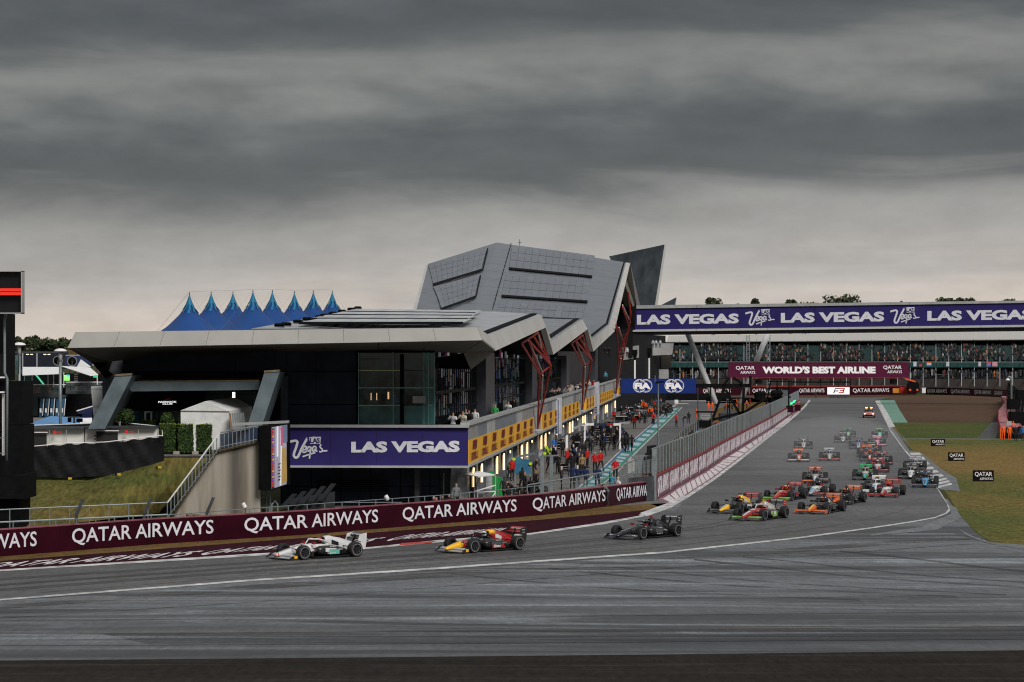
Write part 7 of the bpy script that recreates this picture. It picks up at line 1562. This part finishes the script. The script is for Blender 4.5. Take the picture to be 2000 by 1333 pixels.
def person(p, pose, yaw, shirt, pants, hat, label, group=None, cat='person', h=1.0):
    o = bpy.data.objects.new('person', BM[pose]); C.objects.link(o); o.location = p; o.rotation_euler = (0, 0, R(yaw)); o.scale = (h, h, h)
    for sl__, m in zip(o.material_slots, (cm_(shirt), cm_(pants), skin, cm_(hat))): sl__.link = 'OBJECT'; sl__.material = m
    return tag(o, label, cat, group)
q = lambda x, y: G(x, y)
# officials and crew singled out by the photograph
PL = [
 ((1202, 940), 'stand', 10, 'red', 'black', 'red', 'person in red shirt and red cap standing alone on the painted pit strip'),
 ((1147, 915), 'stand', 60, 'red', 'black', 'dark', 'person in red shirt walking behind the navy crew, left of the red trio'),
 ((1162, 925), 'stand', 10, 'red', 'black', 'white', 'person in red shirt and pale cap, middle of the red trio'),
 ((1173, 922), 'walk', 30, 'red', 'black', 'white', 'person in red shirt and pale cap, right of the red trio'),
 ((1108, 915), 'stand', 60, 'red', 'black', 'pink', 'person in red shirt with hand raised beside the black tool cabinet'),
 ((1118, 955), 'stand', 180, 'navy', 'black', 'black', 'person in navy jacket seen from behind, first of the navy crew'),
 ((1128, 957), 'walk', 170, 'navy', 'grey', 'white', 'person in navy jacket with pale cap, second of the navy crew'),
 ((1143, 958), 'stand', 190, 'navy', 'black', 'black', 'person in navy jacket with broad back, third of the navy crew'),
 ((1167, 958), 'walk', 180, 'navy', 'black', 'dark', 'person in navy jacket at the painted strip, fourth of the navy crew'),
 ((1137, 930), 'stand', 200, 'tan', 'dark', 'tan', 'person in tan shirt behind the navy crew'),
 ((1140, 900), 'stand', 30, 'black', 'black', 'tan', 'person in black with fair hair beside the tall black cabinet'),
 ((1207, 985), 'stand', -60, 'white', 'navy', 'white', 'person in translucent white rain poncho behind the maroon barrier'),
 ((1196, 975), 'stand', -40, 'cyan', 'navy', 'black', 'person in light blue shirt just left of the white poncho'),
 ((1187, 990), 'work', -70, 'grey', 'dark', 'grey', 'person in pale grey bending down beside the white poncho'),
 ((1234, 883), 'walk', 150, 'black', 'black', 'black', 'person in black walking along the pit strip carrying a bag'),
 ((1222, 884), 'walk', 160, 'black', 'black', 'dark', 'person in black stepping onto the pit strip beside the bag carrier'),
 ((1179, 893), 'walk', 200, 'black', 'black', 'black', 'person in black striding away left of the cabinets'),
 ((1239, 838), 'stand', 0, 'red', 'black', 'white', 'person in red top standing alone on the pit apron'),
 ((1321, 834), 'stand', 40, 'red', 'black', 'black', 'person in red shirt standing beside the tall thin mast'),
 ((1345, 828), 'stand', 180, 'black', 'black', 'black', 'person in black standing near the grass island'),
 ((1334, 832), 'work', 90, 'black', 'dark', 'green', 'crouching person in dark clothes near the grass island'),
 ((1360, 818), 'stand', 90, 'orange', 'orange', 'dark', 'marshal in orange overalls left of the black shelter'),
 ((1384, 803), 'stand', 20, 'orange', 'orange', 'orange', 'marshal in orange overalls, left of the pair at the bridge leg'),
 ((1391, 803), 'stand', -10, 'orange', 'orange', 'orange', 'marshal in orange overalls, right of the pair at the bridge leg'),
 ((1290, 793), 'work', 0, 'orange', 'red', 'red', 'marshal in orange with red helmet among the parked cars'),
 ((1593, 778.5), 'walk', 0, 'dark', 'black', 'dark', 'person in dark clothes walking on the far straight'),
 ((1256, 975), 'stand', 20, 'orange', 'red', 'red', 'marshal in orange inside the grey mesh enclosure, left'),
 ((1268, 976), 'stand', -20, 'orange', 'tan', 'black', 'marshal in orange inside the grey mesh enclosure, right'),
 ((1342, 875), 'work', 70, 'navy', 'black', 'black', 'person in dark blue leaning by the pit wall, left of two'),
 ((1352, 872), 'photo', 200, 'black', 'black', 'black', 'person in black at the pit wall, right of two'),
 ((1960, 859), 'stand', 0, 'orange', 'orange', 'orange', 'marshal in orange overalls at the near end of the red block barrier'),
 ((1972, 860), 'stand', 5, 'orange', 'orange', 'dark', 'marshal in orange vest with dark panel beside the block barrier'),
 ((1979, 850), 'stand', 0, 'orange', 'dark', 'orange', 'marshal in orange behind the dark panelled one'),
 ((1992, 858), 'stand', 0, 'black', 'dark', 'dark', 'person in black beside the marshals at the right edge'),
 ((1984, 862), 'stand', 10, 'black', 'black', 'black', 'person in black between the marshals and the frame edge'),
 ((1998, 862), 'stand', 10, 'blue', 'black', 'white', 'person in blue and white at the right frame edge'),
 ((1970, 838), 'work', 60, 'orange', 'orange', 'orange', 'marshal in orange bending behind the block barrier'),
 ((847, 1010), 'crouch', 0, 'black', 'black', 'white', 'person with pale cap watching over the barrier, leftmost of four'),
 ((852, 1012), 'crouch', 10, 'red', 'black', 'tan', 'person in pink red top watching over the barrier'),
 ((864, 1008), 'crouch', 0, 'dark', 'black', 'dark', 'person in dark top watching over the barrier, third of four'),
 ((877, 1004), 'crouch', 0, 'black', 'black', 'black', 'person in black watching over the barrier, rightmost of four'),
 ((891, 1000), 'stand', 30, 'grey', 'black', 'grey', 'person in grey hood under the white canopy'),
 ((993, 985), 'crouch', 0, 'black', 'black', 'black', 'person in black sitting low beside the green cover'),
 ((1000, 940), 'stand', 40, 'red', 'black', 'white', 'person in red and white beside the blue cover'),
 ((992, 935), 'work', 80, 'green', 'black', 'lime', 'mechanic in green leaning over a parked car'),
 ((1082, 890), 'stand', 30, 'blue', 'navy', 'black', 'person in bright blue beside the tall white banner'),
 ((1070, 905), 'work', 30, 'lime', 'black', 'black', 'mechanic with lime green gloves beside the tall white banner'),
 ((1097, 960), 'stand', 90, 'dark', 'black', 'white', 'person with round white board beside the grey gate'),
]
for (x, y), pose, yaw, a, b, c_, lab in PL:
    o = person(q(x, y), pose, yaw, a, b, c_, lab)
person(P(4, 746, 36.5)+Vector((0, 0, -.9)), 'lean', 90, 'blue', 'dark', 'blue', 'person in blue leaning on the rail of the left tower')
for i, (x, py, a, c_, pose, lab) in enumerate(((885, 0, 'white', 'dark', 'photo', 'spectator in white shirt taking a photo at the terrace corner'), (904, 0, 'cream', 'tan', 'photo', 'spectator in cream shirt raising a phone on the terrace'), (910, 1, 'white', 'tan', 'photo', 'spectator behind the cream shirt holding a hand up'), (916, 0, 'black', 'dark', 'photo', 'spectator in black between two pale shirts on the terrace'), (928, 0, 'white', 'dark', 'lean', 'spectator in pale blue white shirt leaning on the terrace rail'), (967, 0, 'green', 'tan', 'lean', 'spectator in green low behind the terrace rail'), (993, 0, 'white', 'tan', 'photo', 'spectator in white with arms up, right of the green one'), (1004, 1, 'black', 'black', 'stand', 'spectator in black behind the white shirt'))):
    d0 = .8+.5*py; Y = max(158.2, (14.09+d0)/(.0733-(x-1000)/FP)); X = (x-1000)/FP*Y
    person(Vector((X, Y, 4.12)), pose, -20, a, 'dark', c_, lab, 'spectators on the terrace')
rr = random.Random(3)
for i in range(34):
    x = 1100+i*2.0 if i < 8 else 1125+(i-8)*2.2; Y = YF(x)*1.0; d0 = .5+rr.random()*1.8
    a = rr.choice(('white', 'black', 'red', 'blue', 'dark', 'cream', 'grey')); 
    person(FP_(Y, zt(Y)-1.0, d0), rr.choice(('photo', 'lean', 'stand')), -20+rr.uniform(-30, 30), a, 'dark', rr.choice(('dark', 'tan', 'white')), 'spectator in %s, %s from the left along the far terrace rail' % (a, ORD[i]), 'spectators on the far terrace')
for i, x in enumerate((1243, 1250, 1258, 1266, 1276, 1282, 1290, 1225, 1215, 1190, 1182)):
    if i < 7: p = P(x, 672.5, 9.5+(.2 if x > 1272 else 0)); p.z = P(x, 672, 9.5).z-.9; p.y += 1.2
    else: p = P(x, 688, 12.2); p.z -= .9; p.y += .5
    a = rr.choice(('black', 'white', 'pale', 'dark')); person(p, 'stand', 0, a, 'dark', 'dark', 'spectator in %s, number %s on the upper terrace below the bridge' % (a, ORD[i]), 'spectators on the upper terrace')
person(FP_(408, 5.6, .9), 'stand', 0, 'cyan', 'dark', 'tan', 'person in light blue standing high beside the dark navy wall')
# pit crews: dark crowd in front of the garages
def cluster(n, x0, x1, y0, y1, seed, cols_, where, cond=None):
    r = random.Random(seed); pts = []
    while len(pts) < n:
        x, y = r.uniform(x0, x1), r.uniform(y0, y1); p = q(x, y)
        if p.x < FX(p.y)+1.2 or (cond and not cond(x, y)): continue
        pts.append((x, y))
    for k, (x, y) in enumerate(sorted(pts)):
        a = r.choice(cols_); ps = r.choice(('stand', 'stand', 'walk', 'work'))
        person(q(x, y), ps, r.uniform(-180, 180), a, r.choice(('black', 'black', 'dark')), r.choice(('black', 'dark', 'white', 'tan', 'black')), '%s crew member in %s, %s from left %s' % ({'stand': 'standing', 'walk': 'walking', 'work': 'bending'}[ps], a, ORD[k], where), 'crew '+where, h=r.uniform(.95, 1.05))
cluster(34, 1130, 1228, 856, 888, 1, ('black', 'black', 'dark', 'black', 'navy'), 'under the white pit gantry')
cluster(16, 1290, 1312, 800, 828, 2, ('black', 'black', 'dark'), 'on the far painted strip', lambda x, y: abs(x-(1311-(y-798)*.95)) < 9)
cluster(30, 1190, 1290, 797, 830, 3, ('black', 'dark', 'orange', 'red', 'black'), 'at the far garages')
cluster(22, 1055, 1140, 866, 930, 4, ('black', 'navy', 'dark', 'black'), 'by the near garage equipment')
cluster(9, 985, 1050, 925, 990, 5, ('black', 'dark'), 'beside the near parked cars')
cluster(10, 1400, 1480, 790, 812, 6, ('black', 'dark', 'orange', 'red'), 'behind the black gantry legs')
# ------------------------------------------------------------------ pit equipment
def can(loc, label): return thing('pit_canopy', loc, label, 'canopy')
t = can(q(930, 1000), 'white flat canopy on thin pale posts near the first garage'); s = 31.2
MB().slab([P(887, 924, s), P(934, 933, s+.6), P(968, 929, s-.5), P(925, 920, s-1.6)], (0, 0, .06)).build('cover', tf, t)
for x, y in ((901, 926), (927, 921), (968, 930), (933, 934)): MB().bar(P(x, y, s), P(x, 1000, s), .06).build('post', parap, t)
for a, b in (((900, 962), (968, 960)), ((901, 968), (915, 985)), ((968, 962), (955, 980)), ((921, 962), (968, 948))): MB().bar(P(*a, s), P(*b, s), .07).build('brace', lettw, t)
t = thing('green_cover', q(970, 990), 'bright green upright cover beside the white canopy', 'cover'); gm = mat('green_tarp', (.01, .24, .045), .5, noise=.15, scale=2)
MB().slab([P(961, 978, 30.5), P(984, 978, 30.5), P(986, 950, 30.5), P(980, 934, 30.5), P(962, 931, 30.5)], (0, 1, 0)).build('cover', gm, t); MB().slab([P(956, 926, 30.4), P(965, 926, 30.4), P(965, 921, 30.4), P(956, 921, 30.4)], (0, .5, 0)).build('top', gm, t)
t = thing('blue_cover', q(1020, 960), 'steel blue tarpaulin screen beside the parked cars', 'cover'); MB().slab([P(1005, 924, 28), P(1037, 926, 28), P(1034, 899, 28), P(1008, 894, 28)], (0, .5, 0)).build('sheet', mat('steel_blue_tarp', (.03, .13, .22), .5, noise=.15), t); MB().bar(P(1008, 893, 27.8), P(1044, 886, 27.5), .14).bar(P(1006, 924, 28), P(1006, 955, 28), .1).bar(P(1036, 926, 28), P(1036, 955, 28), .1).build('arm', galv, t)
for i, (x, y) in enumerate(((1004, 893), (1036, 902), (1067, 870), (1064, 882))):
    t = thing('lime_gun_cover', P(x, y+4, 28), 'lime green pad on the pit equipment, %s' % ('leftmost', 'beside the blue cover', 'upper right', 'lower right')[i], 'pad', 'lime pads'); MB().loft([sup(-.1, .12, -.1, .1, xo=0), sup(.1, .09, -.08, .08)]).build('pad', mat('lime_pad', (.40, .60, .02), .5), t, local=True); MB().bar((0, 0, 0), (-.4, .1, -.3), .04).build('handle', blackm, t, local=True)
# wheel racks and cabinets
rk = 0
for i, (x, y, w_, h_, lab) in enumerate(((1002, 985, 26, 26, 'tyre rack in front of the green cover'), (1044, 975, 24, 30, 'tyre rack left of the grey gate'), (1120, 905, 10, 34, 'tall black flight cabinet near the navy crew'), (1128, 897, 12, 44, 'black wire cabinet left of the fair haired person'), (1100, 925, 20, 18, 'low black trolley near the raised hand'), (1092, 880, 18, 22, 'tool trolley behind the tall banner'), (1155, 872, 20, 20, 'black cabinet under the white gantry, left'), (1185, 868, 22, 20, 'black cabinet under the white gantry, right'), (1270, 815, 22, 11, 'tyre rack by the far garages, right'), (1235, 822, 24, 14, 'tyre rack by the far garages, left'), (1210, 830, 18, 14, 'tyre rack beside the lone red top'), (1250, 808, 16, 10, 'dark cabinet among the parked cars'), (1190, 840, 16, 16, 'dark trolley above the white gantry'), (1165, 850, 14, 14, 'dark trolley behind the white gantry'))):
    s = S(y); t = thing('tyre_rack' if 'rack' in lab else 'equipment_cabinet', G(x, y), lab, 'rack' if 'rack' in lab else 'cabinet', 'pit equipment')
    W_, H_ = w_/s, h_/s; X, Yy = G(x, y).x, G(x, y).y
    if 'rack' in lab:
        for a in (-1, 1):
            for yy in (0, .6): MB().bar((X+a*W_/2, Yy+yy, 0), (X+a*W_/2, Yy+yy, H_), .06).build('upright', galv, t)
        for k in range(max(1, int(W_/.42))):
            for j in range(max(1, int(H_/.62))):
                c = Vector((X-W_/2+.25+k*.42, Yy+.3, .34+j*.66)); MB().tube([c+Vector((-.17, 0, 0)), c+Vector((.17, 0, 0))], .33, 16).build('tyre', tyrem, t); MB().tube([c+Vector((-.18, 0, 0)), c+Vector((.18, 0, 0))], .18, 10).build('rim', mat('rack_rim', (.18, .18, .18), .4), t)
        MB().box((X, Yy+.3, .03), (W_, .7, .05)).build('shelf', darksteel, t)
    else:
        MB().box((X, Yy+.3, H_/2+.05), (W_, .6, H_-.1)).build('body', blackm, t)
        for j in range(3): MB().box((X, Yy-.02, H_*(.25+.25*j)), (W_*.85, .03, H_*.04)).build('drawer_edge', parap, t)
        for a in (-1, 1): MB().tube([(X+a*W_*.35, Yy+.3, .06), (X+a*W_*.35+.04, Yy+.3, .06)], .06, 8).build('wheel', tyrem, t)
cr_ = random.Random(9)
for i in range(26):
    far = i >= 12; x = cr_.uniform(1185, 1290) if far else cr_.uniform(1075, 1215); y = cr_.uniform(794, 826) if far else cr_.uniform(846, 884); p0 = G(x, y)
    if p0.x < FX(p0.y)+1.5: continue
    t = thing('tool_trolley', p0, 'dark tool trolley with %s top among the %s pit crews, %s' % (('red', 'silver', 'orange', 'blue', 'white')[i % 5], 'far' if far else 'near', ORD[i]), 'trolley', 'pit equipment'); W_, H_ = cr_.uniform(.8, 1.8), cr_.uniform(.8, 1.5); a_ = cr_.uniform(-.5, .5)
    MB().box(p0+Vector((0, 0, H_/2+.08)), (W_, .6, H_-.16), a_).build('body', blackm if i % 3 else darksteel, t); MB().box(p0+Vector((0, 0, H_+.04)), (W_*.96, .56, .07), a_).build('top', pm_(('r', 's', 'o', 'b', 'w')[i % 5]), t)
    MB().bar(p0+Vector((-W_/3, 0, H_)), p0+Vector((-W_/3, 0, H_+.5)), .05).build('handle', galv, t); MB().box(p0+Vector((W_/5, 0, H_+.18)), (.35, .3, .22), a_).build('tool_box', darksteel, t)
    for sx in (-1, 1): MB().tube([p0+Vector((sx*W_*.36, -.1, .08)), p0+Vector((sx*W_*.36, .02, .08))], .08, 8).build('wheel', tyrem, t)
# white overhead gantry for the crew
t = thing('pit_gantry', q(1180, 878), 'long white overhead beam on posts above the dark pit crew', 'gantry'); s = 19.6
for x0, x1, c in ((1140, 1160, 'w'), (1160.3, 1185, 'n'), (1185.3, 1198, 'r'), (1198.3, 1212, 'w')): MB().slab([P(x0, 832, s), P(x1, 831.5, s), P(x1, 827, s), P(x0, 827.5, s)], (0, .5, 0)).build('beam_panel', lettw if c == 'w' else MATS.get('navy_panel') if c == 'n' else pm_('r'), t)
MB().bar(P(1120, 838, 20.4), P(1141, 828, 19.6), .16).bar(P(1212, 827, 19.6), P(1228, 826, 19.2), .2).build('arm', parap, t)
for x in (1142, 1211): MB().bar(P(x, 830, s), P(x, 878, s), .18).build('post', lettw, t)
t = thing('pit_boom', q(1110, 900), 'dark curved overhead boom arm near the tall banner', 'boom'); MB().tube([P(1086, 862, 22), P(1105, 850, 21.5), P(1125, 846, 21), P(1140, 842, 20.5)], .09, 6).build('arm', darksteel, t); MB().bar(P(1107, 850, 21.5), P(1107, 900, 21.5), .22).build('post', lettw, t)
# vertical team banners
for i, (x0, x1, y0, y1, s, yb, lab) in enumerate(((1080, 1094, 779, 850, 19.9, 884, 'tall white banner with blue and red stripes, the nearer of two'), (1160, 1168, 748, 812, 14.6, 836, 'tall white narrow banner with blue letters, the farther of two'))):
    t = thing('team_banner', G((x0+x1)/2, yb), lab, 'banner', 'tall white banners')
    MB().slab([P(x0, y1, s), P(x1, y1-2, s), P(x1, y0-2, s), P(x0, y0, s)], (.2, .5, 0)).build('sheet', mat('banner_white', (.42, .43, .47), .6, noise=.1), t)
    sw = (x1-x0)
    for a, b, c in ((.05, .14, pm_('r')), (.36, .42, pm_('b')), (.7, .78, pm_('n'))): MB().slab([P(x0+sw*a, y1, s)+Vector((0, -.05, 0)), P(x0+sw*b, y1, s)+Vector((0, -.05, 0)), P(x0+sw*b, y0+(8 if i else 2), s)+Vector((0, -.05, 0)), P(x0+sw*a, y0+(30 if i else 2), s)+Vector((0, -.05, 0))], (0, .02, 0)).build('stripe', c, t)
    for k in range(3): MB().box(P((x0+x1)/2, y1-6-k*5, s)+Vector((0, -.07, 0)), (.16, .02, .14)).build('letter', pm_('n'), t)
    MB().bar(P((x0+x1)/2, y1, s), P((x0+x1)/2, yb, s), .2).build('post', darksteel, t)
# masts
t = thing('light_mast', q(1286, 900), 'tall thin mast with small floodlight cluster in front of the blue sign', 'mast'); s = 21
MB().tube([P(1286, 890, s), P(1285.5, 750, s)], [.10, .05], 6).build('pole', galv, t); MB().bar(P(1280, 748, s), P(1297, 745.5, s), .16).build('floodlights', blackm, t); MB().bar(P(1279.5, 748, s), P(1279.5, 734, s), .05).build('antenna', galv, t)
t = thing('camera_mast', q(1324, 836), 'thin mast with small camera beside the red shirted person', 'mast'); MB().tube([P(1324.5, 836, 14.4), P(1322, 790, 14.4)], .06, 6).build('pole', galv, t); MB().box(P(1321, 785, 14.4), (.5, .3, .5)).build('camera', lettw, t)
for i, (x, y, h_) in enumerate(((1363, 812, 60), (1421, 838, 58))): 
    t = thing('thin_mast', G(x, y), 'thin dark pole %s' % ('left of the orange marshals' if i == 0 else 'in front of the dark tent'), 'mast'); MB().tube([G(x, y), G(x, y)+Vector((0, 0, h_/S(y)))], .07, 6).build('pole', darksteel, t); MB().box(G(x, y)+Vector((0, 0, h_/S(y))), (.3, .2, .3)).build('head', parap, t)
t = thing('pit_stand', q(1376, 840), 'black pit stand with shelves of equipment beside the dark tent', 'stand'); s = 15.3
MB().slab([P(1363, 836, s), P(1390, 836, s), P(1390, 822, s), P(1363, 822, s)], (0, 2, 0)).build('cabinet', blackm, t); MB().bar(P(1360, 805, s), P(1396, 805, s), .2).build('roof', blackm, t)
for x in (1364, 1390): MB().bar(P(x, 836, s), P(x, 805, s), .15).build('post', darksteel, t)
for k in range(4): MB().bar(P(1368, 809+k*3.2, s), P(1386, 809+k*3.2, s), .08).build('shelf', parap, t)
t = thing('dark_tent', q(1423, 832), 'dark grey pitched tent behind the pit wall fence', 'tent'); s = 14.5; dm = mat('charcoal_fabric', (.035, .037, .042), .6, noise=.1)
MB().slab([P(1407, 833, s), P(1441, 833, s), P(1441, 808, s), P(1407, 808, s)], (0, 3, 0)).build('walls', dm, t)
a = [P(1405, 808, s), P(1443, 808, s), P(1441, 806, 13.7), P(1408, 806, 13.7)]; ap = P(1424, 797, 14.1)
for k in range(4): MB().poly([a[k], a[(k+1) % 4], ap]).build('roof_panel', dm, t)
t = thing('red_car', q(1426, 836), 'red car roof just visible behind the pit wall fence', 'car'); b0 = q(1426, 838)
MB().loft([sup(b0.y+y, hw, a_, b_, xo=b0.x, e_=3.5) for y, hw, a_, b_ in ((-1.0, 1.9, .3, .8), (-.7, 2.1, .3, 1.0), (.6, 2.1, .3, 1.0), (.9, 1.9, .4, .9))]).build('body', pm_('r'), t, smooth=True)
MB().loft([sup(b0.y+y, hw, .95, b_, xo=b0.x, e_=3) for y, hw, b_ in ((-.7, 1.3, 1.0), (-.3, 1.1, 1.4), (.3, 1.1, 1.4), (.6, 1.2, 1.0))]).build('cabin', glass, t, smooth=True)
for a_ in (-1.3, 1.3): MB().tube([b0+Vector((a_, -1.0, .33)), b0+Vector((a_, .9, .33))], .33, 12).build('wheel', tyrem, t)
for i, (x0, x1, y, lab) in enumerate(((1355, 1378, 849, 'white and blue sheet over equipment behind the fence'), (1318, 1344, 862, 'pale sheet over equipment at the near end of the fence'), (1398, 1410, 836, 'small white bundle left of the red car roof'), (1470, 1492, 806, 'white table tops beyond the dark tent'))):
    s = S(y+10); t = thing('covered_table', G((x0+x1)/2, y+10), lab, 'table', 'covered tables behind the pit wall')
    MB().slab([P(x0, y, s), P(x1, y-3, s), P(x1-3, y-7, s-.4), P(x0+5, y-5, s-.4)], (0, 0, .1)).build('cover', tf if i != 0 else bf, t); MB().bar(P(x0+3, y, s), P(x0+3, y+12, s), .08).bar(P(x1-3, y-2, s), P(x1-3, y+10, s), .08).build('leg', darksteel, t)
# concrete blocks, pit board stands near the enclosure
t = thing('concrete_block', q(1226, 985), 'pale grey concrete blocks at the pit wall end', 'block')
MB().slab([P(1226, 925, 28.5), P(1240, 925, 28.5), P(1240, 900, 28.5), P(1226, 902, 28.5)], (0, 3, 0)).build('block', parap, t); MB().slab([P(1241, 932, 28.4), P(1252, 928, 28.4), P(1256, 890, 28), P(1241, 900, 28)], (0, 2, 0)).build('block', galv, t)
t = thing('black_case', q(1268, 900), 'black cloth covered pit wall desk with red mark', 'desk'); MB().slab([P(1258, 900, 27), P(1280, 894, 27), P(1284, 878, 26.5), P(1262, 886, 26.5)], (0, 1, 0)).build('body', blackm, t); MB().slab([P(1264, 885, 26.4), P(1284, 878, 26.2), P(1282, 870, 26), P(1265, 872, 26)], (0, .8, 0)).build('hood', blackm, t); MB().slab([P(1267, 878, 26), P(1274, 877, 26), P(1274, 874.5, 26), P(1267, 875.5, 26)], (0, -.05, 0)).build('red_mark', redl, t)
t = thing('pit_fence', q(1310, 880), 'short grey pit fence panels beside the fast lane', 'fence')
fpth = [G(1300, 905), G(1330, 868), G(1372, 835)]; fn_ = path_fn(fpth, 0, sum((b-a).length for a, b in zip(fpth, fpth[1:])), 0, 1, 0)
for k in range(16):
    a, b = fn_(k/16, 0), fn_((k+.9)/16, 0); MB().wall([a, b], .1, 1.3, .05, 1).build('panel', mat('mesh_grey_panel', (.09, .09, .075), .6, noise=.3), t); MB().bar(a, a+Vector((0, 0, 1.4)), .07).build('post', galv, t)
t = thing('pit_railing', P(1140, 970, 31), 'grey balustrade rising above the barrier beside the painted pit strip', 'railing')
tp = [(1030, 948, 32.2), (1191, 921, 30.6), (1245, 896, 30)]
for i in range(2):
    a_, b_ = P(*tp[i]), P(*tp[i+1]); MB().tube([a_, b_], .05, 6).build('rail', galv, t); dz = Vector((0, 0, -.75)); MB().tube([a_+dz, b_+dz], .035, 6).build('rail', galv, t)
    n = 12 if i == 0 else 5
    for k in range(n+1): q_ = a_.lerp(b_, k/n); MB().bar(Vector((q_.x, q_.y, .1)), q_, .05).build('baluster', galv, t)
# items on the maroon barrier
for i, (x, y) in enumerate(((371, 1004), (536, 1001))): 
    t = thing('barrier_bag', P(x, y+4, 36.5), 'small brown sandbag on the railing, %s one' % ('left' if i == 0 else 'right'), 'bag', 'sandbags'); MB().loft([sup(-.16, .12, -.05, .1), sup(0, .22, -.08, .13), sup(.14, .12, -.06, .08)]).loft([sup(-.1, .1, -.04, .1, xo=.3), sup(.1, .16, -.05, .1, xo=.32)]).build('bag', mat('sandbag', (.12, .10, .07), .9, noise=.3), t, smooth=True, local=True)
for i, (x, y, s) in enumerate(((477, 990, 35.5), (756, 975, 33.6))):
    t = thing('white_sensor', P(x, y+22, s), 'small white tilted sensor tube on a post behind the barrier, %s one' % ('left' if i == 0 else 'right'), 'sensor', 'white sensors'); MB().tube([P(x-3, y-7, s), P(x+2, y+2, s)], .12, 10).build('tube', lettw, t); MB().bar(P(x+2, y+2, s), P(x+3, y+26, s), .05).build('post', darksteel, t)
t = thing('door_frame_box', P(810, 995, 32.5), 'pale open metal door frame in front of the black wall', 'frame'); 
for a in ((637, 982, 638.5, 1004), (648, 982, 649.5, 1004), (782, 1000, 783, 1010)): rb(t, *a, 32.6, 'bar', galv, .08)
rb(t, 637, 981, 785, 982.5, 32.6, 'bar', galv, .08)
# ------------------------------------------------------------------ spray and haze

m = bpy.data.materials.new('spray_air'); m.use_nodes = True; t = m.node_tree; t.nodes.remove(t.nodes['Principled BSDF']); v = t.nodes.new('ShaderNodeVolumePrincipled'); v.inputs['Density'].default_value = .0055; v.inputs['Color'].default_value = (.92, .93, .95, 1); v.inputs['Anisotropy'].default_value = .3
t.links.new(v.outputs[0], t.nodes['Material Output'].inputs['Volume'])
mb = MB(); nr_, nc_ = 12, 24
for dens_i, (cy, ry, rx, rz) in enumerate(((272, 88, 8.5, 2.4),)):
    rings = [[Vector((33.2+.136*(ry*math.cos(math.pi*j/nr_)+cy-268)+rx*math.sin(math.pi*j/nr_)*math.cos(2*math.pi*k/nc_), cy+ry*math.cos(math.pi*j/nr_), max(.06, .1+rz*math.sin(math.pi*j/nr_)*math.sin(2*math.pi*k/nc_)))) for k in range(nc_)] for j in range(1, nr_)]
    mb.loft(rings)
mb.build('spray_mist', m, label='thin veil of tyre spray hanging over the far straight', kind='stuff')
